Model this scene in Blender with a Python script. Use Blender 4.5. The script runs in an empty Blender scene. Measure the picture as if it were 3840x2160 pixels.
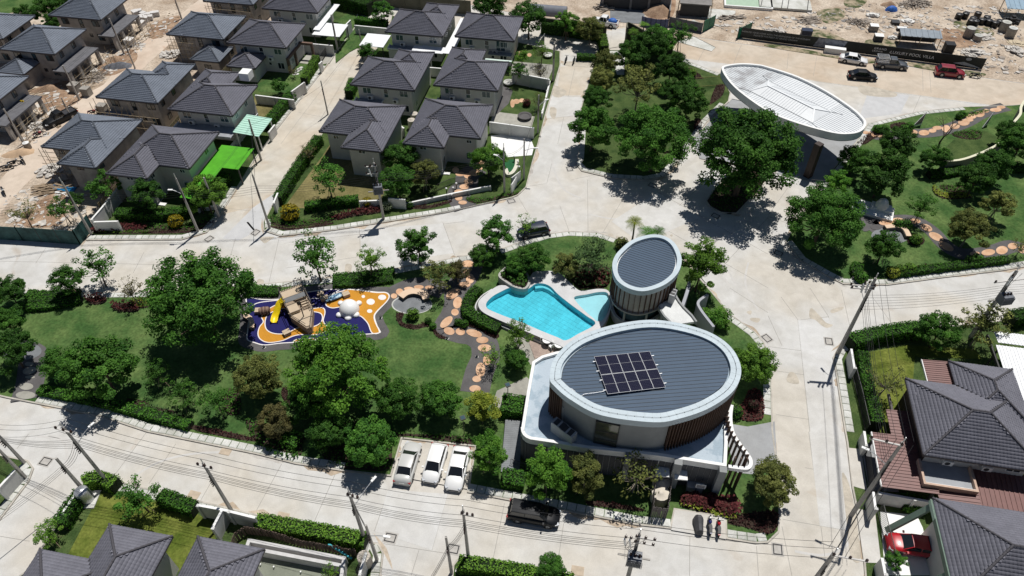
import bpy, math, random
import numpy as np
from mathutils import Vector, Matrix
from mathutils.geometry import tessellate_polygon
random.seed(7); RNG = np.random.default_rng(7)
S = bpy.context.scene; COL = S.collection; PI = math.pi
# ---------------------------------------------------------------- camera (a drone 62 m up, looking down 46 degrees)
CAM_H, FPX, PITCH, ROLL = 62.0, 2708.2, math.radians(45.889), math.radians(-0.455)
_F = Vector((0, math.cos(PITCH), -math.sin(PITCH))); _U = Vector((0, math.sin(PITCH), math.cos(PITCH))); _X = Vector((1, 0, 0))
CX = math.cos(ROLL) * _X + math.sin(ROLL) * _U; CU = -math.sin(ROLL) * _X + math.cos(ROLL) * _U
cam = bpy.data.cameras.new('camera'); cam.sensor_width = 36; cam.lens = FPX / 3840 * 36; cam.clip_start = 0.5; cam.clip_end = 3000
co = bpy.data.objects.new('camera', cam); COL.objects.link(co); S.camera = co
co.matrix_world = Matrix(((CX.x, CU.x, -_F.x, 0), (CX.y, CU.y, -_F.y, 0), (CX.z, CU.z, -_F.z, CAM_H), (0, 0, 0, 1)))
# ---------------------------------------------------------------- daylight
SHX, SHY = -0.20, -0.35                      # where a shadow falls, per metre of height
W = bpy.data.worlds.new('World'); S.world = W; W.use_nodes = True
nt = W.node_tree; bg = nt.nodes['Background']; sky = nt.nodes.new('ShaderNodeTexSky'); sky.sky_type = 'NISHITA'; sky.sun_disc = False
sky.sun_elevation = math.atan2(1, math.hypot(SHX, SHY)); sky.sun_rotation = math.atan2(-SHX, -SHY); sky.air_density = 0.8; sky.dust_density = 0.3
nt.links.new(sky.outputs[0], bg.inputs[0]); bg.inputs[1].default_value = 0.05
sl = bpy.data.lights.new('sun', 'SUN'); sl.energy = 5.0; sl.angle = math.radians(0.53); sl.color = (1.0, 0.97, 0.925)
so = bpy.data.objects.new('sun', sl); COL.objects.link(so); so.rotation_euler = Vector((SHX, SHY, -1)).to_track_quat('-Z', 'Y').to_euler()
so.location = (20, 40, 120)
S.view_settings.view_transform = 'Standard'; S.view_settings.look = 'None'; S.view_settings.exposure = -0.18; S.view_settings.gamma = 1
S.view_settings.use_curve_mapping = False
S.render.engine = 'CYCLES'; S.cycles.max_bounces = 6; S.cycles.transparent_max_bounces = 12
# ---------------------------------------------------------------- survey helpers: a bearing in the aerial survey -> a point on a level plane
def O(u, v, z=0.0):
    d = CX * ((u * 1.49068 - 1920) / FPX) - CU * ((v * 1.49068 - 1080) / FPX) + _F
    t = (z - CAM_H) / d.z
    return Vector((d.x * t, d.y * t, z))
def c(k, r, x, y, z=0.0): return O(644 * k + x / 4, 362.25 * r + y / 4, z)
def q(x0, y0, s, x, y, z=0.0): return O((x0 + x / s) / 1.49068, (y0 + y / s) / 1.49068, z)
def ppm(p): return FPX / 1.49068 / max(1, (Vector(p) - Vector((0, 0, CAM_H))).dot(_F))   # survey units per metre at p
GA = math.radians(-10.95); EX = Vector((math.cos(GA), math.sin(GA), 0)); EY = Vector((-math.sin(GA), math.cos(GA), 0))
def ab(a, b, z=0): p = EX * a + EY * b; return Vector((p.x, p.y, z))           # estate grid -> world
def toab(p): p = Vector((p[0], p[1], 0)); return p.dot(EX), p.dot(EY)
# ---------------------------------------------------------------- materials
MATS = {}
def mat(n, col, rough=0.8, var=0.12, scale=1.5, col2=None, bump=0.0, metal=0.0, spec=0.3, world=False, thr=(0.35, 0.65), fine=0.0, tint=0.0, detail=4, coat=0):
    if n in MATS: return MATS[n]
    m = bpy.data.materials.new(n); m.use_nodes = True; t = m.node_tree; L = t.links.new; b = t.nodes['Principled BSDF']
    N = lambda k: t.nodes.new('ShaderNode' + k)
    b.inputs['Roughness'].default_value = rough; b.inputs['Metallic'].default_value = metal; b.inputs['Specular IOR Level'].default_value = spec
    if coat: b.inputs['Coat Weight'].default_value = coat; b.inputs['Coat Roughness'].default_value = 0.03
    if var == 0 and col2 is None: b.inputs['Base Color'].default_value = (*col, 1); MATS[n] = m; return m
    if world: src = N('NewGeometry').outputs['Position']
    else: src = N('TexCoord').outputs['Object']
    no = N('TexNoise'); no.inputs['Scale'].default_value = scale; no.inputs['Detail'].default_value = detail; no.inputs['Roughness'].default_value = 0.6; L(src, no.inputs['Vector'])
    r = N('ValToRGB'); r.color_ramp.elements[0].position = thr[0]; r.color_ramp.elements[1].position = thr[1]
    c1 = tuple(x * (1 - var) for x in col); c2 = col2 or tuple(min(1, x * (1 + var)) for x in col)
    r.color_ramp.elements[0].color = (*c1, 1); r.color_ramp.elements[1].color = (*c2, 1); L(no.outputs[0], r.inputs[0]); out = r.outputs[0]
    if fine:
        n2 = N('TexNoise'); n2.inputs['Scale'].default_value = scale * 14; n2.inputs['Detail'].default_value = 3; L(src, n2.inputs['Vector'])
        mr = N('MapRange'); mr.inputs['To Min'].default_value = 1 - fine; mr.inputs['To Max'].default_value = 1 + fine; mr.inputs['From Min'].default_value = 0.3; mr.inputs['From Max'].default_value = 0.7; L(n2.outputs[0], mr.inputs[0])
        mx = N('Mix'); mx.data_type = 'RGBA'; mx.blend_type = 'MULTIPLY'; mx.inputs[0].default_value = 1; L(out, mx.inputs[6]); L(mr.outputs[0], mx.inputs[7]); out = mx.outputs[2]
    if tint:
        oi = N('ObjectInfo'); mr = N('MapRange'); mr.inputs['To Min'].default_value = 1 - tint; mr.inputs['To Max'].default_value = 1 + tint; L(oi.outputs['Random'], mr.inputs[0])
        mx = N('Mix'); mx.data_type = 'RGBA'; mx.blend_type = 'MULTIPLY'; mx.inputs[0].default_value = 1; L(out, mx.inputs[6]); L(mr.outputs[0], mx.inputs[7]); out = mx.outputs[2]
    L(out, b.inputs['Base Color'])
    if bump:
        bp = N('Bump'); bp.inputs['Strength'].default_value = bump; bp.inputs['Distance'].default_value = 0.05
        n3 = N('TexNoise'); n3.inputs['Scale'].default_value = scale * 8; n3.inputs['Detail'].default_value = 5; L(src, n3.inputs['Vector']); L(n3.outputs[0], bp.inputs['Height']); L(bp.outputs[0], b.inputs['Normal'])
    MATS[n] = m; return m
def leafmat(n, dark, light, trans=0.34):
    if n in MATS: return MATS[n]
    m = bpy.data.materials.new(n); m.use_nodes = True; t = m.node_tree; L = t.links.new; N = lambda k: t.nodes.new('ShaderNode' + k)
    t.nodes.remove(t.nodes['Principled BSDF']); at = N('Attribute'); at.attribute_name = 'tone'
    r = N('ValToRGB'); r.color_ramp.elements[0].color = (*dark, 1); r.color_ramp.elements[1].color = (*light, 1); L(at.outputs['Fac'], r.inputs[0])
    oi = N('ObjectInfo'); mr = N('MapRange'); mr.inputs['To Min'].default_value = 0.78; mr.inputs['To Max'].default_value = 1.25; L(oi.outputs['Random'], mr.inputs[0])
    mx = N('Mix'); mx.data_type = 'RGBA'; mx.blend_type = 'MULTIPLY'; mx.inputs[0].default_value = 1; L(r.outputs[0], mx.inputs[6]); L(mr.outputs[0], mx.inputs[7])
    d = N('BsdfDiffuse'); tr = N('BsdfTranslucent'); gl = N('BsdfGlossy'); gl.inputs['Roughness'].default_value = 0.6; gl.inputs['Color'].default_value = (.5, .6, .4, 1); ms = N('MixShader'); ms.inputs[0].default_value = trans
    m2 = N('MixShader'); m2.inputs[0].default_value = 0.02
    for s in (d, tr): L(mx.outputs[2], s.inputs['Color'])
    L(d.outputs[0], ms.inputs[1]); L(tr.outputs[0], ms.inputs[2]); L(ms.outputs[0], m2.inputs[1]); L(gl.outputs[0], m2.inputs[2]); L(m2.outputs[0], t.nodes['Material Output'].inputs['Surface'])
    MATS[n] = m; return m
def roadmat(n, warm, cool, stain=(0.36, 0.26, 0.17), stainamt=0.75):
    m = bpy.data.materials.new(n); m.use_nodes = True; t = m.node_tree; L = t.links.new; N = lambda k: t.nodes.new('ShaderNode' + k); b = t.nodes['Principled BSDF']
    b.inputs['Roughness'].default_value = 0.85; b.inputs['Specular IOR Level'].default_value = 0.25; P = N('NewGeometry').outputs['Position']
    def noise(sc, de=5, dist=0.0):
        x = N('TexNoise'); x.inputs['Scale'].default_value = sc; x.inputs['Detail'].default_value = de; x.inputs['Distortion'].default_value = dist; L(P, x.inputs['Vector']); return x.outputs[0]
    def ramp(f, p0, p1, c0, c1):
        r = N('ValToRGB'); r.color_ramp.elements[0].position = p0; r.color_ramp.elements[1].position = p1; r.color_ramp.elements[0].color = (*c0, 1); r.color_ramp.elements[1].color = (*c1, 1); L(f, r.inputs[0]); return r.outputs[0]
    def mix(a, bb, f, mode='MIX'):
        x = N('Mix'); x.data_type = 'RGBA'; x.blend_type = mode
        if isinstance(f, float): x.inputs[0].default_value = f
        else: L(f, x.inputs[0])
        L(a, x.inputs[6])
        if isinstance(bb, tuple): x.inputs[7].default_value = (*bb, 1)
        else: L(bb, x.inputs[7])
        return x.outputs[2]
    base = ramp(noise(0.09, 3), 0.42, 0.58, warm, cool)
    base = mix(base, ramp(noise(0.9, 6, 0.6), 0.3, 0.75, (0.91, 0.905, 0.90), (1.05, 1.05, 1.05)), 1.0, 'MULTIPLY')
    base = mix(base, ramp(noise(9.0, 4), 0.3, 0.7, (0.94, 0.94, 0.94), (1.04, 1.04, 1.04)), 1.0, 'MULTIPLY')
    base = mix(base, ramp(noise(0.22, 4, 1.5), 0.35, 0.7, (1.04, 1.035, 1.03), (0.90, 0.885, 0.86)), 1.0, 'MULTIPLY')
    sf = ramp(noise(0.17, 6, 0.8), 0.66, 0.74, (0, 0, 0), (stainamt,) * 3)
    base = mix(base, stain, sf)
    L(base, b.inputs['Base Color']); bp = N('Bump'); bp.inputs['Strength'].default_value = 0.15; bp.inputs['Distance'].default_value = 0.01; L(noise(25, 4), bp.inputs['Height']); L(bp.outputs[0], b.inputs['Normal'])
    MATS[n] = m; return m
# ---------------------------------------------------------------- mesh helpers
OFF = {}
def tag(o, label=None, cat=None, group=None, kind=None):
    if label: o['label'] = label
    if cat: o['category'] = cat
    if group: o['group'] = group
    if kind: o['kind'] = kind
    return o
def thing(name, label, cat, loc=(0, 0, 0), rz=0.0, group=None, world=False):
    o = bpy.data.objects.new(name, None); o.empty_display_size = 0.3; COL.objects.link(o); o.location = loc; o.rotation_euler = (0, 0, rz)
    if world: OFF[o.name] = Vector(loc)
    return tag(o, label, cat, group)
def link(name, me, parent=None, loc=(0, 0, 0), rot=(0, 0, 0), sc=(1, 1, 1), m=None):
    o = bpy.data.objects.new(name, me); COL.objects.link(o); o.location = loc; o.rotation_euler = rot; o.scale = sc
    if parent is not None: o.parent = parent
    if m is not None and me.materials:
        o.material_slots[0].link = 'OBJECT'; o.material_slots[0].material = m
    return o
def mesh_np(name, V, Fq, m, smooth=False, tone=None):
    V = np.asarray(V, np.float32).reshape(-1, 3); Fq = np.asarray(Fq, np.int32); k = Fq.shape[1]
    me = bpy.data.meshes.new(name); me.vertices.add(len(V)); me.vertices.foreach_set('co', V.ravel()); me.loops.add(Fq.size); me.loops.foreach_set('vertex_index', Fq.ravel())
    me.polygons.add(len(Fq)); me.polygons.foreach_set('loop_start', np.arange(0, Fq.size, k, dtype=np.int32)); me.polygons.foreach_set('loop_total', np.full(len(Fq), k, np.int32))
    if tone is not None:
        a = me.attributes.new('tone', 'FLOAT', 'FACE'); a.data.foreach_set('value', np.asarray(tone, np.float32))
    if smooth: me.polygons.foreach_set('use_smooth', np.ones(len(Fq), bool))
    me.materials.append(m); me.update(); return me
class B:
    def __init__(s): s.v = []; s.f = []; s.mi = []; s.k = 0; s.sm = []
    def add(s, V, F, smooth=False):
        n = len(s.v); s.v += [tuple(p) for p in V]; s.f += [tuple(i + n for i in f) for f in F]; s.mi += [s.k] * len(F); s.sm += [smooth] * len(F); return s
    def box(s, x0, x1, y0, y1, z0, z1):
        V = [(x, y, z) for z in (z0, z1) for y in (y0, y1) for x in (x0, x1)]
        return s.add(V, [(0, 2, 3, 1), (4, 5, 7, 6), (0, 1, 5, 4), (2, 6, 7, 3), (0, 4, 6, 2), (1, 3, 7, 5)])
    def obox(s, c, L, w, h, rz=0, tilt=0):        # box centred on c at its base, length L along rz
        M = Matrix.Translation(c) @ Matrix.Rotation(rz, 4, 'Z') @ Matrix.Rotation(tilt, 4, 'Y'); V = [M @ Vector((x, y, z)) for z in (0, h) for y in (-w / 2, w / 2) for x in (-L / 2, L / 2)]
        return s.add(V, [(0, 2, 3, 1), (4, 5, 7, 6), (0, 1, 5, 4), (2, 6, 7, 3), (0, 4, 6, 2), (1, 3, 7, 5)])
    def bar(s, p, qq, w, h=None, n=0):            # beam from p to q
        p = Vector(p); qq = Vector(qq); d = (qq - p).normalized(); h = h or w; up = Vector((0, 0, 1)) if abs(d.z) < 0.95 else Vector((1, 0, 0)); x = d.cross(up).normalized(); y = x.cross(d)
        V = [e + x * (a * w / 2) + y * (bb * h / 2) for e in (p, qq) for a, bb in ((-1, -1), (1, -1), (1, 1), (-1, 1))]
        return s.add(V, [(3, 2, 1, 0), (4, 5, 6, 7)] + [(i, (i + 1) % 4, 4 + (i + 1) % 4, 4 + i) for i in range(4)])
    def tube(s, P, R, n=6, cap=True):             # smooth tube through the points
        P = [Vector(p) for p in P]; R = R if isinstance(R, (list, tuple)) else [R] * len(P); rings = []
        for i, p in enumerate(P):
            d = (P[min(i + 1, len(P) - 1)] - P[max(i - 1, 0)]).normalized(); up = Vector((0, 0, 1)) if abs(d.z) < 0.95 else Vector((1, 0, 0)); x = d.cross(up).normalized(); y = x.cross(d)
            rings.append([p + (x * math.cos(t) + y * math.sin(t)) * R[i] for t in [2 * PI * j / n for j in range(n)]])
        V = [p for r in rings for p in r]; F = [(i * n + j, i * n + (j + 1) % n, (i + 1) * n + (j + 1) % n, (i + 1) * n + j) for i in range(len(P) - 1) for j in range(n)]
        s.add(V, F, True)
        if cap: s.add(rings[0], [tuple(range(n))[::-1]]); s.add(rings[-1], [tuple(range(n))])
        return s
    def lathe(s, prof, cx=0, cy=0, n=16, z0=0, sx=1, sy=1):
        V = [(cx + r * sx * math.cos(2 * PI * j / n), cy + r * sy * math.sin(2 * PI * j / n), z0 + z) for r, z in prof for j in range(n)]
        F = [(i * n + j, i * n + (j + 1) % n, (i + 1) * n + (j + 1) % n, (i + 1) * n + j) for i in range(len(prof) - 1) for j in range(n)]
        s.add(V, F, True)
        m = len(prof) - 1
        if prof[0][0] > 1e-4: s.add([V[j] for j in range(n)], [tuple(range(n))[::-1]])
        if prof[-1][0] > 1e-4: s.add([V[m * n + j] for j in range(n)], [tuple(range(n))])
        return s
    def prism(s, poly, z0, z1, side=True, bottom=False):
        P = [Vector((p[0], p[1], 0)) for p in poly]; n = len(P)
        if sum(P[i].x * P[(i + 1) % n].y - P[(i + 1) % n].x * P[i].y for i in range(n)) < 0: P = P[::-1]
        T = tessellate_polygon([P]); V = [(p.x, p.y, z1) for p in P]; F = []
        for t in T:
            a, b2, c2 = (P[i] for i in t); F.append(t if (b2 - a).cross(c2 - a).z > 0 else t[::-1])
        s.add(V, F)
        if bottom: s.add([(p.x, p.y, z0) for p in P], [f[::-1] for f in F])
        if side: s.add([(p.x, p.y, z) for z in (z0, z1) for p in P], [(i, (i + 1) % n, n + (i + 1) % n, n + i) for i in range(n)])
        return s
    def strip(s, pts, w, z0, z1, closed=False):   # raised band of width w, left edge on pts (mitred)
        P = [Vector((p[0], p[1], 0)) for p in pts]; I = offset(P, w, closed); n = len(P); V = []
        for p, i in zip(P, I): V += [(p.x, p.y, z0), (p.x, p.y, z1), (i.x, i.y, z1), (i.x, i.y, z0)]
        F = []
        for k in range(n if closed else n - 1):
            a = 4 * k; b2 = 4 * ((k + 1) % n)
            F += [(a + j, b2 + j, b2 + (j + 1) % 4, a + (j + 1) % 4) for j in range(4)]
        if not closed: F += [(0, 1, 2, 3), tuple(4 * (n - 1) + j for j in (3, 2, 1, 0))]
        return s.add(V, F)
    def mesh(s, name, mats, parent=None):
        me = bpy.data.meshes.new(name); off = OFF.get(parent.name) if parent is not None else None
        V = [(x - off.x, y - off.y, z - off.z) for x, y, z in s.v] if off is not None else s.v
        me.from_pydata(V, [], s.f); mats = mats if isinstance(mats, (list, tuple)) else [mats]
        for m in mats: me.materials.append(m)
        if any(s.mi): me.polygons.foreach_set('material_index', s.mi)
        me.polygons.foreach_set('use_smooth', s.sm); me.update(); return me
    def build(s, name, mats, parent=None, label=None, kind=None, **kw):
        o = link(name, s.mesh(name, mats, parent), parent, **kw)
        if parent is not None and parent.name in OFF: OFF[o.name] = OFF[parent.name]
        return tag(o, label, None, None, kind)
def offset(P, w, closed=True):                    # offset to the left of travel
    n = len(P); out = []
    for i in range(n):
        a = P[i - 1] if (closed or i > 0) else None; b2 = P[(i + 1) % n] if (closed or i < n - 1) else None; ns = []
        for u, v in ((a, P[i]), (P[i], b2)):
            if u is not None and v is not None and (v - u).length > 1e-6: d = (v - u).normalized(); ns.append(Vector((-d.y, d.x, 0)))
        m = sum(ns, Vector((0, 0, 0)))
        m = m.normalized() if m.length > 1e-6 else ns[0]
        out.append(P[i] + m * (w / max(0.45, m.dot(ns[0]))))
    return out
def ccw(P):
    P = [Vector((p[0], p[1], 0)) for p in P]; n = len(P)
    return P if sum(P[i].x * P[(i + 1) % n].y - P[(i + 1) % n].x * P[i].y for i in range(n)) > 0 else P[::-1]
def smooth(P, n=6, closed=True):                  # Catmull-Rom
    P = [Vector(p) for p in P]; out = []; m = len(P)
    for i in range(m if closed else m - 1):
        g = lambda j: P[j % m] if closed else P[min(max(j, 0), m - 1)]
        a, b2, c2, d = g(i - 1), g(i), g(i + 1), g(i + 2)
        for k in range(n):
            t = k / n; out.append(0.5 * ((2 * b2) + (c2 - a) * t + (2 * a - 5 * b2 + 4 * c2 - d) * t * t + (3 * b2 - a - 3 * c2 + d) * t ** 3))
    if not closed: out.append(P[-1])
    return out
def inpoly(p, P):
    r = False; j = len(P) - 1
    for i in range(len(P)):
        if (P[i].y > p[1]) != (P[j].y > p[1]) and p[0] < (P[j].x - P[i].x) * (p[1] - P[i].y) / (P[j].y - P[i].y) + P[i].x: r = not r
        j = i
    return r
def walk(P, step, start=0.0):                     # points and headings every step along a polyline
    out = []; d = start
    for i in range(len(P) - 1):
        a, b2 = P[i], P[i + 1]; L = (b2 - a).length
        while d < L - 1e-6: out.append((a.lerp(b2, d / L), math.atan2(b2.y - a.y, b2.x - a.x))); d += step
        d -= L
    return out
def struct(name, bld, m, kind='structure'): return tag(bld.build(name, m), None, None, None, kind)
def oo(*pts): return [O(u, v) for u, v in pts]
# ---------------------------------------------------------------- palette
WARM = roadmat('warm_concrete', (0.545, 0.48, 0.39), (0.56, 0.53, 0.47), (.42, .31, .21), .5)
CONC = roadmat('road_concrete', (0.56, 0.53, 0.475), (0.565, 0.562, 0.545), stainamt=.45)
TANRD = roadmat('tan_road', (0.53, 0.435, 0.335), (0.55, 0.48, 0.395), (0.42, 0.29, 0.19), 0.5)
PALES = roadmat('pale_slab', (0.575, 0.57, 0.55), (0.59, 0.59, 0.58), stainamt=.2)
DUSTY = roadmat('dusty_concrete', (0.56, 0.45, 0.36), (0.60, 0.51, 0.42), (0.45, 0.28, 0.18), 0.5)
PLAZA = roadmat('plaza_concrete', (0.33, 0.34, 0.35), (0.36, 0.375, 0.39), (0.30, 0.26, 0.22), 0.4)
KERB = mat('kerb_concrete', (0.44, 0.41, 0.36), 0.9, 0.18, 0.8, world=True, fine=0.1)
SLAB = mat('slab_concrete', (0.50, 0.50, 0.45), 0.9, 0.14, 0.6, col2=(0.60, 0.60, 0.57), world=True, fine=0.12, tint=0.1)
DIRT = mat('dirt', (0.40, 0.305, 0.22), 1.0, 0.2, 0.22, col2=(0.54, 0.46, 0.37), world=True, fine=0.25, bump=0.5, thr=(0.36, 0.62), detail=8)
MUD = mat('red_soil', (0.27, 0.165, 0.105), 1.0, 0.3, 0.5, col2=(0.40, 0.28, 0.19), world=True, fine=0.3, bump=0.6, detail=8)
LAWN = mat('lawn', (0.056, 0.122, 0.034), 1.0, 0.22, 0.3, col2=(0.118, 0.172, 0.056), thr=(.38, .70), world=True, fine=0.28, bump=0.3, detail=8, spec=0.1)
LAWN2 = mat('bright_lawn', (0.085, 0.13, 0.018), 1.0, 0.3, 0.35, col2=(0.17, 0.19, 0.042), world=True, fine=0.25, bump=0.3, detail=8, spec=0.1)
DRY = mat('dry_lawn', (0.15, 0.135, 0.055), 1.0, 0.2, 0.3, col2=(0.22, 0.19, 0.085), world=True, fine=0.2, bump=0.3, detail=8, spec=0.1)
WEED = mat('weedy_soil', (0.085, 0.115, 0.04), 1.0, 0.3, 0.6, col2=(0.38, 0.31, 0.22), world=True, fine=0.3, bump=0.4, thr=(.42, .60), detail=8)
TURF = mat('verge_turf', (0.050, 0.092, 0.028), 1.0, 0.3, 0.5, col2=(0.085, 0.122, 0.040), world=True, fine=0.3, bump=0.3, detail=8, spec=0.1)
BEDSOIL = mat('bed_soil', (0.045, 0.03, 0.022), 1.0, 0.3, 1.0, world=True, fine=0.3)
GREYPATH = mat('grey_path', (0.105, 0.10, 0.10), 0.9, 0.14, 0.7, world=True, fine=0.12)
TERRA = mat('terracotta_stone', (0.58, 0.34, 0.20), 0.9, 0.10, 1.2, col2=(0.66, 0.44, 0.29), world=True, fine=0.1, tint=0.12)
PALESTONE = mat('pale_stone', (0.33, 0.32, 0.28), 0.9, 0.12, 1.2, world=True, fine=0.1, tint=0.1)
TILE = mat('charcoal_roof_tile', (0.165, 0.164, 0.192), 0.68, 0.08, .8, fine=.08, spec=0.2, tint=0.08, world=True)
TILEB = mat('slate_blue_roof_tile', (0.196, 0.220, 0.262), 0.65, 0.08, .8, fine=.08, spec=0.2, tint=0.08, world=True)
CAPM = mat('ridge_cap', (0.075, 0.072, 0.080), 0.75, 0.1, 3, spec=0.15)
CAPB = mat('ridge_cap_blue', (0.08, 0.09, 0.108), 0.75, 0.1, 3, spec=0.15)
WALLP = mat('painted_wall', (0.62, 0.60, 0.565), 0.9, 0.05, 0.7, fine=0.03)
WALLG = mat('raw_render_wall', (0.38, 0.36, 0.335), 0.95, 0.2, 0.8, fine=0.12)
TRIM = mat('dark_trim', (0.09, 0.08, 0.078), 0.7, 0.08)
WHITE = mat('white_paint', (0.78, 0.78, 0.76), 0.6, 0.04, 1.0, fine=0.03)
BWALL = mat('boundary_wall', (0.55, 0.55, 0.53), 0.9, 0.12, 0.5, world=True, fine=0.06)
GLASS = mat('dark_glass', (0.02, 0.028, 0.035), 0.08, 0.0, spec=0.8)
GLASS2 = mat('blue_glass', (0.05, 0.09, 0.11), 0.08, 0.0, spec=0.8)
ALU = mat('aluminium', (0.55, 0.56, 0.57), 0.4, 0.05, metal=0.6)
STEEL = mat('dark_steel', (0.05, 0.05, 0.052), 0.5, 0.1)
BLACKP = mat('black_plastic', (0.018, 0.018, 0.02), 0.5, 0.0)
BROWN = mat('brown_slat', (0.10, 0.058, 0.04), 0.7, 0.15)
WOOD = mat('weathered_wood', (0.33, 0.25, 0.17), 0.9, 0.2, 2, tint=0.25, fine=0.15)
BARK = mat('bark', (0.10, 0.075, 0.055), 0.95, 0.3, 4)
BARKP = mat('pale_bark', (0.24, 0.21, 0.17), 0.95, 0.2, 4)
POLE = mat('pole_concrete', (0.38, 0.36, 0.33), 0.9, 0.14, 1.5, fine=0.08)
PORC = mat('brown_porcelain', (0.05, 0.022, 0.02), 0.25, 0.1, spec=0.6)
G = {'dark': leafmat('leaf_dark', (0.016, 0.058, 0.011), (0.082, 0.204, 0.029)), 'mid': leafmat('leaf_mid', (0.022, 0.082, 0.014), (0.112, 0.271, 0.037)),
     'bright': leafmat('leaf_bright', (0.037, 0.131, 0.017), (0.194, 0.407, 0.047)), 'olive': leafmat('leaf_olive', (0.055, 0.078, 0.023), (0.260, 0.278, 0.074)),
     'brown': leafmat('leaf_brown', (0.048, 0.048, 0.023), (0.223, 0.196, 0.071)), 'yellow': leafmat('leaf_yellow', (0.11, 0.09, 0.008), (0.48, 0.38, 0.022)),
     'lime': leafmat('leaf_lime', (0.109, 0.155, 0.016), (0.434, 0.480, 0.070)), 'red': leafmat('leaf_red', (0.043, 0.009, 0.013), (0.197, 0.049, 0.055)),
     'grey': leafmat('leaf_grey', (0.032, 0.070, 0.026), (0.149, 0.252, 0.088)), 'pale': leafmat('leaf_pale', (0.15, 0.19, 0.10), (0.42, 0.48, 0.30)),
     'maroon': leafmat('leaf_maroon', (0.023, 0.010, 0.011), (0.102, 0.030, 0.037)), 'hedge': leafmat('leaf_hedge', (0.018, 0.073, 0.011), (0.112, 0.289, 0.034)),
     'hedgelight': leafmat('leaf_hedge_light', (0.037, 0.106, 0.014), (0.209, 0.386, 0.047))}
# ================================================================ THE SETTING
g = B(); g.prism([(-900, -150), (900, -150), (900, 1400), (-900, 1400)], -0.5, 0.0, side=False); struct('ground', g, DIRT)
ROAD = B().prism([(-190, -20), (190, -20), (190, 210), (-190, 210)], 0, 0.02, side=False); ROAD = struct('road', ROAD, CONC)
def patch(name, P, m, z, z0=0.0): return struct(name, B().prism(P, z0, z), m)
# building-site soil
patch('dirt_lot', [O(-700, 540), O(0, 602), O(203, 613), O(236, 585), ab(-67.3, 62), ab(-67.3, 121), ab(-58, 124), ab(-58, 190), ab(-300, 150)], DIRT, 0.06)
patch('dirt_field', oo((1200, 18), (1373, 45), (1550, 65), (1738, 92), (1932, 120), (2107, 145), (2282, 167), (2432, 190), (2576, 210), (2900, 255), (3100, -150), (1150, -250), (1010, -60)), DIRT, 0.05)
patch('site_road', oo((-60, 540), (0, 455), (95, 345), (190, 253), (262, 213), (330, 130), (395, 80), (470, 25), (520, -15), (575, -15), (520, 40), (440, 100), (352, 180), (255, 265), (135, 400), (60, 470), (-20, 560)), DUSTY, 0.075)
patch('meadow', oo((-200, 60), (0, 38), (150, 12), (160, -80), (-200, -80)), LAWN, 0.08)
for n, pts in (('soil_pile', [(96, 270), (130, 215), (190, 205), (215, 235), (190, 262), (130, 290)]), ('soil_pile', [(250, 165), (330, 125), (345, 150), (300, 185), (262, 190)]), ('soil_pile', [(380, 65), (450, 40), (440, 70), (385, 100)]),
               ('soil_pile', [(45, 545), (150, 480), (165, 520), (150, 568), (60, 570)]), ('soil_pile', [(1625, 40), (1690, 0), (1700, 10), (1685, 48)]), ('soil_pile', [(2340, 75), (2440, 80), (2460, 112), (2390, 118)])):
    patch(n, smooth(oo(*pts), 4), MUD, 0.088)
for pts in ([(2055, 30), (2110, 22), (2125, 42), (2080, 60)], [(2130, -5), (2180, 0), (2160, 20), (2125, 15)], [(1940, 112), (2050, 130), (2085, 140), (2190, 150), (2185, 160), (2060, 140), (1932, 119)], [(2270, 155), (2430, 178), (2480, 188), (2440, 192), (2280, 166)], [(2040, 75), (2090, 85), (2140, 110), (2090, 115), (2050, 100)], [(2185, 100), (2260, 105), (2240, 125), (2180, 118)], [(2400, 55), (2470, 60), (2500, 90), (2420, 80)]):
    patch('weed_patch', smooth(oo(*pts), 4), WEED, 0.094)
patch('upper_road', oo((1373, 46), (1550, 66), (1738, 93), (1932, 121), (2107, 146), (2282, 168), (2432, 191), (2576, 211), (2900, 256), (2900, 320), (2576, 275), (2482, 263), (2052, 204), (1932, 182), (1850, 163), (1725, 148), (1640, 96), (1560, 78), (1373, 70)), TANRD, 0.0222)
patch('side_street', oo((560, 540), (600, 474), (640, 407), (689, 340), (819, 173), (893, 74), (985, 66), (794, 363), (701, 492), (664, 552), (640, 520)), WARM, 0.0232)
patch('side_street', oo((1410, 168), (1500, 155), (1483, 195), (1466, 240), (1400, 240)), WARM, 0.0234)
# ---------------------------------------------------------------- kerbed blocks
PLOT = {}
def plot(key, px, m=TURF, world=None):
    P = ccw(world or oo(*px)); PLOT[key] = P
    I = offset(P, 0.16)
    struct('kerb', B().strip(P, 0.16, 0.0, 0.15, True), KERB)
    struct('garden_ground', B().prism(I, 0.0, 0.13), m)
plot('b1', None, TURF, oo((217, 606), (457, 605), (522, 586), (545, 559), (600, 470), (640, 405), (689, 338), (819, 171), (893, 72), (905, 20), (850, -40)) + [ab(-58, 135), ab(-67.2, 135), ab(-67.2, 64)])
plot('b2', [(663, 582), (661, 562), (685, 517), (701, 490), (761, 404), (794, 361), (891, 217), (980, 68), (985, 40), (1410, 130), (1410, 165), (1398, 207), (1373, 290), (1355, 362), (1340, 412), (1325, 472), (1303, 493), (1288, 499), (1119, 537), (966, 561), (841, 581), (706, 596)])
plot('b3', [(1500, 128), (1565, 118), (1640, 100), (1700, 130), (1723, 152), (1813, 187), (1838, 235), (1833, 257), (1780, 307), (1745, 347), (1728, 382), (1672, 446), (1626, 455), (1538, 450), (1463, 432), (1446, 412), (1453, 400), (1460, 362), (1460, 275), (1483, 195), (1496, 152)])
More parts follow.
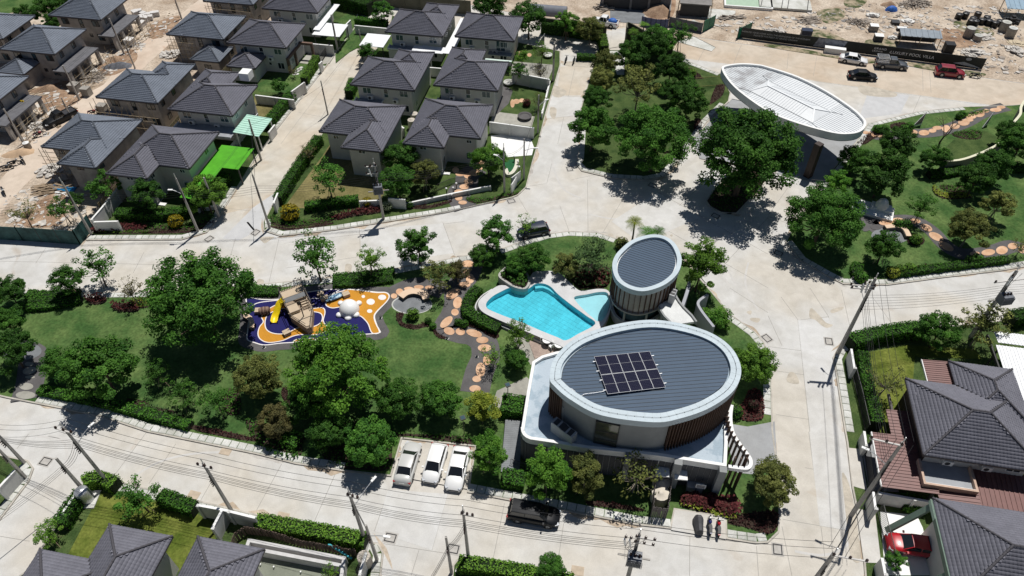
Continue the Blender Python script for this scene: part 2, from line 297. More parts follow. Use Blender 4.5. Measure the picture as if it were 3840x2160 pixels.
plot('median', [(1775, 507), (1785, 522), (1813, 537), (1853, 539), (1862, 530), (1945, 440), (1990, 385), (1940, 365), (1800, 470)], BEDSOIL)
plot('b4', [(2527, 267), (2420, 270), (2307, 282), (2182, 312), (2150, 362), (2107, 410), (2062, 467), (2030, 520), (1990, 580), (1975, 610), (2012, 657), (2082, 697), (2122, 717), (2232, 719), (2372, 700), (2517, 683), (2576, 673), (2900, 630), (2900, 320), (2600, 262)], LAWN)
plot('b5', [(-260, 700), (0, 724), (47, 730), (212, 737), (385, 735), (644, 717), (834, 700), (1001, 676), (1182, 642), (1254, 629), (1318, 607), (1375, 590), (1428, 583), (1503, 586), (1558, 604), (1640, 620), (1720, 655), (1790, 735), (1835, 790), (1900, 837), (1923, 864), (1932, 900), (1941, 940), (1943, 1045), (1944, 1087), (1957, 1180), (1962, 1285), (1960, 1340), (1932, 1367), (1900, 1369), (1825, 1357), (1823, 1304), (1698, 1284), (1688, 1332), (1598, 1322), (1398, 1282), (1288, 1262), (1175, 1240), (1195, 1125), (1012, 1105), (985, 1200), (864, 1187), (744, 1169), (644, 1144), (370, 1088), (250, 1048), (15, 1002), (-250, 940)], LAWN)
plot('b6', [(-90, 1125), (0, 1144), (72, 1159), (87, 1179), (75, 1212), (0, 1312), (-90, 1420)])
plot('b7', [(20, 1510), (50, 1449), (67, 1437), (160, 1297), (207, 1229), (250, 1209), (280, 1207), (425, 1242), (644, 1294), (914, 1357), (954, 1369), (966, 1392), (958, 1460), (950, 1540), (30, 1540)])
plot('b8', [(1134, 1470), (1139, 1422), (1150, 1408), (1166, 1403), (1288, 1427), (1438, 1460), (1700, 1515), (1700, 1560), (1134, 1560)])
plot('b9', [(2185, 1560), (2174, 1449), (2172, 1419), (2152, 1277), (2142, 1227), (2129, 1114), (2124, 1087), (2104, 957), (2094, 900), (2107, 875), (2132, 860), (2187, 847), (2307, 832), (2576, 800), (2800, 770), (2900, 1560)])
# ---------------------------------------------------------------- pavement slabs, each a slab of its own
sb = B(); sb.box(-0.40, 0.40, -0.36, 0.36, 0, 0.03); sb.box(-0.34, 0.34, -0.30, 0.30, 0.03, 0.045); SLABME = sb.mesh('paving_slab', SLAB)
def pavement(px, key, pitch=0.86, inset=0.55):
    P = oo(*px); I = offset(P, inset, False); mid = I[len(I) // 2]
    if not inpoly(mid, PLOT[key]): I = offset(P, -inset, False)
    root = tag(thing('pavement', None, None, I[0]), None, None, None, 'structure')
    for p, a in walk(I, pitch, 0.45):
        link('paving_slab', SLABME, root, (p.x - I[0].x, p.y - I[0].y, 0.13 + random.uniform(-.006, .006)), (random.gauss(0, .006), random.gauss(0, .006), a + random.gauss(0, .012)))
for px, key in (([(220, 606), (457, 605), (522, 586), (545, 559), (600, 470)], 'b1'), ([(689, 338), (819, 171)], 'b1'), ([(664, 555), (663, 582), (706, 596), (841, 581), (966, 561), (1119, 537), (1160, 529)], 'b2'),
                ([(1460, 300), (1453, 400), (1446, 412), (1463, 432), (1538, 450), (1626, 455), (1672, 446), (1728, 382), (1780, 307), (1825, 263)], 'b3'), ([(1723, 152), (1813, 187)], 'b3'),
                ([(2420, 270), (2307, 282), (2182, 312), (2150, 362), (2062, 467), (2030, 520)], 'b4'), ([(1975, 610), (2012, 657), (2082, 697), (2122, 717), (2232, 719), (2372, 700), (2517, 683), (2590, 671)], 'b4'),
                ([(-20, 722), (47, 730), (212, 737), (385, 735)], 'b5'), ([(640, 717), (834, 700), (1001, 676), (1182, 642)], 'b5'), ([(1254, 629), (1318, 607), (1375, 590), (1428, 583), (1503, 586), (1558, 604)], 'b5'), ([(1835, 790), (1900, 837), (1923, 864), (1932, 900), (1941, 940), (1943, 1040)], 'b5'),
                ([(1932, 1367), (1900, 1369), (1825, 1357)], 'b5'), ([(1688, 1332), (1598, 1322), (1398, 1282), (1288, 1262), (1175, 1240)], 'b5'), ([(864, 1187), (744, 1169), (644, 1144), (370, 1088), (250, 1048), (90, 1017)], 'b5'),
                ([(72, 1159), (87, 1179), (75, 1212), (0, 1312), (-30, 1352)], 'b6'), ([(250, 1209), (280, 1207), (425, 1242), (644, 1294), (914, 1357), (954, 1369), (966, 1392), (958, 1460)], 'b7'), ([(1139, 1440), (1150, 1408), (1166, 1403), (1288, 1427), (1400, 1452)], 'b8'),
                ([(2124, 1087), (2104, 957), (2094, 900), (2107, 875), (2132, 860), (2187, 847), (2307, 832)], 'b9')):
    pavement(px, key)
# ---------------------------------------------------------------- sheets laid on the blocks
def sheet(name, px, m, z=0.136, sm=0, parent=None):
    P = oo(*px); P = smooth(P, sm) if sm else P
    return struct(name, B().prism(P, 0.1, z), m)
sheet('dry_lawn', [(833, 362), (806, 402), (724, 512), (718, 528), (770, 525), (955, 512), (980, 460), (985, 380), (900, 345)], DRY, 0.137)
sheet('back_lawn', [(845, 160), (880, 132), (980, 80), (960, 60), (880, 30), (840, 60)], LAWN, 0.137)
sheet('driveway', [(754, 160), (787, 122), (850, 128), (830, 160), (800, 166)], PALESTONE, 0.138)
sheet('garden_lawn', [(647, 215), (740, 162), (795, 164), (735, 236), (650, 232)], LAWN, 0.137)
sheet('dry_lawn', [(640, 245), (715, 245), (740, 255), (680, 310), (640, 315)], DRY, 0.137)
sheet('paved_yard', [(1235, 342), (1330, 336), (1343, 372), (1338, 392), (1240, 400)], WHITE, 0.137)
sheet('paved_yard', [(1288, 156), (1395, 165), (1378, 205), (1285, 190)], PALESTONE, 0.137)
sheet('paved_yard', [(1240, 282), (1345, 295), (1338, 320), (1235, 308)], PALESTONE, 0.138)
sheet('garden_path', [(1246, 200), (1290, 230), (1280, 262), (1250, 290), (1238, 280)], GREYPATH, 0.140)
sheet('front_drive', [(1010, 1128), (1190, 1135), (1176, 1232), (1000, 1200)], CONC, 0.139)
sheet('side_court', [(1250, 985), (1325, 950), (1340, 965), (1318, 1030), (1262, 1040), (1240, 1015)], PALESTONE, 0.141)
sheet('side_court', [(1288, 852), (1345, 848), (1410, 890), (1335, 920)], PALESTONE, 0.145)
sheet('louvre_court', [(1815, 1065), (1880, 1075), (1948, 1062), (1955, 1175), (1890, 1195), (1850, 1190)], PLAZA, 0.142)
sheet('scooter_bay', [(1697, 1284), (1823, 1303), (1825, 1358), (1688, 1335)], CONC, 0.154)
sheet('dry_lawn', [(2170, 890), (2280, 870), (2450, 880), (2470, 905), (2300, 900), (2285, 1100), (2205, 1100), (2180, 1000)], LAWN2, 0.137)
sheet('pool_garden_lawn', [(150, 1440), (255, 1240), (460, 1275), (545, 1320), (540, 1400), (430, 1449)], LAWN2, 0.137)
sheet('driveway', [(2213, 1288), (2305, 1298), (2320, 1330), (2345, 1449), (2225, 1449)], WHITE, 0.138)
sheet('crossover', [(2131, 1128), (2165, 1132), (2180, 1235), (2145, 1225)], CONC, 0.156)
sheet('crossover', [(2153, 1280), (2200, 1292), (2215, 1418), (2172, 1417)], CONC, 0.156)
sheet('carport_floor', [(2165, 1125), (2225, 1110), (2260, 1240), (2185, 1235)], PLAZA, 0.139)
sheet('entrance_drive', [(1790, 300), (1842, 250), (2185, 320), (2060, 465), (1995, 445), (1760, 400), (1745, 352)], PLAZA, 0.028)
sheet('white_apron', [(1700, 105), (1745, 92), (1800, 120), (1790, 130)], SLAB, 0.026)
sheet('gatehouse_lane', [(1540, 75), (1573, 72), (1572, 128), (1533, 128)], CONC, 0.150); sheet('gatehouse_lane', [(1533, 130), (1572, 130), (1570, 190), (1552, 190)], SLAB, 0.146)
# grey footpaths with stepping stones set in them
TZ0 = [.1415]
def trail(pts, w, sm=5):
    TZ0[0] += .0007
    C0 = smooth(pts, sm, False); A = offset([Vector((p.x, p.y, 0)) for p in C0], w / 2, False); D = offset([Vector((p.x, p.y, 0)) for p in C0], -w / 2, False)
    b = B(); n = len(A); V = [(p.x, p.y, TZ0[0]) for p in D] + [(p.x, p.y, TZ0[0]) for p in A]; b.add(V, [(i, i + 1, n + i + 1, n + i) for i in range(n - 1)]); return struct('footpath', b, GREYPATH)
def stones(parent, k, r, L, m=TERRA):
    for s in L:
        x, y, rx, ry = s[:4]; a = math.radians(s[4]) if len(s) > 4 else 0
        P = []
        for i in range(14):
            t = 2 * PI * i / 14; X = rx * math.cos(t); Y = ry * math.sin(t); P.append(c(k, r, x + X * math.cos(a) - Y * math.sin(a), y + X * math.sin(a) + Y * math.cos(a)))
        m0 = sum(P, Vector()) / 14; b = B().prism([p - m0 for p in P], 0, 0.03); me = b.mesh('stepping_stone', m); link('stepping_stone', me, parent, (m0.x, m0.y, 0.142 + random.uniform(0, .006)))
p1 = trail([c(1, 1, 2150, 1130), c(1, 1, 2140, 1290), c(1, 2, 2030, 20), c(1, 2, 2030, 160), c(1, 2, 1990, 280), c(1, 2, 1930, 400), c(1, 2, 2060, 455), c(1, 2, 2190, 480), c(1, 2, 2290, 560), c(1, 2, 2310, 700), c(1, 2, 2250, 850), c(1, 2, 2200, 1060)], 3.1)
stones(p1, 1, 2, [(1985, 65, 78, 46, -35), (2030, 157, 45, 60, 15), (2003, 253, 38, 35), (1917, 352, 78, 38, -42), (1945, 443, 56, 38, 15), (2056, 450, 48, 35, 10), (2195, 465, 82, 36, 15), (2278, 533, 62, 34), (2300, 612, 68, 38), (2325, 735, 40, 52), (2260, 832, 48, 72), (2222, 925, 45, 32), (2205, 1022, 58, 35)])
stones(p1, 1, 1, [(2130, 1215, 60, 35), (2120, 1290, 40, 25), (2155, 1365, 42, 50), (2100, 1425, 60, 28)])
p2 = trail([c(1, 2, 1330, 120), c(1, 2, 1420, 50), c(1, 1, 1600, 1430), c(1, 2, 1780, 0), c(1, 2, 1900, 40)], 2.6)
stones(p2, 1, 2, [(1390, 90, 32, 26), (1447, 48, 38, 33), (1540, 18, 50, 20), (1640, 0, 50, 20), (1745, 5, 45, 20)])
p3 = trail([c(3, 1, 900, 640), c(3, 1, 1080, 850), c(3, 1, 1200, 790), c(3, 1, 1460, 780), c(3, 1, 1640, 880), c(3, 1, 1760, 1010), c(3, 1, 1900, 1100), c(3, 1, 2080, 1120), c(3, 1, 2300, 1080), c(3, 1, 2460, 1035), c(3, 1, 2640, 1090)], 2.2)
stones(p3, 3, 1, [(1188, 800, 78, 30), (1307, 782, 66, 30, 5), (1470, 785, 62, 24, 5), (1590, 852, 62, 32, 25), (1685, 942, 78, 36, 25), (1790, 1040, 80, 36, 28), (2075, 1112, 50, 20), (2210, 1100, 70, 32, -5), (2347, 1078, 60, 42, -5), (2455, 1037, 50, 32), (2555, 1068, 45, 40), (868, 630, 30, 18)])
stones(p3, 3, 1, [(1085, 845, 58, 28), (975, 860, 45, 30)], GREYPATH)
p4 = trail([c(3, 0, 950, 1345), c(3, 0, 1140, 1375), c(3, 0, 1420, 1350), c(3, 0, 1600, 1345), c(3, 0, 1790, 1310), c(3, 0, 1990, 1235), c(3, 0, 2110, 1165), c(3, 0, 2250, 1115), c(3, 0, 2390, 1080)], 2.3)
stones(p4, 3, 0, [(990, 1343, 40, 18), (1063, 1360, 28, 25, 15), (1133, 1370, 40, 27, 15), (1405, 1360, 42, 18), (1458, 1335, 45, 20, 10), (1565, 1345, 55, 28), (1650, 1325, 40, 20), (1700, 1296, 50, 20), (1788, 1305, 42, 36), (1878, 1280, 48, 28), (1965, 1243, 60, 32), (2013, 1217, 50, 18), (2040, 1183, 52, 24), (2123, 1158, 52, 30), (2187, 1125, 34, 20), (2285, 1115, 60, 20), (2340, 1088, 45, 16)])
p5 = trail([c(1, 1, 2240, 250), c(1, 1, 2130, 330), c(1, 1, 2120, 420), c(1, 1, 2050, 480), c(1, 1, 2050, 560), c(1, 1, 2110, 650)], 3.2)
stones(p5, 1, 1, [(2010, 272, 35, 28), (2055, 312, 48, 22), (2130, 328, 38, 28), (2200, 300, 58, 30), (2140, 390, 48, 32), (2095, 440, 48, 26), (2040, 552, 38, 28), (2080, 598, 44, 20), (2045, 490, 50, 24), (2260, 200, 40, 22), (2240, 255, 40, 20)])
p6 = trail([c(0, 2, 150, 620), c(0, 2, 330, 680), c(0, 2, 330, 800), c(0, 2, 310, 950), c(0, 2, 260, 1130)], 2.9)
stones(p6, 0, 2, [(300, 775, 45, 22), (305, 840, 72, 36, -15), (310, 905, 50, 16), (272, 1000, 72, 36), (265, 1087, 100, 40)], PALESTONE)
stones(p5, 2, 0, [(5, 1050, 22, 42), (45, 1030, 35, 25), (100, 1020, 30, 20), (175, 562, 22, 18), (90, 545, 40, 22)])
def disc(name, k, r, x, y, rx, ry, m, z): return struct(name, B().prism([c(k, r, x + rx * math.cos(t), y + ry * math.sin(t)) for t in [2 * PI * i / 32 for i in range(32)]], 0.1, z), m)
SLATE = mat('slate_paving', (0.17, 0.18, 0.19), 0.55, 0.15, 0.9, world=True, fine=0.1)
disc('seating_circle', 1, 2, 1570, 175, 205, 95, SLAB, 0.146); disc('seating_circle', 1, 2, 1575, 175, 195, 88, SLATE, 0.150)
disc('seating_circle', 3, 1, 1230, 930, 195, 85, SLATE, 0.150)
disc('seating_circle', 0, 2, 230, 640, 225, 105, GREYPATH, 0.146); disc('seating_circle', 0, 2, 220, 640, 205, 92, SLATE, 0.150)
def bench(pts, w, label, h=0.46):
    P = smooth(pts, 6, False); r = thing('curved_bench', label, 'bench', P[0], world=True)
    b = B().strip(P, w, 0.15, 0.13 + h); b.build('bench_base', mat('bench_side', (0.12, 0.11, 0.10), 0.8, 0.1), r)
    b2 = B(); A = offset([Vector((p.x, p.y, 0)) for p in P], -0.06, False); b2.strip(A, w + 0.12, 0.13 + h, 0.2 + h); b2.build('seat', mat('bench_top', (0.66, 0.50, 0.36), 0.8, 0.06), r)
bench([c(1, 2, 1750, 135), c(1, 2, 1715, 75), c(1, 2, 1610, 45), c(1, 2, 1510, 62), c(1, 2, 1440, 110)], 0.75, 'curved peach topped bench around the grey circle beside the playground')
bench([c(3, 1, 1150, 850), c(3, 1, 1280, 842), c(3, 1, 1380, 880), c(3, 1, 1430, 965)], -0.75, 'curved bench around the dark circle in the right hand garden')
bench([q(900, 1040, 4.5286, 60, 720), q(900, 1040, 4.5286, 160, 770), q(900, 1040, 4.5286, 190, 850), q(900, 1040, 4.5286, 185, 920)], 0.45, 'curved bench half under the large tree at the playground edge')
# fine joints sawn into the concrete, each its own strip
JOINT = mat('joint_sealant', (0.30, 0.285, 0.26), 0.9, 0.1)
def joint(p, r2, w=0.045):
    p = Vector((p.x, p.y, 0)); r2 = Vector((r2.x, r2.y, 0)); m = (p + r2) / 2; d = (r2 - p); L = d.length
    b = B().box(-L / 2, L / 2, -w / 2, w / 2, 0, 0.004); link('expansion_joint', b.mesh('expansion_joint', JOINT), ROAD, (m.x, m.y, 0.0205), (0, 0, math.atan2(d.y, d.x)))
for s in ([(2, 1, 1130, 530), (2, 1, 910, 900)], [(2, 1, 760, 360), (2, 1, 765, 880)], [(2, 1, 0, 450), (2, 1, 340, 400)], [(2, 1, 400, 200), (2, 1, 350, 400)], [(2, 1, 600, 360), (2, 1, 840, 310)], [(2, 1, 1460, 480), (2, 1, 2576, 1110)], [(2, 1, 1300, 720), (2, 1, 2576, 1449)], [(2, 1, 2576, 740), (2, 1, 2130, 1220)],
          [(2, 1, 1900, 420), (2, 1, 1460, 830)], [(2, 1, 60, 530), (2, 1, 160, 700)], [(2, 1, 480, 620), (2, 1, 575, 880)], [(1, 1, 1880, 790), (1, 1, 2000, 1120)], [(1, 1, 1040, 850), (1, 1, 1050, 1060)], [(1, 1, 230, 960), (1, 1, 130, 1400)], [(1, 1, 300, 1250), (1, 1, 1900, 1000)], [(1, 1, 280, 1000), (1, 1, 2100, 780)],
          [(0, 1, 0, 1180), (0, 1, 2300, 1230)], [(0, 1, 2370, 950), (0, 1, 2300, 1200)], [(0, 1, 460, 1050), (0, 1, 360, 1200)], [(0, 1, 1450, 1090), (0, 1, 1340, 1300)], [(0, 3, 290, 20), (0, 3, 170, 170)], [(0, 3, 1470, 10), (0, 3, 1120, 480)], [(0, 3, 1770, 120), (0, 3, 1500, 520)], [(0, 3, 2140, 480), (0, 3, 2020, 690)],
          [(1, 3, 260, 320), (1, 3, 0, 800)], [(1, 3, 800, 420), (1, 3, 570, 940)], [(1, 3, 1340, 570), (1, 3, 1190, 1000)], [(1, 3, 1930, 620), (1, 3, 1770, 1190)], [(1, 3, 1190, 1110), (1, 3, 1960, 1230)], [(2, 3, 520, 920), (2, 3, 470, 1250)], [(2, 3, 1150, 1020), (2, 3, 1130, 1280)], [(2, 3, 1790, 1050), (2, 3, 1785, 1449)], [(2, 3, 2460, 1150), (2, 3, 2480, 1449)], [(1, 3, 2500, 720), (1, 3, 2390, 1260)], [(1, 3, 1640, 1190), (1, 3, 1560, 1449)],
          [(3, 2, 0, 590), (3, 2, 640, 670)], [(3, 2, 80, 835), (3, 2, 690, 920)], [(3, 2, 80, 1275), (3, 2, 740, 1370)], [(3, 2, 300, 320), (3, 2, 420, 1449)], [(3, 2, 420, 0), (3, 2, 610, 290)], [(3, 2, 130, 90), (3, 2, 300, 320)], [(3, 2, 610, 290), (3, 2, 630, 500)], [(3, 2, 0, 280), (3, 2, 140, 580)], [(3, 2, 740, 20), (3, 2, 830, 420)], [(3, 2, 1050, 90), (3, 2, 1290, 420)], [(3, 2, 300, 325), (3, 2, 610, 290)],
          [(3, 3, 410, 0), (3, 3, 570, 1250)], [(3, 3, 370, 360), (3, 3, 820, 440)], [(3, 3, 150, 880), (3, 3, 900, 1010)], [(3, 3, 140, 950), (3, 3, 240, 1449)], [(2, 0, 1960, 450), (2, 0, 1870, 620)], [(2, 0, 2310, 450), (2, 0, 2230, 640)], [(3, 0, 490, 570), (3, 0, 455, 770)], [(3, 0, 1555, 700), (3, 0, 1560, 920)], [(3, 0, 1625, 710), (3, 0, 1640, 930)], [(3, 0, 205, 540), (3, 0, 190, 700)],
          [(3, 0, 480, 820), (3, 0, 2200, 1060)], [(3, 0, 1150, 910), (3, 0, 1010, 1140)], [(3, 0, 1535, 960), (3, 0, 1460, 1130)], [(2, 0, 640, 650), (2, 0, 460, 1449)], [(2, 0, 400, 960), (2, 0, 760, 980)], [(2, 0, 330, 1200), (2, 0, 700, 1160)], [(1, 0, 700, 740), (1, 0, 950, 760)], [(1, 0, 420, 1130), (1, 0, 720, 1190)], [(1, 0, 860, 640), (1, 0, 250, 1449)],
          [(0, 1, 2300, 650), (0, 1, 2576, 680)], [(2, 1, 2576, 1000), (3, 1, 0, 730)], [(3, 1, 0, 720), (3, 1, 280, 330)], [(3, 1, 0, 730), (3, 1, 200, 800)], [(2, 2, 2190, 0), (2, 2, 2576, 250)], [(0, 3, 0, 1050), (0, 3, 300, 1100)]):
    joint(c(*s[0]), c(*s[1]))
# wheel-drawn marks, water stains and patches in the road surface
def blot(px, m, z=0.0262): return tag(B().prism(smooth(oo(*px), 4), 0.0, z, side=False).build('road_stain', m), None, None, None, 'structure')
WET = mat('damp_stain', (0.46, 0.415, 0.345), 0.9, 0.15, 1.0, world=True, fine=0.1); GREYP = mat('grey_patch', (0.50, 0.50, 0.50), 0.9, 0.06, 0.8, world=True, fine=0.05); TYRE = mat('tyre_mark', (0.53, 0.515, 0.49), 0.9, 0.06, 1.0, world=True)
for i, px in enumerate(([(2040, 775), (2062, 795), (2078, 812), (2095, 818), (2082, 825), (2068, 820), (2052, 806), (2036, 798)], [(2090, 780), (2118, 772), (2120, 778), (2095, 788)], [(1890, 800), (1912, 802), (1905, 812), (1888, 806)], [(1878, 785), (1890, 782), (1888, 792)], [(1130, 1000 - 350), (1150, 655), (1145, 675), (1128, 672)], [(870, 665), (885, 668), (880, 690), (868, 688)],
                         [(655, 598), (690, 596), (680, 604), (665, 612)], [(650, 702), (664, 706), (660, 718), (646, 714)], [(1530, 590), (1540, 588), (1545, 600), (1535, 602)], [(1550, 594), (1560, 596), (1552, 604)], [(1685, 592), (1692, 590), (1690, 596)], [(2165, 215), (2250, 232), (2245, 245), (2172, 238)], [(2010, 205), (2040, 210), (2030, 218), (2005, 215)], [(2070, 450), (2115, 470), (2080, 500), (2050, 545), (2000, 560), (2030, 510)],
                         [(1385, 270), (1400, 275), (1395, 300), (1384, 290)], [(1392, 215), (1425, 230), (1410, 245), (1390, 240)], [(1500, 158), (1425, 155), (1420, 165), (1490, 170)], [(2118, 1190), (2142, 1240), (2165, 1400), (2140, 1400), (2128, 1300)], [(1985, 938), (2000, 940), (2010, 965), (1980, 960)])):
    blot(px, WET, 0.0262 + 0.0004 * i)
patch('concrete_patch', oo((2185, 227), (2288, 240), (2265, 285), (2160, 300)), GREYP, 0.0247); patch('concrete_patch', oo((640, 520), (700, 480), (690, 560), (600, 605), (560, 600)), GREYP, 0.0243)
for i, px in enumerate(([(300, 325, 3, 2), (612, 300, 3, 2), (690, 930, 3, 2), (745, 1449, 3, 2), (425, 1449, 3, 2)], [(415, 0, 3, 3), (765, 0, 3, 3), (835, 560, 3, 3), (885, 1005, 3, 3), (520, 945, 3, 3)], [(1330, 580, 1, 3), (1930, 625, 1, 3), (1770, 1190, 1, 3), (1200, 1000, 1, 3)], [(1460, 490, 2, 1), (1890, 740, 2, 1), (1300, 1000, 2, 1), (1000, 780, 2, 1)], [(400, 960, 2, 0), (760, 985, 2, 0), (690, 1160, 2, 0), (345, 1190, 2, 0)], [(1050, 860, 1, 1), (1880, 800, 1, 1), (1990, 1100, 1, 1), (1060, 1230, 1, 1)])):
    patch('concrete_slab', [c(k, r, x, y) for x, y, k, r in px], PALES, .0250 + .0002 * i)
def skid(pts, w=0.24):
    P = smooth(pts, 6, False); b = B(); b.strip(P, w, 0.0, 0.0243); tag(b.build('tyre_track', TYRE), None, None, None, 'structure')
for pts in ([(1720, 560), (1760, 600), (1800, 660), (1830, 720)], [(1735, 558), (1775, 598), (1815, 655), (1850, 720)], [(1880, 660), (1872, 700), (1880, 740), (1905, 780)], [(1480, 540), (1540, 552), (1600, 548), (1670, 520)], [(960, 1240), (1010, 1265), (1035, 1310), (1050, 1370)], [(975, 1238), (1028, 1262), (1056, 1310), (1072, 1370)], [(90, 1100), (150, 1110), (165, 1140), (160, 1180)], [(120, 1098), (172, 1112), (180, 1145), (172, 1190)],
            [(560, 1135), (480, 1140), (400, 1160), (330, 1200)], [(2000, 1390), (2060, 1400), (2110, 1390), (2160, 1350)], [(620, 560), (650, 590), (700, 605), (760, 610)], [(1385, 400), (1400, 450), (1420, 480), (1460, 500)]):
    skid(oo(*pts))
KS = [mat('kerb_dirt_%s' % n, c3, .95, .2, 1.2, world=True, fine=.15) for n, c3 in (('tan', (.47, .395, .31)), ('brown', (.40, .325, .245)), ('grey', (.46, .435, .40)))]
rk = random.Random(5); kn = 0
for key in ('b1', 'b2', 'b3', 'b4', 'b5', 'b7', 'b9', 'median'):
    E = PLOT[key] + [PLOT[key][0]]
    for p, a in walk(E, 3.1, rk.uniform(0, 3)):
        if rk.random() < .55: continue
        L, w = rk.uniform(.5, 2.4), rk.uniform(.15, .75); d = Vector((math.cos(a), math.sin(a), 0)); n = Vector((d.y, -d.x, 0)); m = [p - d * L] + [p + d * (L * t) + n * (w * rk.uniform(.3, 1) * (1 - t * t) + .02) for t in (-.7, -.35, 0, .35, .7)] + [p + d * L]
        tag(B().prism(m, 0, .0226 + .00005 * kn, side=False).build('road_stain', rk.choice(KS)), None, None, None, 'structure'); kn += 1
# drain covers with their black frames
COVER = mat('drain_cover', (0.42, 0.40, 0.37), 0.85, 0.1, 2); FRAMEB = mat('black_frame', (0.03, 0.03, 0.03), 0.6, 0.0)
mb = B(); mb.box(-.62, .62, -.52, .52, 0, .012); COVRIM = mb.mesh('surround', COVER)
mb = B(); [mb.box(*e, .012, .02) for e in ((-.5, .5, -.4, -.3), (-.5, .5, .3, .4), (-.5, -.4, -.3, .3), (.4, .5, -.3, .3))]; COVFR = mb.mesh('frame', FRAMEB)
mb = B(); mb.box(-.4, .4, -.3, .3, .012, .016); mb.box(-.02, .02, -.02, .02, .016, .02); COVLID = mb.mesh('lid', COVER)
for u, v, a, lab in ((115, 1161, -15, 'drain cover in the road between the two lower left poles'), (258, 1197, -15, 'drain cover half behind the leaning pole by the corner hedge'), (982, 1353, -12, 'drain cover at the corner by the twin poles, left of the side street'), (1140, 1381, -12, 'drain cover by the low pole, right of the side street mouth'),
                     (526, 601, 55, 'drain cover at the kerb end of the garden with red ground cover'), (643, 585, 60, 'drain cover in the mouth of the upper side street'), (1286, 506, 20, 'drain cover by the kerb below the house with the tall garden pole'), (1433, 425, -80, 'drain cover in leaf shade at the tip of the tree island'), (1641, 466, -35, 'drain cover in leaf shade below the large spreading tree'),
                     (1800, 543, -40, 'drain cover beside the rounded end of the planted median'), (1958, 637, -35, 'drain cover at the kerb left of the right hand garden'), (1929, 851, -60, 'drain cover at the kerb right of the clubhouse trees'), (2085, 859, 80, 'drain cover in the road beside the corner power pole'), (1956, 1382, 80, 'drain cover in the lower right junction near the bed corner'), ):
    p = O(u, v, .02); t = thing('drain_cover', lab, 'drain cover', p, math.radians(a), 'drain covers in the road')
    link('surround', COVRIM, t); link('frame', COVFR, t); link('lid', COVLID, t)
mb = B(); mb.box(-.55, .55, -.42, .42, 0, .03); mb.box(-.5, .5, -.37, .37, .03, .04); FLAT = mb.mesh('inspection_hatch', mat('hatch_tan', (0.46, 0.38, 0.29), 0.9, 0.12, 2))
for u, v, a, lab in ((487, 1246, -15, 'tan concrete hatch in the road right of the garden tree'), (711, 1300, -13, 'tan concrete hatch by the slabs above the unfinished pool'), (1453, 1436, -10, 'tan concrete hatch by the low hedge at the bottom edge'), (568, 1135, -13, 'small grey hatch at the kerb of the long lower road')):
    tag(link('inspection_hatch', FLAT, None, O(u, v, .02), (0, 0, math.radians(a))), lab, 'hatch', 'flat hatches in the lower road')
# ---------------------------------------------------------------- ground-cover beds and hedges
def leafcards(P, Nn, size, tone, jit=0.45):
    n = len(P); a = RNG.normal(size=(n, 3)); Nn = Nn + RNG.normal(scale=jit, size=(n, 3)); Nn /= np.linalg.norm(Nn, axis=1, keepdims=True) + 1e-9
    X = np.cross(Nn, a); X /= np.linalg.norm(X, axis=1, keepdims=True) + 1e-9; Y = np.cross(Nn, X); s = (size * RNG.uniform(0.7, 1.3, n))[:, None]
    V = np.stack([P - X * s * .5, P + Y * s * .36, P + X * s * .5, P - Y * s * .36], 1).reshape(-1, 3); return V, np.arange(4 * n).reshape(n, 4)
def bed(px, m, h=0.35, dens=55, size=0.2, label=None, pts=None, cat='ground cover', base=None):
    P = [Vector((p.x, p.y, 0)) for p in (pts or smooth(oo(*px), 4))]; xs = [p.x for p in P]; ys = [p.y for p in P]
    A = (max(xs) - min(xs)) * (max(ys) - min(ys)); n = int(A * dens); T = np.array([(p.x, p.y) for p in P])
    X = RNG.uniform((min(xs), min(ys)), (max(xs), max(ys)), (n, 2)); ins = np.zeros(n, bool); j = len(T) - 1
    for i in range(len(T)):
        cr = (T[i, 1] > X[:, 1]) != (T[j, 1] > X[:, 1]); ins ^= cr & (X[:, 0] < (T[j, 0] - T[i, 0]) * (X[:, 1] - T[i, 1]) / (T[j, 1] - T[i, 1] + 1e-12) + T[i, 0]); j = i
    X = X[ins]; n = len(X)
    if n == 0: return
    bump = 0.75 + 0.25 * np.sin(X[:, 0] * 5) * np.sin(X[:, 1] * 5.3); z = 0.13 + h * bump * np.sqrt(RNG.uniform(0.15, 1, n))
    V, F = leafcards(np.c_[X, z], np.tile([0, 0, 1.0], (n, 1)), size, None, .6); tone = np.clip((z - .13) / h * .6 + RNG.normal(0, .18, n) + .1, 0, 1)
    o = link('ground_cover', mesh_np('ground_cover', V, F, m, tone=tone)); tag(o, label, cat, None, 'stuff')
    struct('planting_bed', B().prism(P, 0.1, 0.1475, side=False), BEDSOIL)
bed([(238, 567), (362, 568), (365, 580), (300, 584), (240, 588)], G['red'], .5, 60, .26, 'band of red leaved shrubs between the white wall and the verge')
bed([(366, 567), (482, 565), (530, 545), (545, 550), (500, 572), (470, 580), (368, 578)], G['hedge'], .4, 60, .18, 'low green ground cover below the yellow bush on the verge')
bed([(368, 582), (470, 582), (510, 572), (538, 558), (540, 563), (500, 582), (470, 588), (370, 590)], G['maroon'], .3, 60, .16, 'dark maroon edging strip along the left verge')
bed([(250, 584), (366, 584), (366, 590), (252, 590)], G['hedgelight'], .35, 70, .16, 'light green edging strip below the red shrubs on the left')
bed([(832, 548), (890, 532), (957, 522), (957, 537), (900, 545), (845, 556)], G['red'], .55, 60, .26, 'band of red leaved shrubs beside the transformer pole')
bed([(684, 566), (745, 572), (830, 560), (830, 550), (745, 556), (690, 545), (682, 550)], G['hedge'], .4, 60, .18, 'low green ground cover under the yellow bush at the street corner')
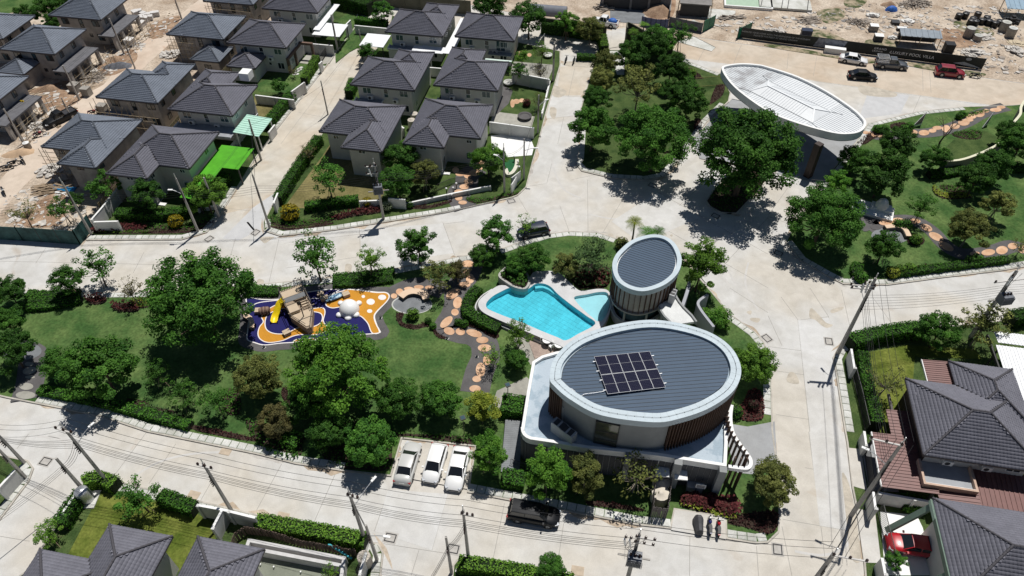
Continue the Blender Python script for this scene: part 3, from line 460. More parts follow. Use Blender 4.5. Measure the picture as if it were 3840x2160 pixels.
bed([(686, 570), (745, 575), (830, 562), (830, 568), (745, 582), (690, 576)], G['maroon'], .3, 60, .16, 'dark maroon edging strip along the middle verge')
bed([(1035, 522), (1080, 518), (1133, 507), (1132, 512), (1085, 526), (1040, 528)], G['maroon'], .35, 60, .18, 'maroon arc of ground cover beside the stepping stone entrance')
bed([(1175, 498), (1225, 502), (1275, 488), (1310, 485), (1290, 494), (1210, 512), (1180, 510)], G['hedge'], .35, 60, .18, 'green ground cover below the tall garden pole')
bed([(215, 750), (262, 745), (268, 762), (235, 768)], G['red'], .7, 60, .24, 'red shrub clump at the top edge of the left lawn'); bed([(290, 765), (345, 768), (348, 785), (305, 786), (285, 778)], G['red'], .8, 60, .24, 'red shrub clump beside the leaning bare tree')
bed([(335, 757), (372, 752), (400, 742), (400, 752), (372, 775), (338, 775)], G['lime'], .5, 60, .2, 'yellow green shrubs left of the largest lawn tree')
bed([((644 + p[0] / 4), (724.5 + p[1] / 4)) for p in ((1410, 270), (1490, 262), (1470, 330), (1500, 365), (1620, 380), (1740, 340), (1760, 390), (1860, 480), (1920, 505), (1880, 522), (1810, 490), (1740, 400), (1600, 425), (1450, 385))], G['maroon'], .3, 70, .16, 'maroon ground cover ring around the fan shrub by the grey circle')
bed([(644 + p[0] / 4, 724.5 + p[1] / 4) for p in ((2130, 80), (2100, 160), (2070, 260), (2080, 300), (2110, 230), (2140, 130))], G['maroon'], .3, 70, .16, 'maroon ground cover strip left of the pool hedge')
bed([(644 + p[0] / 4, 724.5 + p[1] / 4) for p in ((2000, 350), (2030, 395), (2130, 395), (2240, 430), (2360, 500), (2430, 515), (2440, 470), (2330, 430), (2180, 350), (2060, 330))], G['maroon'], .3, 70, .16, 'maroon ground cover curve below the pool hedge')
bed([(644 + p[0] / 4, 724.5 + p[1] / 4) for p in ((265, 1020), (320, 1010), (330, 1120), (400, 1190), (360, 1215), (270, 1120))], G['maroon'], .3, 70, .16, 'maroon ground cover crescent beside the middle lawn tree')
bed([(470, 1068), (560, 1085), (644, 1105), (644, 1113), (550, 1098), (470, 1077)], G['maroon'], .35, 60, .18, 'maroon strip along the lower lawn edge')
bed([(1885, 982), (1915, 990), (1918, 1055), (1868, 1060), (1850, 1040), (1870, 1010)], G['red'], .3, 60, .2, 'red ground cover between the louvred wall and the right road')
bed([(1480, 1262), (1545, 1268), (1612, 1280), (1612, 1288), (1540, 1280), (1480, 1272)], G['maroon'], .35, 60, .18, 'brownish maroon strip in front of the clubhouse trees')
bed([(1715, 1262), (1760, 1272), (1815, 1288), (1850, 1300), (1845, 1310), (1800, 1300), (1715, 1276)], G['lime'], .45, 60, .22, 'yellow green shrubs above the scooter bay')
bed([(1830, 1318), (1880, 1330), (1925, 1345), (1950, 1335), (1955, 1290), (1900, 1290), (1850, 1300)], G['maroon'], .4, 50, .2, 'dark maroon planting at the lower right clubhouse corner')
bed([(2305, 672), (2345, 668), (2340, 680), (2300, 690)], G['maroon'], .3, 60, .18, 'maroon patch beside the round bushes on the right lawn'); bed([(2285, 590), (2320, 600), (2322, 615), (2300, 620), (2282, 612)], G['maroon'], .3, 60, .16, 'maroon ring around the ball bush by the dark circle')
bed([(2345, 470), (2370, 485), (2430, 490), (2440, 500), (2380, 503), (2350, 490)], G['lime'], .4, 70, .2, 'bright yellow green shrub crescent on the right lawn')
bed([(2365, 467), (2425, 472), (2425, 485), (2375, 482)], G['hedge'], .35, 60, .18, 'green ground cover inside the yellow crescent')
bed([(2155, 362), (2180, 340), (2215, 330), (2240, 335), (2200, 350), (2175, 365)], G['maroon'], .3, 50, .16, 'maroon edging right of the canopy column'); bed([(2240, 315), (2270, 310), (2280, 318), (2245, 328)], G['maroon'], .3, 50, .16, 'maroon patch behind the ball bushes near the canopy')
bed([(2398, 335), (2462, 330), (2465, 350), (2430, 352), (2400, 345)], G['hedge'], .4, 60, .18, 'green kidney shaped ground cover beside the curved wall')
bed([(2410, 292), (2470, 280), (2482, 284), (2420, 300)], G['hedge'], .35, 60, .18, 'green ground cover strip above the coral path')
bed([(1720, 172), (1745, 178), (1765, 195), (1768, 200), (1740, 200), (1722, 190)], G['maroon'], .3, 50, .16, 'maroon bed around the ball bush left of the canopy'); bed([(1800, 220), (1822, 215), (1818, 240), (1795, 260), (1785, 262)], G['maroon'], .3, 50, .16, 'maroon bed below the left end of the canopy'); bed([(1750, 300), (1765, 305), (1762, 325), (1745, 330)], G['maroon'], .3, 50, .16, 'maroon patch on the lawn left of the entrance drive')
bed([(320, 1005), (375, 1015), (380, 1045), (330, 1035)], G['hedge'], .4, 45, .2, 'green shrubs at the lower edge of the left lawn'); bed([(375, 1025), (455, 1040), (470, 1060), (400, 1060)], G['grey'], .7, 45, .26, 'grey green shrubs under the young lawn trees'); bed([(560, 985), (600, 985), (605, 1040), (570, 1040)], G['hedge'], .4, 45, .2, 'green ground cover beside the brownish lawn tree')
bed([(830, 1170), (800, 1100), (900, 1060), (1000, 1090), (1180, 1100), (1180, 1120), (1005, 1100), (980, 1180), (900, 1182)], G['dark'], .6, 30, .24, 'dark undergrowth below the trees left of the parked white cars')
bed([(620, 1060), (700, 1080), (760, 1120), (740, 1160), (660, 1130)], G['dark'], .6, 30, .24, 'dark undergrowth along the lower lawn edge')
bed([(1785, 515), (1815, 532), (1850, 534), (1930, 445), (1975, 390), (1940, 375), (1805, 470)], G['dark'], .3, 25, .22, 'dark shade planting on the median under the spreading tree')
def hedge(px, w, h, label, m=None, z=0.13, dens=95, size=0.17, cat='hedge'):
    m = m or G['hedge']; P = smooth(oo(*px), 3, False); P = [Vector((p.x, p.y, 0)) for p in P]; r = thing('hedge', label, cat, P[0], world=True)
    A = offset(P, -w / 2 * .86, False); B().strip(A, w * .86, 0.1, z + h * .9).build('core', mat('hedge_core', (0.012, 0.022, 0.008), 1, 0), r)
    pts = []; nr = []
    for i in range(len(P) - 1):
        a, b2 = P[i], P[i + 1]; d = b2 - a; L = d.length
        if L < 1e-4: continue
        d.normalize(); s = Vector((-d.y, d.x, 0)); n = int(L * (w + 2 * h) * dens)
        t = RNG.uniform(0, L, n); u = RNG.uniform(-h, w + h, n)
        for ti, ui in zip(t, u):
            k = 0.06 * math.sin(ti * 3.1 + i) + random.gauss(0, .05)
            if ui < 0: pp = a + d * ti + s * (-w / 2 - k); pp.z = z + h + ui; nn = -s
            elif ui > w: pp = a + d * ti + s * (w / 2 + k); pp.z = z + h - (ui - w); nn = s
            else: pp = a + d * ti + s * (ui - w / 2); pp.z = z + h + k; nn = Vector((0, 0, 1))
            pts.append(pp - P[0]); nr.append(nn)
    pts = np.array(pts); nr = np.array(nr); V, F = leafcards(pts, nr, size, None); tone = np.clip(.45 + RNG.normal(0, .25, len(pts)), 0, 1)
    link('leaves', mesh_np('leaves', V, F, m, tone=tone), r)
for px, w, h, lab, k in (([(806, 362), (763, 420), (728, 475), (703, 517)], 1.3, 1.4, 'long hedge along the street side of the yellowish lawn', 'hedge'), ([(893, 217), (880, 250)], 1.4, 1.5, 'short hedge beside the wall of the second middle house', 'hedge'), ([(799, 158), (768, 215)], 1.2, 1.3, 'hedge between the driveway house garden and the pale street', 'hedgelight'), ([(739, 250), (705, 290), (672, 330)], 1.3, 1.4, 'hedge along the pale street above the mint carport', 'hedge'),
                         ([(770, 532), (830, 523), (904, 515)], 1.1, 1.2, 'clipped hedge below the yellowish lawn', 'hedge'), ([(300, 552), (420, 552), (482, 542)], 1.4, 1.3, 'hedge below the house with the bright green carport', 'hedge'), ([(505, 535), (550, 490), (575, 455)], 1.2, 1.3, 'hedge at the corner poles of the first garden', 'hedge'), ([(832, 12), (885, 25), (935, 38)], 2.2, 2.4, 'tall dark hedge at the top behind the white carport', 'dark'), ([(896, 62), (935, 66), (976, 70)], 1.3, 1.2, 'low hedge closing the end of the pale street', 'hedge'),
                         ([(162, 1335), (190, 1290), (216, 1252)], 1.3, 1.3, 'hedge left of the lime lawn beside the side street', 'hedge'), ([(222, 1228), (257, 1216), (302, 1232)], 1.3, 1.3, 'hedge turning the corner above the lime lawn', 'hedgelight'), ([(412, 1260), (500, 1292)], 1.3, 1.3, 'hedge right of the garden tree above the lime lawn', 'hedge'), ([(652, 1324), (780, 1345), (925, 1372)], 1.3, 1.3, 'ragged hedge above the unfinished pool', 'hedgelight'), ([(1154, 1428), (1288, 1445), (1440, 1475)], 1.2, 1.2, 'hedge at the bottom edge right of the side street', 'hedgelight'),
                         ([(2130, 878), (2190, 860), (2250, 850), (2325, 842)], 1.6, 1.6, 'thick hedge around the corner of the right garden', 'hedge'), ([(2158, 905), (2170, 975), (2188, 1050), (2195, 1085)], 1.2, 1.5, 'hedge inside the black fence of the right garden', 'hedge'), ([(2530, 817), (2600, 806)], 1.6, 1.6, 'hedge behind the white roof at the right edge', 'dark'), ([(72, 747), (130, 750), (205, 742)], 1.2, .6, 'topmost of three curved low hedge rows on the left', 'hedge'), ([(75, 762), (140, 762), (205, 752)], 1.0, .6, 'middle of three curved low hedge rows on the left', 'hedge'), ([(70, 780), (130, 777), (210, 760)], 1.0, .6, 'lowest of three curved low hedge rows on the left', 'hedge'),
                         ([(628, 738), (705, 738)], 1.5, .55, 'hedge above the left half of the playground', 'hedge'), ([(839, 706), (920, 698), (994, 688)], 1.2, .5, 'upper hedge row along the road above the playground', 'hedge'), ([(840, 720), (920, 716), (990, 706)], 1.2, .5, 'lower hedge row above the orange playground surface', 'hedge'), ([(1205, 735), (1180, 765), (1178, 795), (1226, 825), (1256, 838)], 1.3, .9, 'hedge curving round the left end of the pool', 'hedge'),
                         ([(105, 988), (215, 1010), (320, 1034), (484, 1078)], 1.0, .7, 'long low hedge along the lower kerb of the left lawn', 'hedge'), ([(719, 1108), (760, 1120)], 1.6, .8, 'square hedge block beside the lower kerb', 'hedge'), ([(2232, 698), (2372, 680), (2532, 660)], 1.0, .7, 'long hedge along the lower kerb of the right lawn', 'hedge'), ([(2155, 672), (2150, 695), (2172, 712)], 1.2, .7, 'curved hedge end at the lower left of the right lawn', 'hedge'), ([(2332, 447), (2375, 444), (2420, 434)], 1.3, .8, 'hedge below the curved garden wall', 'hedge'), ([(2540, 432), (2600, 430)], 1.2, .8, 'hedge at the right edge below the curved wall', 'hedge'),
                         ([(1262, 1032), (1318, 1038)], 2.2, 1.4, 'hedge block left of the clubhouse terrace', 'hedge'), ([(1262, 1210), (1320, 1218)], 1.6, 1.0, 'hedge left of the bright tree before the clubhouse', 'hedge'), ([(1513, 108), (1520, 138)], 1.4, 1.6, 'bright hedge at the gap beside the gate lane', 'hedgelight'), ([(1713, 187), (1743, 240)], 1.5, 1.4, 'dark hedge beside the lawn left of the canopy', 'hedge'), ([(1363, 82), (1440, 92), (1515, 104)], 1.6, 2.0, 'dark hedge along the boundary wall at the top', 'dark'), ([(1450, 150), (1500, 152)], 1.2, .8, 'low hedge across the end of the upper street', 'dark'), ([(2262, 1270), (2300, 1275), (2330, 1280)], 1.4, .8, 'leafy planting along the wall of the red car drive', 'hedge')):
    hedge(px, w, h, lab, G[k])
def ball(u, v, r, label, m, name='ball_bush', cat='bush', fl=.9, z=0.13, n=420):
    p = O(u, v, z + r * .8); t = thing(name, label, cat, (p.x, p.y, z)); key = 'BALLC'
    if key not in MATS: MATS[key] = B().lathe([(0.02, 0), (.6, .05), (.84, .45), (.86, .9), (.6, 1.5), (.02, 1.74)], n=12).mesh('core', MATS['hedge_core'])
    if 'BALL%d' % n not in MATS:
        P = RNG.normal(size=(n, 3)); P /= np.linalg.norm(P, axis=1, keepdims=True); P[:, 2] = P[:, 2] * .95; Q = P * RNG.uniform(.86, 1.0, n)[:, None] + [0, 0, .9]; V, F = leafcards(Q, P, .24, None, .4); MATS['BALL%d' % n] = mesh_np('leaves', V, F, m, tone=np.clip(.5 + RNG.normal(0, .25, n), 0, 1))
    link('core', MATS[key], t, sc=(r * .9, r * .9, r * fl * .9)); link('leaves', MATS['BALL%d' % n], t, sc=(r, r, r * fl), m=m)
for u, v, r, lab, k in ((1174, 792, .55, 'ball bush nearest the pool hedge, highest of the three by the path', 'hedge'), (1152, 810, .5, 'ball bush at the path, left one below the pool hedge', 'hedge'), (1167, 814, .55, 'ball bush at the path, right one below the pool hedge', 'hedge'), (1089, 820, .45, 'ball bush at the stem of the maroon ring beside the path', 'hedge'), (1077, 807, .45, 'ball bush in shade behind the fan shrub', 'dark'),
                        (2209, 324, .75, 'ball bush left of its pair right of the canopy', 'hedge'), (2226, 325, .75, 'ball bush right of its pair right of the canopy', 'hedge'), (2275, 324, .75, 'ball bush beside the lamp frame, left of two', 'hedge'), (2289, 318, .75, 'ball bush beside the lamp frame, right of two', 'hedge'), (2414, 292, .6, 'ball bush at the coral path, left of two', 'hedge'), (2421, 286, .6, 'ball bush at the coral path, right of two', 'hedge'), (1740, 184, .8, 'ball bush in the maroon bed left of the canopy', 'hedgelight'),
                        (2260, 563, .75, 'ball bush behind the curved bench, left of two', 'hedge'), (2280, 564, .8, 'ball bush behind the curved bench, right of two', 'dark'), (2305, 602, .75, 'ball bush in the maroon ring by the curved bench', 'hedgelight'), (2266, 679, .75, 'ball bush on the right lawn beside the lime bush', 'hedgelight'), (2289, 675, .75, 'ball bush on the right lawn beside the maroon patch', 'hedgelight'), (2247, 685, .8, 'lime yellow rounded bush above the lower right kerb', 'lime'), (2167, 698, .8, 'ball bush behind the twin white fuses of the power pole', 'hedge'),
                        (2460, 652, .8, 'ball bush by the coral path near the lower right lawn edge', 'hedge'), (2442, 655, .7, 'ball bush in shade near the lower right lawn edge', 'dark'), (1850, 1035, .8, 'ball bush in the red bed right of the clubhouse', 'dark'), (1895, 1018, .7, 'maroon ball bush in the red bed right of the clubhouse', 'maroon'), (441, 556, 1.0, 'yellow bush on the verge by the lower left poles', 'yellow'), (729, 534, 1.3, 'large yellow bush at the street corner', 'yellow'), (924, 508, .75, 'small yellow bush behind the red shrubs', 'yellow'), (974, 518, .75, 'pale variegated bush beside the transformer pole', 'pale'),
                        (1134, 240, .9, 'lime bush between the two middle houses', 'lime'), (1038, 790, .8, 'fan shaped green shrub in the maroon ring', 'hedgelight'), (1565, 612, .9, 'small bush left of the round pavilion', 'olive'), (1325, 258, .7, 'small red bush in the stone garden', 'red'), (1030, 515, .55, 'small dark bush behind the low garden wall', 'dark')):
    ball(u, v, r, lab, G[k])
for i, (x, y) in enumerate(((1770, 680), (1850, 670), (1900, 700), (1950, 720), (2010, 680), (2060, 720), (2120, 710), (2150, 780), (2210, 700), (2230, 770))):
    p = c(2, 3, x, y, .3); n = 90; a = RNG.uniform(0, 2 * PI, n); t2 = RNG.uniform(.1, 1, n); Q = np.c_[np.cos(a) * t2 * .7, np.sin(a) * t2 * .7, .75 - t2 * t2 * .45]; V, F = leafcards(Q, np.c_[np.cos(a) * .5, np.sin(a) * .5, np.ones(n)], .3, None, .3)
    tag(link('red_plant', mesh_np('red_plant', V, F, G['red'], tone=RNG.uniform(0, 1, n)), None, (p.x, p.y, .15)), 'crimson strap leaved plant in the row above the scooter bay', 'plant', 'crimson plants above the scooter bay')
# ================================================================ HOUSES
TILT = .448; TW, TL = .30, .33
def tile_verts(seg=4):
    xs = np.linspace(-TW / 2, TW / 2, seg + 1); zs = .018 + .013 * np.cos((xs / TW + .12) * 2 * PI); V = []
    for y, dz in ((TL * .62, 0.0), (-TL * .5, .024), (-TL * .5, -.02)): V += [(x, y, z + dz if dz >= 0 else 0) for x, z in zip(xs, zs)]
    F = [(r * (seg + 1) + i, r * (seg + 1) + i + 1, (r + 1) * (seg + 1) + i + 1, (r + 1) * (seg + 1) + i)[::-1] for r in (0, 1) for i in range(seg)]
    return np.array(V), np.array(F)
TV, TF = tile_verts(4); TILEME = {}
def hfield(r, a, b): return TILT * min(a - r[0], r[1] - a, b - r[2], r[3] - b)
def hipsolid(bd, r, z):
    a0, a1, b0, b1 = r; h = min(a1 - a0, b1 - b0) / 2; k = TILT * h; zt = z + k
    if a1 - a0 > b1 - b0: R = [(a0 + h, b0 + h, zt), (a1 - h, b0 + h, zt)]; tops = ((0, 1, 5, 4), (1, 2, 5), (2, 3, 4, 5), (3, 0, 4))
    else: R = [(a0 + h, b0 + h, zt), (a0 + h, b1 - h, zt)]; tops = ((0, 1, 4), (1, 2, 5, 4), (2, 3, 5), (3, 0, 4, 5))
    V = [(a0, b0, z), (a1, b0, z), (a1, b1, z), (a0, b1, z)] + R + [(a0, b0, z - .16), (a1, b0, z - .16), (a1, b1, z - .16), (a0, b1, z - .16)]
    bd.add(V, list(tops) + [(9, 8, 7, 6)] + [(6 + i, 6 + (i + 1) % 4, (i + 1) % 4, i) for i in range(4)])
def make_roof(parent, rects, z, tm, cm, near=False, camloc=None):
    bd = B()
    for i, r in enumerate(rects): hipsolid(bd, (r[0] + .02 * i, r[1] - .02 * i, r[2] + .02 * i, r[3] - .02 * i), z - .06 - .012 * i)
    roof = bd.build('roof', TRIM, parent)
    ct = 1 / math.sqrt(1 + TILT * TILT); st = TILT * ct; step = TL * .92 * ct; Ms = []
    def visible(i, a, b, h):
        for j, r in enumerate(rects):
            if j != i and r[0] < a < r[1] and r[2] < b < r[3]:
                hj = hfield(r, a, b)
                if hj > h + 1e-3 or (j < i and hj > h - 1e-3): return False
        return True
    for i, r in enumerate(rects):
        a0, a1, b0, b1 = r; h2 = min(a1 - a0, b1 - b0) / 2
        for side in range(4):
            L = (a1 - a0) if side in (0, 2) else (b1 - b0); nrow = int(h2 / step)
            for k in range(nrow + 1):
                d = (k + .5) * step
                if d > h2: break
                n = int((L - 2 * d) / TW)
                for m in range(-(n // 2) - 1, n // 2 + 2):
                    u = m * TW
                    if abs(u) > L / 2 - d + .10: continue
                    ca, cb = (a0 + a1) / 2, (b0 + b1) / 2
                    if side == 0: a, b, ax, ay = ca + u, b0 + d, (1, 0), (0, 1)
                    elif side == 1: a, b, ax, ay = a1 - d, cb + u, (0, 1), (-1, 0)
                    elif side == 2: a, b, ax, ay = ca - u, b1 - d, (-1, 0), (0, -1)
                    else: a, b, ax, ay = a0 + d, cb - u, (0, -1), (1, 0)
                    if not visible(i, a, b, TILT * d): continue
                    Ms.append((a, b, z + TILT * d, ax[0], ax[1], ay[0], ay[1]))
    Ms = np.array(Ms)
    if near:
        P = Matrix.Translation(parent.location) @ parent.rotation_euler.to_matrix().to_4x4(); vis = []
        for t in Ms:
            w = P @ Vector((t[0], t[1], t[2])); d = w - Vector((0, 0, CAM_H)); dep = d.dot(_F); u = 1288 + FPX / 1.49068 * d.dot(CX) / dep; v = 724.5 - FPX / 1.49068 * d.dot(CU) / dep
            vis.append(dep if (-5 < u < 2581 and -5 < v < 1454) else 1e6 + dep)
        od = np.argsort(vis); sel = od[:300]; rest = od[300:]
        if tm.name not in TILEME: TILEME[tm.name] = mesh_np('roof_tile', TV, TF, tm, False)
        for s in sel:
            t = Ms[s]; X = Vector((t[3], t[4], 0)); Y = Vector((t[5] * ct, t[6] * ct, st)); Z = X.cross(Y)
            o = link('roof_tile', TILEME[tm.name], roof); o.matrix_local = Matrix(((X.x, Y.x, Z.x, t[0]), (X.y, Y.y, Z.y, t[1]), (X.z, Y.z, Z.z, t[2]), (0, 0, 0, 1)))
        Ms = Ms[rest]
    if len(Ms):
        n = len(Ms); X = np.c_[Ms[:, 3], Ms[:, 4], np.zeros(n)]; Y = np.c_[Ms[:, 5] * ct, Ms[:, 6] * ct, np.full(n, st)]; Z = np.cross(X, Y); jz = RNG.normal(0, .004, n)
        V = Ms[:, None, :3] + TV[None, :, 0:1] * X[:, None] + TV[None, :, 1:2] * Y[:, None] + (TV[None, :, 2:3] + jz[:, None, None]) * Z[:, None]
        F = (TF[None] + (np.arange(n) * len(TV))[:, None, None]).reshape(-1, 4); tag(link('roof_tiles', mesh_np('roof_tiles', V, F, tm), roof), None, None, None, 'stuff')
    cb = B(); caps = []
    for i, r in enumerate(rects):
        a0, a1, b0, b1 = r; h = min(a1 - a0, b1 - b0) / 2
        if a1 - a0 > b1 - b0: e0, e1 = (a0 + h, b0 + h), (a1 - h, b0 + h); segs = [((a0, b0), e0), ((a0, b1), e0), ((a1, b0), e1), ((a1, b1), e1), (e0, e1)]
        else: e0, e1 = (a0 + h, b0 + h), (a0 + h, b1 - h); segs = [((a0, b0), e0), ((a1, b0), e0), ((a0, b1), e1), ((a1, b1), e1), (e0, e1)]
        for p, s in segs:
            D = math.dist(p, s); n = max(1, int(D / .38))
            if D < .05: continue
            for k in range(n):
                t0, t1 = k / n, (k + 1.12) / n; pa = [(p[0] + (s[0] - p[0]) * t, p[1] + (s[1] - p[1]) * t) for t in (t0, min(t1, 1.0))]; m = ((pa[0][0] + pa[1][0]) / 2, (pa[0][1] + pa[1][1]) / 2)
                hm = hfield(r, *m)
                def hides(j, x):
                    e = sorted((m[0] - x[0], x[1] - m[0], m[1] - x[2], x[3] - m[1])); hj = TILT * e[0]
                    return hj > hm + .03 or (abs(hj - hm) < .03 and (j < i or e[1] - e[0] > .15))
                if not any(j != i and hides(j, x) for j, x in enumerate(rects)): caps.append((*pa, hfield(r, *pa[0]) + z, hfield(r, *pa[1]) + z))
    if near:
        for pa, pb, za, zb in caps:
            b2 = B(); b2.tube([Vector((0, 0, 0)), Vector((pb[0] - pa[0], pb[1] - pa[1], zb - za))], [.12, .095], 6); link('ridge_tile', b2.mesh('ridge_tile', cm), roof, (pa[0], pa[1], za + .06))
    else:
        for pa, pb, za, zb in caps: cb.tube([(pa[0], pa[1], za + .06), (pb[0], pb[1], zb + .06)], [.125, .095], 6)
        cb.build('ridge_cap', cm, roof)
WINME = {}
def window(parent, face, pos, plane, z, w, h, kind='double', fm=WHITE):
    key = (w, h, kind, fm.name)
    if key not in WINME:
        t = .07; b = B(); b.box(-w / 2, w / 2, -.06, 0, 0, t); b.box(-w / 2, w / 2, -.06, 0, h - t, h); b.box(-w / 2, -w / 2 + t, -.06, 0, t, h - t); b.box(w / 2 - t, w / 2, -.06, 0, t, h - t)
        panes = []
        if kind == 'double': b.box(-t / 2, t / 2, -.06, 0, t, h - t); panes = [(-w / 2 + t, -t / 2, t, h - t), (t / 2, w / 2 - t, t, h - t)]
        elif kind == 'tall': b.box(-w / 2 + t, w / 2 - t, -.06, 0, h * .42, h * .42 + t); panes = [(-w / 2 + t, w / 2 - t, t, h * .42), (-w / 2 + t, w / 2 - t, h * .42 + t, h - t)]
        else: panes = [(-w / 2 + t, w / 2 - t, t, h - t)]
        WINME[key] = (b.mesh('window', fm), [B().box(p[0], p[1], -.03, -.01, p[2], p[3]).mesh('pane', GLASS if random.random() < .6 else GLASS2) for p in panes])
    fr, ps = WINME[key]; rz = {'F': 0, 'R': PI / 2, 'B': PI, 'L': -PI / 2}[face]; loc = (pos, plane, z) if face in 'FB' else (plane, pos, z)
    o = link('window', fr, parent, loc, (0, 0, rz))
    for p in ps: link('pane', p, o)
ACME = {}
def aircon(parent, face, pos, plane, z):
    if not ACME:
        b = B(); b.box(-.42, .42, -.42, -.10, 0, .62); b.box(-.36, -.30, -.10, 0, 0.0, .05); b.box(.30, .36, -.10, 0, 0.0, .05); ACME['b'] = b.mesh('air_conditioner', WHITE)
        b = B(); [b.tube([(-.08 + .22 * math.cos(t) * 1, -.425, .31 + .22 * math.sin(t)) for t in [2 * PI * i / 12 + o for i in range(13)]], .018, 4, False) for o in (0,)]; b.add([(-.08 + .2 * math.cos(2 * PI * i / 12), -.424, .31 + .2 * math.sin(2 * PI * i / 12)) for i in range(12)], [tuple(range(12))]); ACME['f'] = b.mesh('fan_grille', STEEL)
    rz = {'F': 0, 'R': PI / 2, 'B': PI, 'L': -PI / 2}[face]; loc = (pos, plane, z) if face in 'FB' else (plane, pos, z)
    o = link('air_conditioner', ACME['b'], parent, loc, (0, 0, rz)); link('fan_grille', ACME['f'], o)
OVH = .8
def house(label, rects, z=5.1, kind='done', bay=None, porch=True, wins='std', near=False, lower=True, back=None, ac=True):
    r0 = rects[0]; a0, b0 = r0[0], r0[2]; t = thing('house', label, 'house', ab(a0, b0), GA, 'two storey houses with tiled hip roofs')
    R = [tuple(v - o for v, o in zip(r, (a0, a0, b0, b0))) for r in rects]; raw = kind == 'raw'; wm = WALLG if raw else WALLP; tm, cm = (TILEB, CAPB) if raw else (TILE, CAPM)
    wb = B()
    for i, r in enumerate(R): e = OVH - .004 * i; wb.box(r[0] + e, r[1] - e, r[2] + e, r[3] - e, 0, z - .1 - .01 * i)
    wb.build('wall', wm, t); make_roof(t, R, z, tm, cm, near)
    fb = B()
    for i, r in enumerate(R):   # fascia boards under the eaves, where no other roof crosses
        for pa, pb in (((r[0], r[2]), (r[1], r[2])), ((r[1], r[2]), (r[1], r[3])), ((r[1], r[3]), (r[0], r[3])), ((r[0], r[3]), (r[0], r[2]))):
            n = 12
            for k in range(n):
                u, v = [(pa[0] + (pb[0] - pa[0]) * s / n, pa[1] + (pb[1] - pa[1]) * s / n) for s in (k, k + 1)]; m = ((u[0] + v[0]) / 2, (u[1] + v[1]) / 2)
                if any(j != i and x[0] - .01 < m[0] < x[1] + .01 and x[2] - .01 < m[1] < x[3] + .01 and (j < i or hfield(x, *m) > .02) for j, x in enumerate(R)): continue
                fb.bar((u[0], u[1], z - .08 - .004 * i), (v[0], v[1], z - .08 - .004 * i), .05, .2)
    fb.build('fascia', TRIM, t); w = r0[1] - r0[0]; fr = OVH; rt = w - OVH; m = R[0]; wf = (STEEL if raw else WHITE)
    if wins == 'std':
        for f, kd, ww, hh, zz in ((.22, 'double', 1.35, 1.05, 3.35), (.52, 'tall', .75, 1.5, 2.95), (.80, 'double', 1.35, 1.05, 3.35)): window(t, 'F', w * f, fr, zz, ww, hh, kd, wf)
        if lower: window(t, 'F', w * .80, fr, .75, 1.2, 1.2, 'double', wf); window(t, 'F', w * .62, fr, 1.3, .6, .6, 'single', wf)
        for f, zz in ((.25, 3.4), (.62, 3.4), (.3, .9)): window(t, 'R', (r0[3] - r0[2]) * f, rt, zz, .9, 1.0, 'double', wf)
        if ac and not raw: aircon(t, 'F', w * .27, fr, 2.55); aircon(t, 'F', w * .665, fr, 2.3)
    elif wins == 'wing':        # the front wing carries the windows
        x = R[1]; window(t, 'F', w * .2 if x[0] > 2 else w * .82, fr, 3.6, .8, .6, 'double', wf); window(t, 'F', (x[0] + x[1]) / 2 - .3, x[2] + OVH, 3.9, 1.0, .5, 'double', wf); window(t, 'R', (x[2] + 2), x[1] - OVH, 3.6, .9, .7, 'double', wf)
        if x[0] < 2: window(t, 'F', w * .84, fr, .9, 1.5, 1.2, 'double', wf); window(t, 'R', x[2] + 1.9, x[1] - OVH, .15, 1.4, 2.0, 'double', wf); window(t, 'R', 5.5, rt, 3.5, 1.0, 1.0, 'double', wf)
    if porch and wins == 'std':  # single storey kitchen with a flat roof at the front left
        pb = B(); pb.box(OVH - .35, w * .46, -.55, OVH - .003, 0, 2.3); pb.build('annex', wm, t); pb = B(); pb.box(OVH - .5, w * .47, -.75, OVH - .006, 2.3, 2.42); pb.k = 1; [pb.box(*e, 2.42, 2.6) for e in ((OVH - .5, w * .47, -.75, -.6), (OVH - .5, OVH - .35, -.6, OVH - .01), (w * .47 - .15, w * .47, -.6, OVH - .01))]
        pb.build('flat_roof', [mat('flat_roof_screed', (0.30, 0.31, 0.33), .9, .12, 1.0, fine=.08), WHITE if not raw else WALLG], t)
    if bay:                      # one storey bay with a small hip roof of its own
        x = (bay[0] - a0, bay[1] - a0, bay[2] - b0, bay[3] - b0); bb = B(); bb.box(x[0] + .5, x[1] - .5, x[2] + .5, OVH - .003, 0, bay[4] - .1); bb.build('bay_wall', wm, t); make_roof(t, [x], bay[4], tm, cm); window(t, 'F', (x[0] + x[1]) / 2, x[2] + .5, .9, 1.2, 1.1, 'double', wf)
    return t
HL = []
def Hs(*a, **k): t = house(*a, **k); HL.append(t); return t
# the two finished columns right of the pale street
Hs('grey roofed house with white flat canopies, topmost of the middle column', [(-42.5, -32.45, 109.1, 117.7), (-38.4, -32.45, 114, 120.9)])
Hs('grey roofed house with rear right wing, middle of the column beside the pale street', [(-42.5, -32.4, 91.9, 100.6), (-38.4, -32.4, 97, 103.7)])
Hs('grey roofed house with front wing over the yellowish lawn', [(-42.55, -32.4, 79.15, 87.6), (-38.2, -32.4, 76.05, 84)], wins='wing')
Hs('grey roofed house with black railed balcony, topmost beside the upper concrete street', [(-30.55, -20.5, 109.6, 118.4)], porch=False)
Hs('grey roofed house with rear left wing beside the stone garden', [(-30.05, -20.1, 93.95, 102.7), (-30.05, -24.4, 99, 105.9)])
Hs('grey roofed house with front left wing behind the round green play lawn', [(-30.2, -20.0, 81.4, 90.1), (-30.2, -24.4, 78.4, 86)], wins='wing')
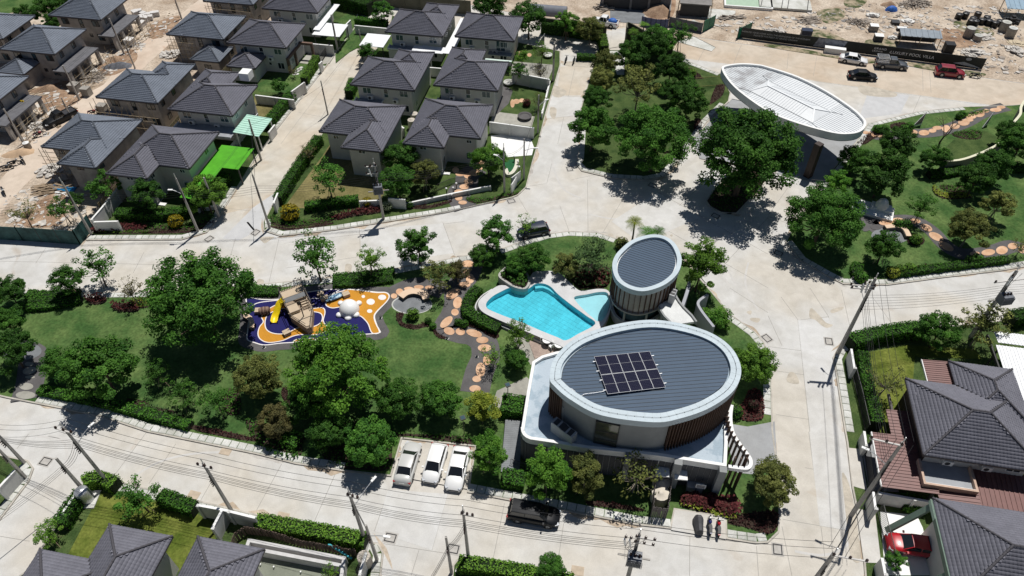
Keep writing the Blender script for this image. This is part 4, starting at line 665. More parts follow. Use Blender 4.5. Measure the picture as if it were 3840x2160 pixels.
# the finished column left of the pale street
Hs('brown grey roofed house at the top edge with the white carport roof', [(-66.6, -56.2, 113.8, 122.4)])
Hs('brown grey roofed house with brown gate frame and concrete driveway', [(-66.9, -56.6, 100.9, 109.5)], bay=(-66.0, -61.0, 97.4, 102.5, 2.9))
Hs('brown grey roofed house with white box on the roof and mint carport', [(-66.3, -56.2, 80.7, 89.2), (-66.3, -60.4, 85, 92.3)])
Hs('brown grey roofed house with the bright green carport sheet', [(-66.35, -56.15, 68.0, 76.5), (-66.35, -60.5, 65.0, 73)], wins='wing')
# building-site houses left of them
Hs('unfinished blue roofed house at the top edge beside the dusty road', [(-78.3, -68.7, 114.75, 123)], kind='raw')
Hs('unfinished blue roofed house with small front bay and bamboo scaffold', [(-78.3, -68.0, 101.85, 110.45)], kind='raw', bay=(-72.9, -67.7, 98.3, 103.5, 2.9), porch=False)
Hs('unfinished blue roofed house with rear right wing and rubble behind', [(-78.55, -68.55, 81.85, 90.3), (-74.2, -68.55, 87, 93.4)], kind='raw')
Hs('unfinished blue roofed house with front right wing, nearest the green site hoarding', [(-78.55, -68.4, 69.0, 77.5), (-74.0, -68.4, 65.85, 73)], kind='raw', wins='wing')
Hs('unfinished blue roofed house with columned front, topmost left of the dusty road', [(-102.3, -92.2, 104.75, 113.4)], kind='raw', porch=False)
Hs('unfinished blue roofed house with long bamboo scaffold rails and front bay', [(-102.6, -92.6, 92.4, 101.2)], kind='raw', bay=(-102.0, -97.0, 89.1, 94.2, 2.9), porch=False)
Hs('unfinished blue roofed house at the left edge with the yellow chute', [(-102.4, -92.2, 76.8, 85.5)], kind='raw', porch=False)
Hs('unfinished blue roofed house in the top left corner before the trees', [(-114.4, -104.4, 95.6, 104.2)], kind='raw', porch=False)
# houses nearest the camera
Hs('charcoal roofed house beside the lime lawn, leftmost at the bottom edge', [(-38.5, -32.75, 12.4, 21.1), (-42.85, -36, 12.4, 18.1)], wins='none', porch=False, near=True)
Hs('charcoal roofed house below the unfinished pool at the bottom edge', [(-30.7, -24.8, 12.4, 21.45), (-30.7, -22, 12.4, 16)], wins='none', porch=False, near=True)
RH = Hs('large charcoal roofed house with maroon metal carport at the right', [(29.5, 39.65, 40.3, 48.95), (34.1, 40.0, 45, 52.0)], wins='none', porch=False, near=True)
RL = Hs('charcoal roofed house with green fascia over the red car', [(29.4, 39.4, 27.35, 36.05)], wins='none', porch=False, near=True)
for f in (1.9, 5.2): aircon(RH, 'F', f + .8, OVH, 3.5)
window(RH, 'F', 4.9, OVH, 3.8, .9, .5, 'single', WHITE); window(RH, 'F', 8.3, OVH, 3.5, 1.3, 1.0, 'double', WHITE)
# house extras placed in the house's own frame
def hx(t, name, bld, m, label=None):
    o = bld.build(name, m, t); return tag(o, label)
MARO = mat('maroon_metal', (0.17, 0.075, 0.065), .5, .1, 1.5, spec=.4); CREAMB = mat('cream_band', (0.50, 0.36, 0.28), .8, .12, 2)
def corrug(a0, a1, b0, b1, z0, z1, along, pitch=.33):     # ribbed metal sheet, ribs run along 'a' or 'b'; z falls from z1 (b1/a1 end) to z0
    b = B(); n = int(((b1 - b0) if along == 'a' else (a1 - a0)) / pitch)
    for i in range(n):
        for j, (s, e, dz) in enumerate(((0, .72, 0), (.72, 1, .05))):
            if along == 'a': y0 = b0 + (b1 - b0) * (i + s) / n; y1 = b0 + (b1 - b0) * (i + e) / n; V = [(a0, y0, z0 + dz), (a1, y0, z1 + dz), (a1, y1, z1 + dz), (a0, y1, z0 + dz)]
            else: x0 = a0 + (a1 - a0) * (i + s) / n; x1 = a0 + (a1 - a0) * (i + e) / n; V = [(x0, b0, z0 + dz), (x1, b0, z0 + dz), (x1, b1, z1 + dz), (x0, b1, z1 + dz)]
            V += [(x, y, z - .06 - dz) for x, y, z in V]; b.add(V, [(0, 1, 2, 3), (7, 6, 5, 4), (0, 4, 5, 1), (1, 5, 6, 2), (2, 6, 7, 3), (3, 7, 4, 0)])
    return b
A0, B0 = 29.5, 40.3
x = corrug(26.4 - A0, 31.2 - A0, 37.9 - B0, 43.7 - B0, 2.75, 3.0, 'a'); hx(RH, 'carport_roof', x, MARO)
x = corrug(31.2 - A0, 34.6 - A0, 37.4 - B0, 38.5 - B0, 2.72, 2.95, 'a'); hx(RH, 'carport_roof', x, MARO); x = corrug(34.6 - A0, 40 - A0, 37.3 - B0, 41.3 - B0, 2.6, 3.0, 'b', .4); hx(RH, 'carport_roof', x, MARO)
x = B(); [x.box(*e, 0, 2.7) for e in ((26.6 - A0, 26.8 - A0, 38.1 - B0, 38.3 - B0), (26.6 - A0, 26.8 - A0, 43.3 - B0, 43.5 - B0), (30.8 - A0, 31.0 - A0, 38.1 - B0, 38.3 - B0))]; hx(RH, 'carport_post', x, STEEL); x = B(); x.box(26.3 - A0, 26.39 - A0, 37.9 - B0, 43.7 - B0, 2.66, 2.86); hx(RH, 'gutter', x, WHITE)
x = B(); x.box(30.0 - A0, 34.2 - A0, 38.6 - B0, 41.05 - B0, 2.6, 3.1); x.k = 1; [x.box(*e) for e in ((30.0 - A0, 34.2 - A0, 38.4 - B0, 38.6 - B0, 2.9, 3.5), (29.8 - A0, 30.0 - A0, 38.4 - B0, 41.0 - B0, 2.9, 3.5), (34.2 - A0, 34.4 - A0, 38.4 - B0, 41.0 - B0, 2.9, 3.5))]; x.k = 2; x.box(30.0 - A0, 34.2 - A0, 38.6 - B0, 38.64 - B0, 3.1, 3.48); hx(RH, 'balcony_roof', x, [mat('blue_grey_screed', (0.33, 0.34, 0.36), .9, .08, 1), CREAMB, WHITE])
x = corrug(31.9 - A0, 34.2 - A0, 49.3 - B0, 52.2 - B0, 4.55, 4.75, 'a', .26); hx(RH, 'side_roof', x, MARO); x = B(); x.box(31.8 - A0, 31.88 - A0, 49.3 - B0, 52.2 - B0, 4.4, 4.6); hx(RH, 'gutter', x, WHITE)
x = B(); x.box(28.8 - A0, 29.0 - A0, 40.5 - B0, 48.9 - B0, 2.2, 2.5); hx(RH, 'eave_beam', x, TRIM); hx(RH, 'low_roof', corrug(28.2 - A0, 30.2 - A0, 43.75 - B0, 46.7 - B0, 2.7, 2.9, 'a'), MARO); hx(RH, 'dark_wall_panel', B().box(.70, .79, .8, 8.6, 0, 4.9), mat('dark_brown_panel', (.05, .035, .03), .8, .1, 1))  # last piece: dark brown panel covering the left wall below the eave
A0, B0 = 29.4, 27.35
GRN = mat('grey_green_paint', (0.14, 0.20, 0.16), .7, .1, 1); x = B(); x.box(-.14, -.02, .0, 8.6, 4.55, 5.1); x.k = 1; x.box(-.16, -.145, 6.8, 8.6, 4.6, 5.08); hx(RL, 'green_fascia', x, [GRN, mat('mint_paint', (.42, .58, .48), .7, .06)])
[hx(RL, 'slanted_column', B().bar((.1, y, 4.6), (-2.1, y - .4, .1), .5, .3), GRN) for y in (8.2, 2.2)]
# extras of the upper houses
t = HL[0]; WHT = mat('white_sheet_roof', (.80, .81, .82), .5, .03, 1, spec=.4)
x = B(); x.box(10.3, 12.0, -1.7, 11.2, 3.0, 3.1); hx(t, 'white_canopy', x, WHT); x = B(); x.box(4.9, 10.28, -1.72, .4, 2.9, 3.0); hx(t, 'white_canopy', x, WHT); x = B(); x.box(-4.6, -.3, -.8, 3.6, 2.6, 2.7); hx(t, 'white_canopy', x, WHT); x = B(); [x.box(a, a + .15, b, b + .15, 0, 2.6) for a, b in ((-4.5, -.7), (-4.5, 3.3), (-.6, -.7))]; hx(t, 'canopy_post', x, STEEL); x = B(); [x.box(a, a + .2, -1.6, -1.4, 0, 2.9) for a in (5.1, 8, 11.6)]; hx(t, 'canopy_post', x, WALLP)
aircon(t, 'R', 4.0, 10.05 - OVH, 3.2); aircon(t, 'R', 6.6, 10.05 - OVH, 3.2)
t = HL[3]; x = B(); x.box(5.6, 9.6, -.4, .79, 2.5, 2.62); hx(t, 'balcony', x, mat('flat_roof_screed', (.3, .31, .33))); x = B(); x.box(5.4, 9.9, -1.6, -1.2, 2.2, 2.3); hx(t, 'mint_canopy', x, mat('mint_white', (.62, .74, .68), .6, .04)); x = B(); x.box(5.6, 9.6, -.42, -.38, 3.5, 3.54); x.box(5.6, 5.64, -.42, .75, 3.5, 3.54); x.box(9.56, 9.6, -.42, .75, 3.5, 3.54); [x.box(5.6 + .16 * i, 5.62 + .16 * i, -.41, -.39, 2.62, 3.5) for i in range(26)]; hx(t, 'railing', x, STEEL); window(t, 'F', 7.6, OVH, 2.7, 1.6, 1.9, 'double')
t = HL[6]; x = B(); x.box(10.0, 11.2, -2.2, 8, 3.0, 3.1); hx(t, 'white_canopy', x, WHT); x = B(); x.box(10.2, 15.2, -3.4, 1.2, 2.7, 2.8); hx(t, 'white_canopy', x, WHT); x = B(); [x.box(a, a + .14, b, b + .14, 0, 2.7) for a, b in ((10.4, -3.2), (14.9, -3.2), (14.9, .9))]; hx(t, 'canopy_post', x, STEEL)
t = HL[7]; x = B(); x.box(9.4, 11.9, 6.0, 6.4, 2.6, 3.0); x.box(11.5, 11.9, 6.0, 6.4, 0, 2.6); x.box(9.45, 9.85, .6, 5.9, 2.5, 2.9); x.box(9.45, 9.85, .6, 1.0, 0, 2.5); x.box(9.45, 9.85, 3.4, 3.8, 0, 2.5); hx(t, 'brown_gate_frame', x, mat('brown_paint', (.17, .11, .085), .8, .1))
for i, (p, b2) in enumerate(((10.9, 6.2),)): window(t, 'R', 5.0, 10.3 - OVH, 2.9, .8, 1.0, 'double')
t = HL[8]; x = B(); x.box(7.4, 8.9, 8.6, 10.2, 5.6, 6.8); hx(t, 'roof_tank_box', x, WHITE); MINT = mat('mint_sheet', (.42, .66, .55), .5, .04, 2); x = corrug(9.8, 13.8, -.8, 3.9, 2.9, 2.6, 'a', .5); hx(t, 'mint_carport', x, MINT); x = B(); x.box(3.8, 9.95, -1.9, .79, 2.5, 2.62); x.box(3.8, 9.95, -2.0, -1.88, 2.45, 2.8); hx(t, 'flat_roof', x, mat('flat_roof_screed', (.3, .31, .33))); x = B(); [x.box(a, a + .14, b, b + .14, 0, 2.6) for a, b in ((10.1, -.6), (13.5, -.6), (13.5, 3.6))]; hx(t, 'carport_post', x, WHITE)
t = HL[9]; GRS = mat('vivid_green_sheet', (.075, .34, .012), .6, .12, 1, fine=.1); x = B(); x.box(9.7, 14.6, 3.8, 8.8, 2.7, 2.78); x.box(9.7, 12.2, -3.2, 3.79, 2.7, 2.78); hx(t, 'green_carport', x, GRS); x = B(); [x.box(a, a + .14, b, b + .14, 0, 2.7) for a, b in ((14.3, 4), (14.3, 8.5), (12, -3))]; hx(t, 'carport_post', x, STEEL)
for k in (1, 5, 9):
    pass
# site houses: open carports with columns
for k in (14, 15, 16):
    t = HL[k]; x = B(); x.box(9.3, 12.2, -1.2, 7.2, 2.55, 2.8); hx(t, 'porch_slab', x, mat('dark_slab', (.13, .13, .14), .9, .15)); [hx(t, 'porch_column', B().box(11.6, 12.1, b, b + .5, 0, 2.55), WALLG) for b in (-1.0, 1.4, 4.0, 6.5)]
# bamboo scaffolds of the site houses
BAM = mat('bamboo', (.30, .245, .17), .9, .2, 3, tint=.2)
def scaffold(t, lab, a0, a1, b, rows=(1.6, 3.0, 4.3), n=5, depth=.9, side='F', h=5.0):
    s = thing('scaffold', lab, 'scaffold', t.location, GA, 'bamboo scaffolds on the unfinished houses')
    for i in range(n):
        for d in (0, depth):
            p = a0 + (a1 - a0) * i / (n - 1) + random.uniform(-.1, .1); y = b - d; e = (p, y) if side == 'F' else (-y, p); x = B(); x.bar((e[0], e[1], 0), (e[0] + random.uniform(-.15, .15), e[1], h + random.uniform(-.3, .5)), .05); x.build('upright', BAM, s)
    for z in rows:
        for d in (0, depth):
            e0, e1 = ((a0 - .5, b - d), (a1 + .5, b - d)) if side == 'F' else ((-(b - d), a0 - .5), (-(b - d), a1 + .5)); x = B(); x.bar((*e0, z + random.uniform(-.1, .1)), (*e1, z + random.uniform(-.1, .1)), .05); x.build('rail', BAM, s)
    for k in range(2):
        e0, e1 = ((a0 + k * 2, b - .1), (a0 + k * 2 + 2.4, b - .1)) if side == 'F' else ((-b + .1, a0 + k * 2), (-b + .1, a0 + k * 2 + 2.4)); x = B(); x.bar((*e0, .1), (*e1, h - .5), .06); x.build('brace', BAM, s)
scaffold(HL[15], 'long bamboo scaffold in front of the columned unfinished house', -1.5, 7, -13.6, (1.2, 2.3), 5, .9, 'R', 3.0); scaffold(HL[14], 'bamboo scaffold beside the topmost unfinished house left of the road', -1.5, 6, -13.8, (1.3, 2.4), 4, .9, 'R', 3.2)
scaffold(HL[11], 'bamboo scaffold left of the unfinished house with the front bay', .3, 4.6, .1, n=4); scaffold(HL[12], 'bamboo scaffold at the front of the house with rubble behind', .3, 9.4, -.9, (1.7, 3.1), 6); scaffold(HL[13], 'bamboo scaffold at the left corner of the house nearest the hoarding', .2, 4.4, .0, n=4); scaffold(HL[16], 'bamboo scaffold of the unfinished house with the yellow chute', -1, 6, -13.8, (1.4, 2.6), 4, .9, 'R', 3.2); scaffold(HL[10], 'bamboo scaffold on the unfinished house at the top edge', 1, 9, -.2, n=5)
# ---------------------------------------------------------------- boundary walls and fences
def wall(pts, h, lab, w=.16, m=None, name='boundary_wall', z=.1, cat='wall', cap=True):
    P = [Vector((p.x, p.y, 0)) for p in pts]; t = thing(name, lab, cat, P[0], world=True); B().strip(P, w, z, z + h).build('wall_panel', m or BWALL, t)
    if cap: B().strip(offset(P, -.03, False), w + .06, z + h, z + h + .06).build('coping', WHITE if m is None else m, t)
    n = 0
    for p, a in walk(P, 3.0, .1): x = B(); x.obox((p.x, p.y, z), .24, .26, h + .1, a); x.build('pier', m or BWALL, t); n += 1
    return t
for px, h, lab in (([(234, 562), (262, 530), (315, 462)], 2.0, 'white plastered wall leaning shadow lines, left garden boundary'), ([(236, 566), (300, 564)], 1.6, 'short white wall above the red shrubs on the left'), ([(905, 512), (960, 510)], 1.1, 'low white wall behind the red shrubs by the transformer pole'), ([(978, 506), (1020, 510)], 1.6, 'grey wall piece right of the transformer pole'),
                   ([(691, 519), (702, 492)], 1.6, 'white wall piece at the street corner hedge'), ([(644, 246), (740, 258)], 1.5, 'white wall between the pale lawn and the driveway garden'), ([(735, 238), (768, 214)], 1.8, 'white gate pier panel beside the pale street'), ([(760, 115), (838, 122)], 1.8, 'white wall between driveway and white carport'), ([(804, 168), (812, 160)], 1.6, 'white pier at the end of the driveway hedge'), ([(678, 340), (694, 320)], 1.5, 'white pier panel beside the mint carport'),
                   ([(870, 72), (884, 58)], 2.2, 'white panel at the end of the pale street'), ([(893, 70), (975, 78)], 1.5, 'grey wall closing the pale street'), ([(1075, 176), (1110, 179)], 1.6, 'grey wall between the topmost middle houses'), ([(1003, 320), (1016, 330)], 1.6, 'grey wall between the front middle houses'), ([(1288, 190), (1382, 208)], 2.0, 'grey wall in front of the white paved yard'), ([(1232, 315), (1343, 330)], 1.9, 'grey wall below the stone circle yard'),
                   ([(1382, 208), (1362, 290)], 1.0, 'low white wall along the upper concrete street'), ([(1015, 518), (1145, 490), (1235, 472)], .7, 'low wall crossing the stepping stone garden'), ([(540, 1340), (565, 1292)], 2.3, 'white wall between the lime lawn and the unfinished pool'), ([(500, 1280), (565, 1292), (645, 1312)], 2.2, 'white wall along the road left of the unfinished pool'), ([(160, 1300), (207, 1232)], 1.2, 'low white wall beside the lime lawn hedge'),
                   ([(0, 1240), (45, 1190)], 1.8, 'white wall panel at the left edge below the leaning poles'), ([(908, 1455), (925, 1396)], 2.0, 'white pier panel beside the low pole by the side street'), ([(2148, 935), (2140, 885)], 1.7, 'white gate panel in the corner hedge, highest at the right'), ([(2178, 1130), (2172, 1092)], 1.7, 'white gate panel left of the maroon carport'), ([(2200, 1290), (2194, 1245)], 2.0, 'white gate panel above the red car drive'), ([(2225, 1455), (2216, 1410)], 1.8, 'white gate panel below the red car'),
                   ([(2205, 1248), (2340, 1272)], 1.8, 'grey wall between the maroon carport and the red car drive'), ([(530, 435), (560, 400), (650, 290)], 1.0, 'low garden wall behind the green carport'), ([(498, 530), (550, 520)], .6, 'low wall piece at the first corner garden')):
    wall([O(u, v, h * .8) for u, v in px], h, lab)
PF = mat('picket_wood', (.26, .22, .13), .9, .2, 2, tint=.15)
def slatfence(pts, h, lab, m, name='fence', w=.14, gap=.05, cat='fence', z=.1, lean=0):
    P = [Vector((p.x, p.y, 0)) for p in pts]; t = thing(name, lab, cat, P[0], world=True); n = 0; me = None
    for p, a in walk(P, w + gap, 0):
        if me is None: me = B().box(-w / 2, w / 2, -.02, .02, 0, h).mesh('slat', m)
        link('slat', me, t, (p.x - P[0].x, p.y - P[0].y, z), (random.gauss(0, .015) + lean, random.gauss(0, .012), a)); n += 1
        if n > 290: break
    B().strip([p + Vector((0, 0, 0)) for p in P], .05, z + h * .75, z + h * .75 + .08).build('rail', m, t); return t
slatfence([ab(-66.9, 94), ab(-67.0, 99.5), ab(-67.0, 103)], 2.0, 'tan plank fence beside the house with the driveway', PF); slatfence([ab(-67.3, 79.5), ab(-67.2, 88)], 2.0, 'tan plank fence between raw and finished houses in the middle', PF); slatfence([ab(-67.3, 62.5), ab(-67.2, 67.5)], 2.0, 'tan plank fence behind the lower left garden', PF)
slatfence(oo((590, 1400), (600, 1362), (625, 1345), (680, 1352), (760, 1378), (900, 1402)), 1.5, 'dark timber retaining fence round the unfinished pool', mat('dark_timber', (.13, .095, .075), .9, .25, 2, tint=.3), 'retaining_fence', .22, .08)
def railing(pts, h, lab, name='railing_gate', cat='gate', gap=.14, m=None):
    P = [Vector((p.x, p.y, 0)) for p in pts]; m = m or STEEL; t = thing(name, lab, cat, P[0], world=True)
    for z0 in (.2, h): B().strip(P, .05, z0, z0 + .05).build('rail', m, t)
    me = B().box(-.015, .015, -.015, .015, .25, h).mesh('baluster', m)
    for i, (p, a) in enumerate(walk(P, gap, 0)):
        if i < 290: link('baluster', me, t, (p.x - P[0].x, p.y - P[0].y, 0), (0, 0, a))
railing(oo((2205, 1290), (2235, 1412)), 1.7, 'sliding rail gate of the red car drive'); railing(oo((2140, 940), (2158, 1010), (2175, 1090)), 1.5, 'black rail fence along the right garden', 'railing_fence', 'fence'); railing(oo((808, 162), (834, 122)), 1.5, 'rail gate of the concrete driveway'); railing(oo((848, 112), (868, 82)), 1.5, 'rail gate under the white carport'); railing(oo((2172, 1135), (2185, 1240)), 1.6, 'dark sliding gate of the maroon carport')
railing(oo((2035, 470), (2120, 500 - 22)), 1.2, 'dark rail barrier under the canopy near its column', 'barrier_fence', 'fence', .2); railing(oo((1285, 1170), (1345, 1192)), 1.1, 'black railing at the ramp left of the clubhouse', 'ramp_railing', 'railing'); railing(oo((1098, 482), (1138, 465), (1170, 462)), 1.1, 'black garden railing beside the stepping stones', 'garden_railing', 'railing')
railing(oo((1746, 222), (1818, 216)), 1.8, 'yellow topped mesh fence left of the canopy', 'mesh_fence', 'fence', .22, mat('dull_yellow', (.22, .2, .06), .7, .1))
# the long site walls at the top
TANW = mat('olive_wall', (.12, .115, .085), .95, .12, .6, world=True, fine=.06)
wall(oo((905, 12), (1010, 22), (1185, 38)), 2.6, 'dark boundary wall behind the topmost houses', .2, TANW, cap=False); wall(oo((1368, 82), (1440, 90), (1523, 103)), 2.6, 'dark boundary wall left of the gate lane', .2, TANW, cap=False)
P = smooth([O(1572, 128), O(1574, 105), O(1600, 108), O(1640, 122), O(1690, 140)], 4, False); t = thing('curved_wall', 'tall tapering olive wall behind the palms at the gate lane', 'wall', P[0], world=True); b = B(); n = len(P)
for i in range(n - 1):
    h0, h1 = 4.2 - 2.6 * i / (n - 1), 4.2 - 2.6 * (i + 1) / (n - 1); d = (P[i + 1] - P[i]).normalized(); s = Vector((-d.y, d.x, 0)) * .1; V = [P[i] - s, P[i + 1] - s, P[i + 1] + s, P[i] + s]; V = [(v.x, v.y, .1) for v in V] + [(v.x, v.y, .1 + (h0 if k in (0, 3) else h1)) for k, v in enumerate(V)]; b.add(V, [(0, 1, 5, 4), (1, 2, 6, 5), (2, 3, 7, 6), (3, 0, 4, 7), (4, 5, 6, 7)])
b.build('wall_panel', TANW, t)
P = smooth(oo((2600, 262), (2565, 278), (2548, 300), (2545, 320), (2528, 342), (2518, 362)), 5, False); t = thing('curved_wall', 'cream topped curved garden wall at the upper right edge', 'wall', P[0], world=True); P2 = [Vector((p.x, p.y, 0)) for p in P]; B().strip(P2, .25, .1, 2.2).build('wall_panel', mat('olive_grey_wall', (.25, .24, .20), .95, .1, .6), t); B().strip(offset(P2, -.05, False), .35, 2.2, 2.35).build('coping', mat('cream_coping', (.66, .64, .48), .8, .05), t)
P = smooth(oo((2360, 432), (2400, 430), (2440, 418), (2490, 395), (2530, 365)), 5, False); t = thing('curved_wall', 'cream topped curved retaining wall in the right garden', 'wall', P[0], world=True); P2 = [Vector((p.x, p.y, 0)) for p in P]; B().strip(P2, .25, .1, 1.7).build('wall_panel', MATS['olive_grey_wall'], t); B().strip(offset(P2, -.05, False), .35, 1.7, 1.82).build('coping', MATS['cream_coping'], t)
sheet('garden_lawn', [(2385, 410), (2440, 400), (2500, 378), (2515, 350), (2475, 330), (2400, 352), (2370, 380)], TURF, .139)
# ================================================================ CLUBHOUSE, PAVILION, POOL, PLAYGROUND, CANOPY
NAVY = mat('blue_grey_seam_roof', (0.055, 0.088, 0.135), .6, .05, .5, spec=.25, fine=.04); RIMW = mat('pale_blue_white_rim', (.47, .545, .585), .55, .06, .8, spec=.3, fine=.04); SEAM = mat('seam', (.035, .05, .066), .5, 0)
SCREED = mat('terrace_screed', (.33, .415, .485), .75, .08, .5, col2=(.41, .48, .54), fine=.05, thr=(.47, .53), spec=.4); CLADW = mat('clubhouse_wall', (.27, .28, .28), .9, .05, .8, fine=.04); DCLAD = mat('dark_cladding', (.10, .10, .105), .8, .08, 1)
def z1(x, y, z=0): return q(1920, 1440, 4.5286, x, y, z)
def z2(x, y, z=0): return q(2400, 1440, 4.5286, x, y, z)
def z3(x, y, z=0): return q(1760, 980, 4.5286, x, y, z)
def z4(x, y, z=0): return q(2240, 860, 4.5286, x, y, z)
def z5(x, y, z=0): return q(900, 1040, 4.5286, x, y, z)
def flat(P): return [Vector((p.x, p.y, 0)) for p in P]
def span(P, d, o, s):       # extent along d of polygon P at offset s along its normal
    n = Vector((-d.y, d.x, 0)); r = []
    for i in range(len(P)):
        a, b2 = P[i] - o, P[(i + 1) % len(P)] - o; sa, sb = a.dot(n) - s, b2.dot(n) - s
        if (sa > 0) != (sb > 0): r.append((a + (b2 - a) * (sa / (sa - sb))).dot(d))
    return (min(r), max(r)) if len(r) >= 2 else None
def seamroof(parent, P, ang, z, pitch, m=NAVY, sm=SEAM, seam=.03, w=.035, name='roof_panel', fall=None):
    d = Vector((math.cos(ang), math.sin(ang), 0)); n = Vector((-d.y, d.x, 0)); o = sum(P, Vector()) / len(P); S2 = [(p - o).dot(n) for p in P]; s = min(S2) + .02; hi = max(S2); zz = fall or (lambda x, y: z)
    while s < hi - .05:
        e = min(s + pitch, hi - .02); top = []; bot = []
        for t in (s, (s + e) / 2, e):
            r = span(P, d, o, t)
            if r: bot.append(o + d * r[0] + n * t); top.append(o + d * r[1] + n * t)
        if len(bot) == 3:
            L = bot + top[::-1]; b = B(); b.add([(p.x, p.y, zz(p.x, p.y)) for p in L], [tuple(range(6))[::-1]]); b.k = 1
            a0, a1 = bot[2], top[2]; b.bar((a0.x, a0.y, zz(a0.x, a0.y) + seam / 2), (a1.x, a1.y, zz(a1.x, a1.y) + seam / 2), w, seam); b.build(name, [m, sm], parent)
        s = e
def rimmed(parent, P, zb, zt, w, m, roofz):
    B().strip(P, w, zb, zt, True).build('roof_rim', m, parent); I = offset(P, w, True); return I
def c22(x, y, z=0): return c(2, 2, x, y, z)
RZ = 9.0
RC = ccw(flat(smooth([c22(x, y, RZ) for x, y in ((380, 900), (430, 700), (640, 505), (1000, 375), (1440, 320), (1900, 410), (2180, 570), (2305, 800), (2240, 1020), (2000, 1200), (1700, 1310), (1420, 1350), (900, 1280), (600, 1130), (430, 990))], 6)))
CL = thing('clubhouse', 'two storey clubhouse with big oval blue grey roof and pale rim', 'clubhouse', O(1640, 1000, 0), world=True)
I0 = rimmed(CL, RC, 8.2, RZ, .95, RIMW, 8.7); B().prism(I0, 8.2, 8.62).build('roof_deck', SCREED, CL); I1 = offset(I0, .14, True)
cm0 = sum(I1, Vector()) / len(I1); seamroof(CL, I1, math.radians(4.0), 8.7, .40, fall=lambda x, y: 8.72 + .012 * (x - cm0.x))
B().strip(I1, .05, 8.4, 8.70, True).build('roof_edge', SEAM, CL)
# screws of the rim coping, lightning wire on studs
b = B(); C2 = offset(RC, .45, True); b.tube([Vector((p.x, p.y, RZ + .07)) for p in C2], .012, 4, False); b.build('lightning_wire', STEEL, CL)
ST = B().lathe([(.03, 0), (.03, .05), (.02, .09)], n=6).mesh('wire_stud', STEEL)
for i, (p, a) in enumerate(walk(C2 + [C2[0]], .75)): link('wire_stud', ST, CL, (p.x - OFF[CL.name].x, p.y - OFF[CL.name].y, RZ))
rj = B()
for p, a in walk(RC + [RC[0]], .75): n = Vector((-math.sin(a), math.cos(a), 0)); e = p + n * .93; rj.bar((p.x + n.x * .01, p.y + n.y * .01, RZ + .003), (e.x, e.y, RZ + .003), .02, .008)
rj.build('rim_joints', mat('rim_joint', (.42, .48, .50), .6, 0), CL)
WC = offset(RC, .3, True); B().prism(WC, 3.9, 8.25).build('upper_wall', CLADW, CL)
# lower storey with its flat terrace roof
PZ = 4.35
LP = [c22(440, 640, PZ), c22(300, 680, PZ), c22(205, 740, PZ), c22(150, 1050, PZ), c22(95, 1400, PZ), z1(150, 730, PZ), z1(158, 800, PZ), z1(185, 860, PZ), z1(235, 905, PZ), z1(310, 938, PZ), z1(650, 988, PZ), z1(1270, 1090, PZ), z1(2524, 1222, PZ), z2(620, 1265, PZ), z2(1470, 1400, PZ), z2(1490, 1000, PZ), z2(1485, 740, PZ), z2(1515, 600, PZ), z2(1525, 350, PZ), c22(2180, 900, PZ), c22(1600, 600, PZ), c22(900, 560, PZ)]
LP = ccw(flat(LP)); B().prism(LP, 0, 4.0, side=False).build('terrace_roof', SCREED, CL); B().strip(LP, .3, 0, PZ, True).build('lower_wall', [WHITE], CL)
LO = offset(LP, -.03, True); b = B()
fr = [i for i in range(len(LP)) if (LP[i].y + LP[(i + 1) % len(LP)].y) / 2 < 37.2]
for i in fr:
    p, r2 = LO[i], LO[(i + 1) % len(LP)]
    for s, a in walk([p, r2], .55, .28):
        b.obox((s.x, s.y, .02), .52, .05, 3.5, a)
b.build('lower_cladding', mat('grey_cladding', (.085, .087, .092), .8, .06, 1), CL)
for p0, p1 in ((z2(620, 1265, PZ), z2(700, 1280, PZ)), (z2(1380, 1395, PZ), z2(1450, 1405, PZ)), (c(2, 3, 1160, 200, PZ), c(2, 3, 1190, 205, PZ))):
    p0, p1 = flat((p0, p1)); d = (p1 - p0).normalized(); n = Vector((d.y, -d.x, 0)); m = (p0 + p1) / 2 + n * .3; B().obox((m.x, m.y, 0), (p1 - p0).length + .3, .6, PZ + .004, math.atan2(d.y, d.x)).build('pilaster', CLADW, CL)
b = B()
for x0, x1, y in ((1450, 1590, 418), (1640, 1770, 450)): p0, p1 = flat((c(2, 3, x0, y, 2.6), c(2, 3, x1, y + 12, 2.6))); m = (p0 + p1) / 2; d = p1 - p0; b.obox((m.x, m.y + .3, 2.5), d.length, 1.1, .14, math.atan2(d.y, d.x))
b.build('door_ledge', WHITE, CL)
b = B()
for x, y in ((1690, 560), (1990, 580)): p = c(2, 3, x, y, .1); b.obox((p.x, p.y + .35, .1), 1.0, .12, 2.1, -.17)
b.build('service_door', STEEL, CL)
def near_on(P, pt):
    k = min(range(len(P)), key=lambda i: (P[i] - Vector((pt.x, pt.y, 0))).length); a, b2 = P[k - 1], P[(k + 1) % len(P)]; return P[k], math.atan2(b2.y - a.y, b2.x - a.x)
p, a = near_on(WC, z1(1655, 835, 6)); M0 = Matrix.Translation((p.x, p.y, 0)) @ Matrix.Rotation(a, 4, 'Z')
for nm, bx, mm in (('window_frame', [(-1.08, 1.08, -.1, .02, 4.15, 4.23), (-1.08, 1.08, -.1, .02, 7.6, 7.68), (-1.08, -1.0, -.1, .02, 4.23, 7.6), (1.0, 1.08, -.1, .02, 4.23, 7.6), (-1, 1, -.09, .02, 6.2, 6.26), (-1, 1, -.09, .02, 4.9, 4.96)], STEEL), ('window_pane', [(-1, 1, -.06, -.03, 4.23, 7.6)], mat('tree_mirror_glass', (.06, .065, .05), .06, 0, spec=.9))):
    b = B(); [b.box(*e) for e in bx]; b.v = [tuple(M0 @ Vector(v)) for v in b.v]; b.build(nm, mm, CL)
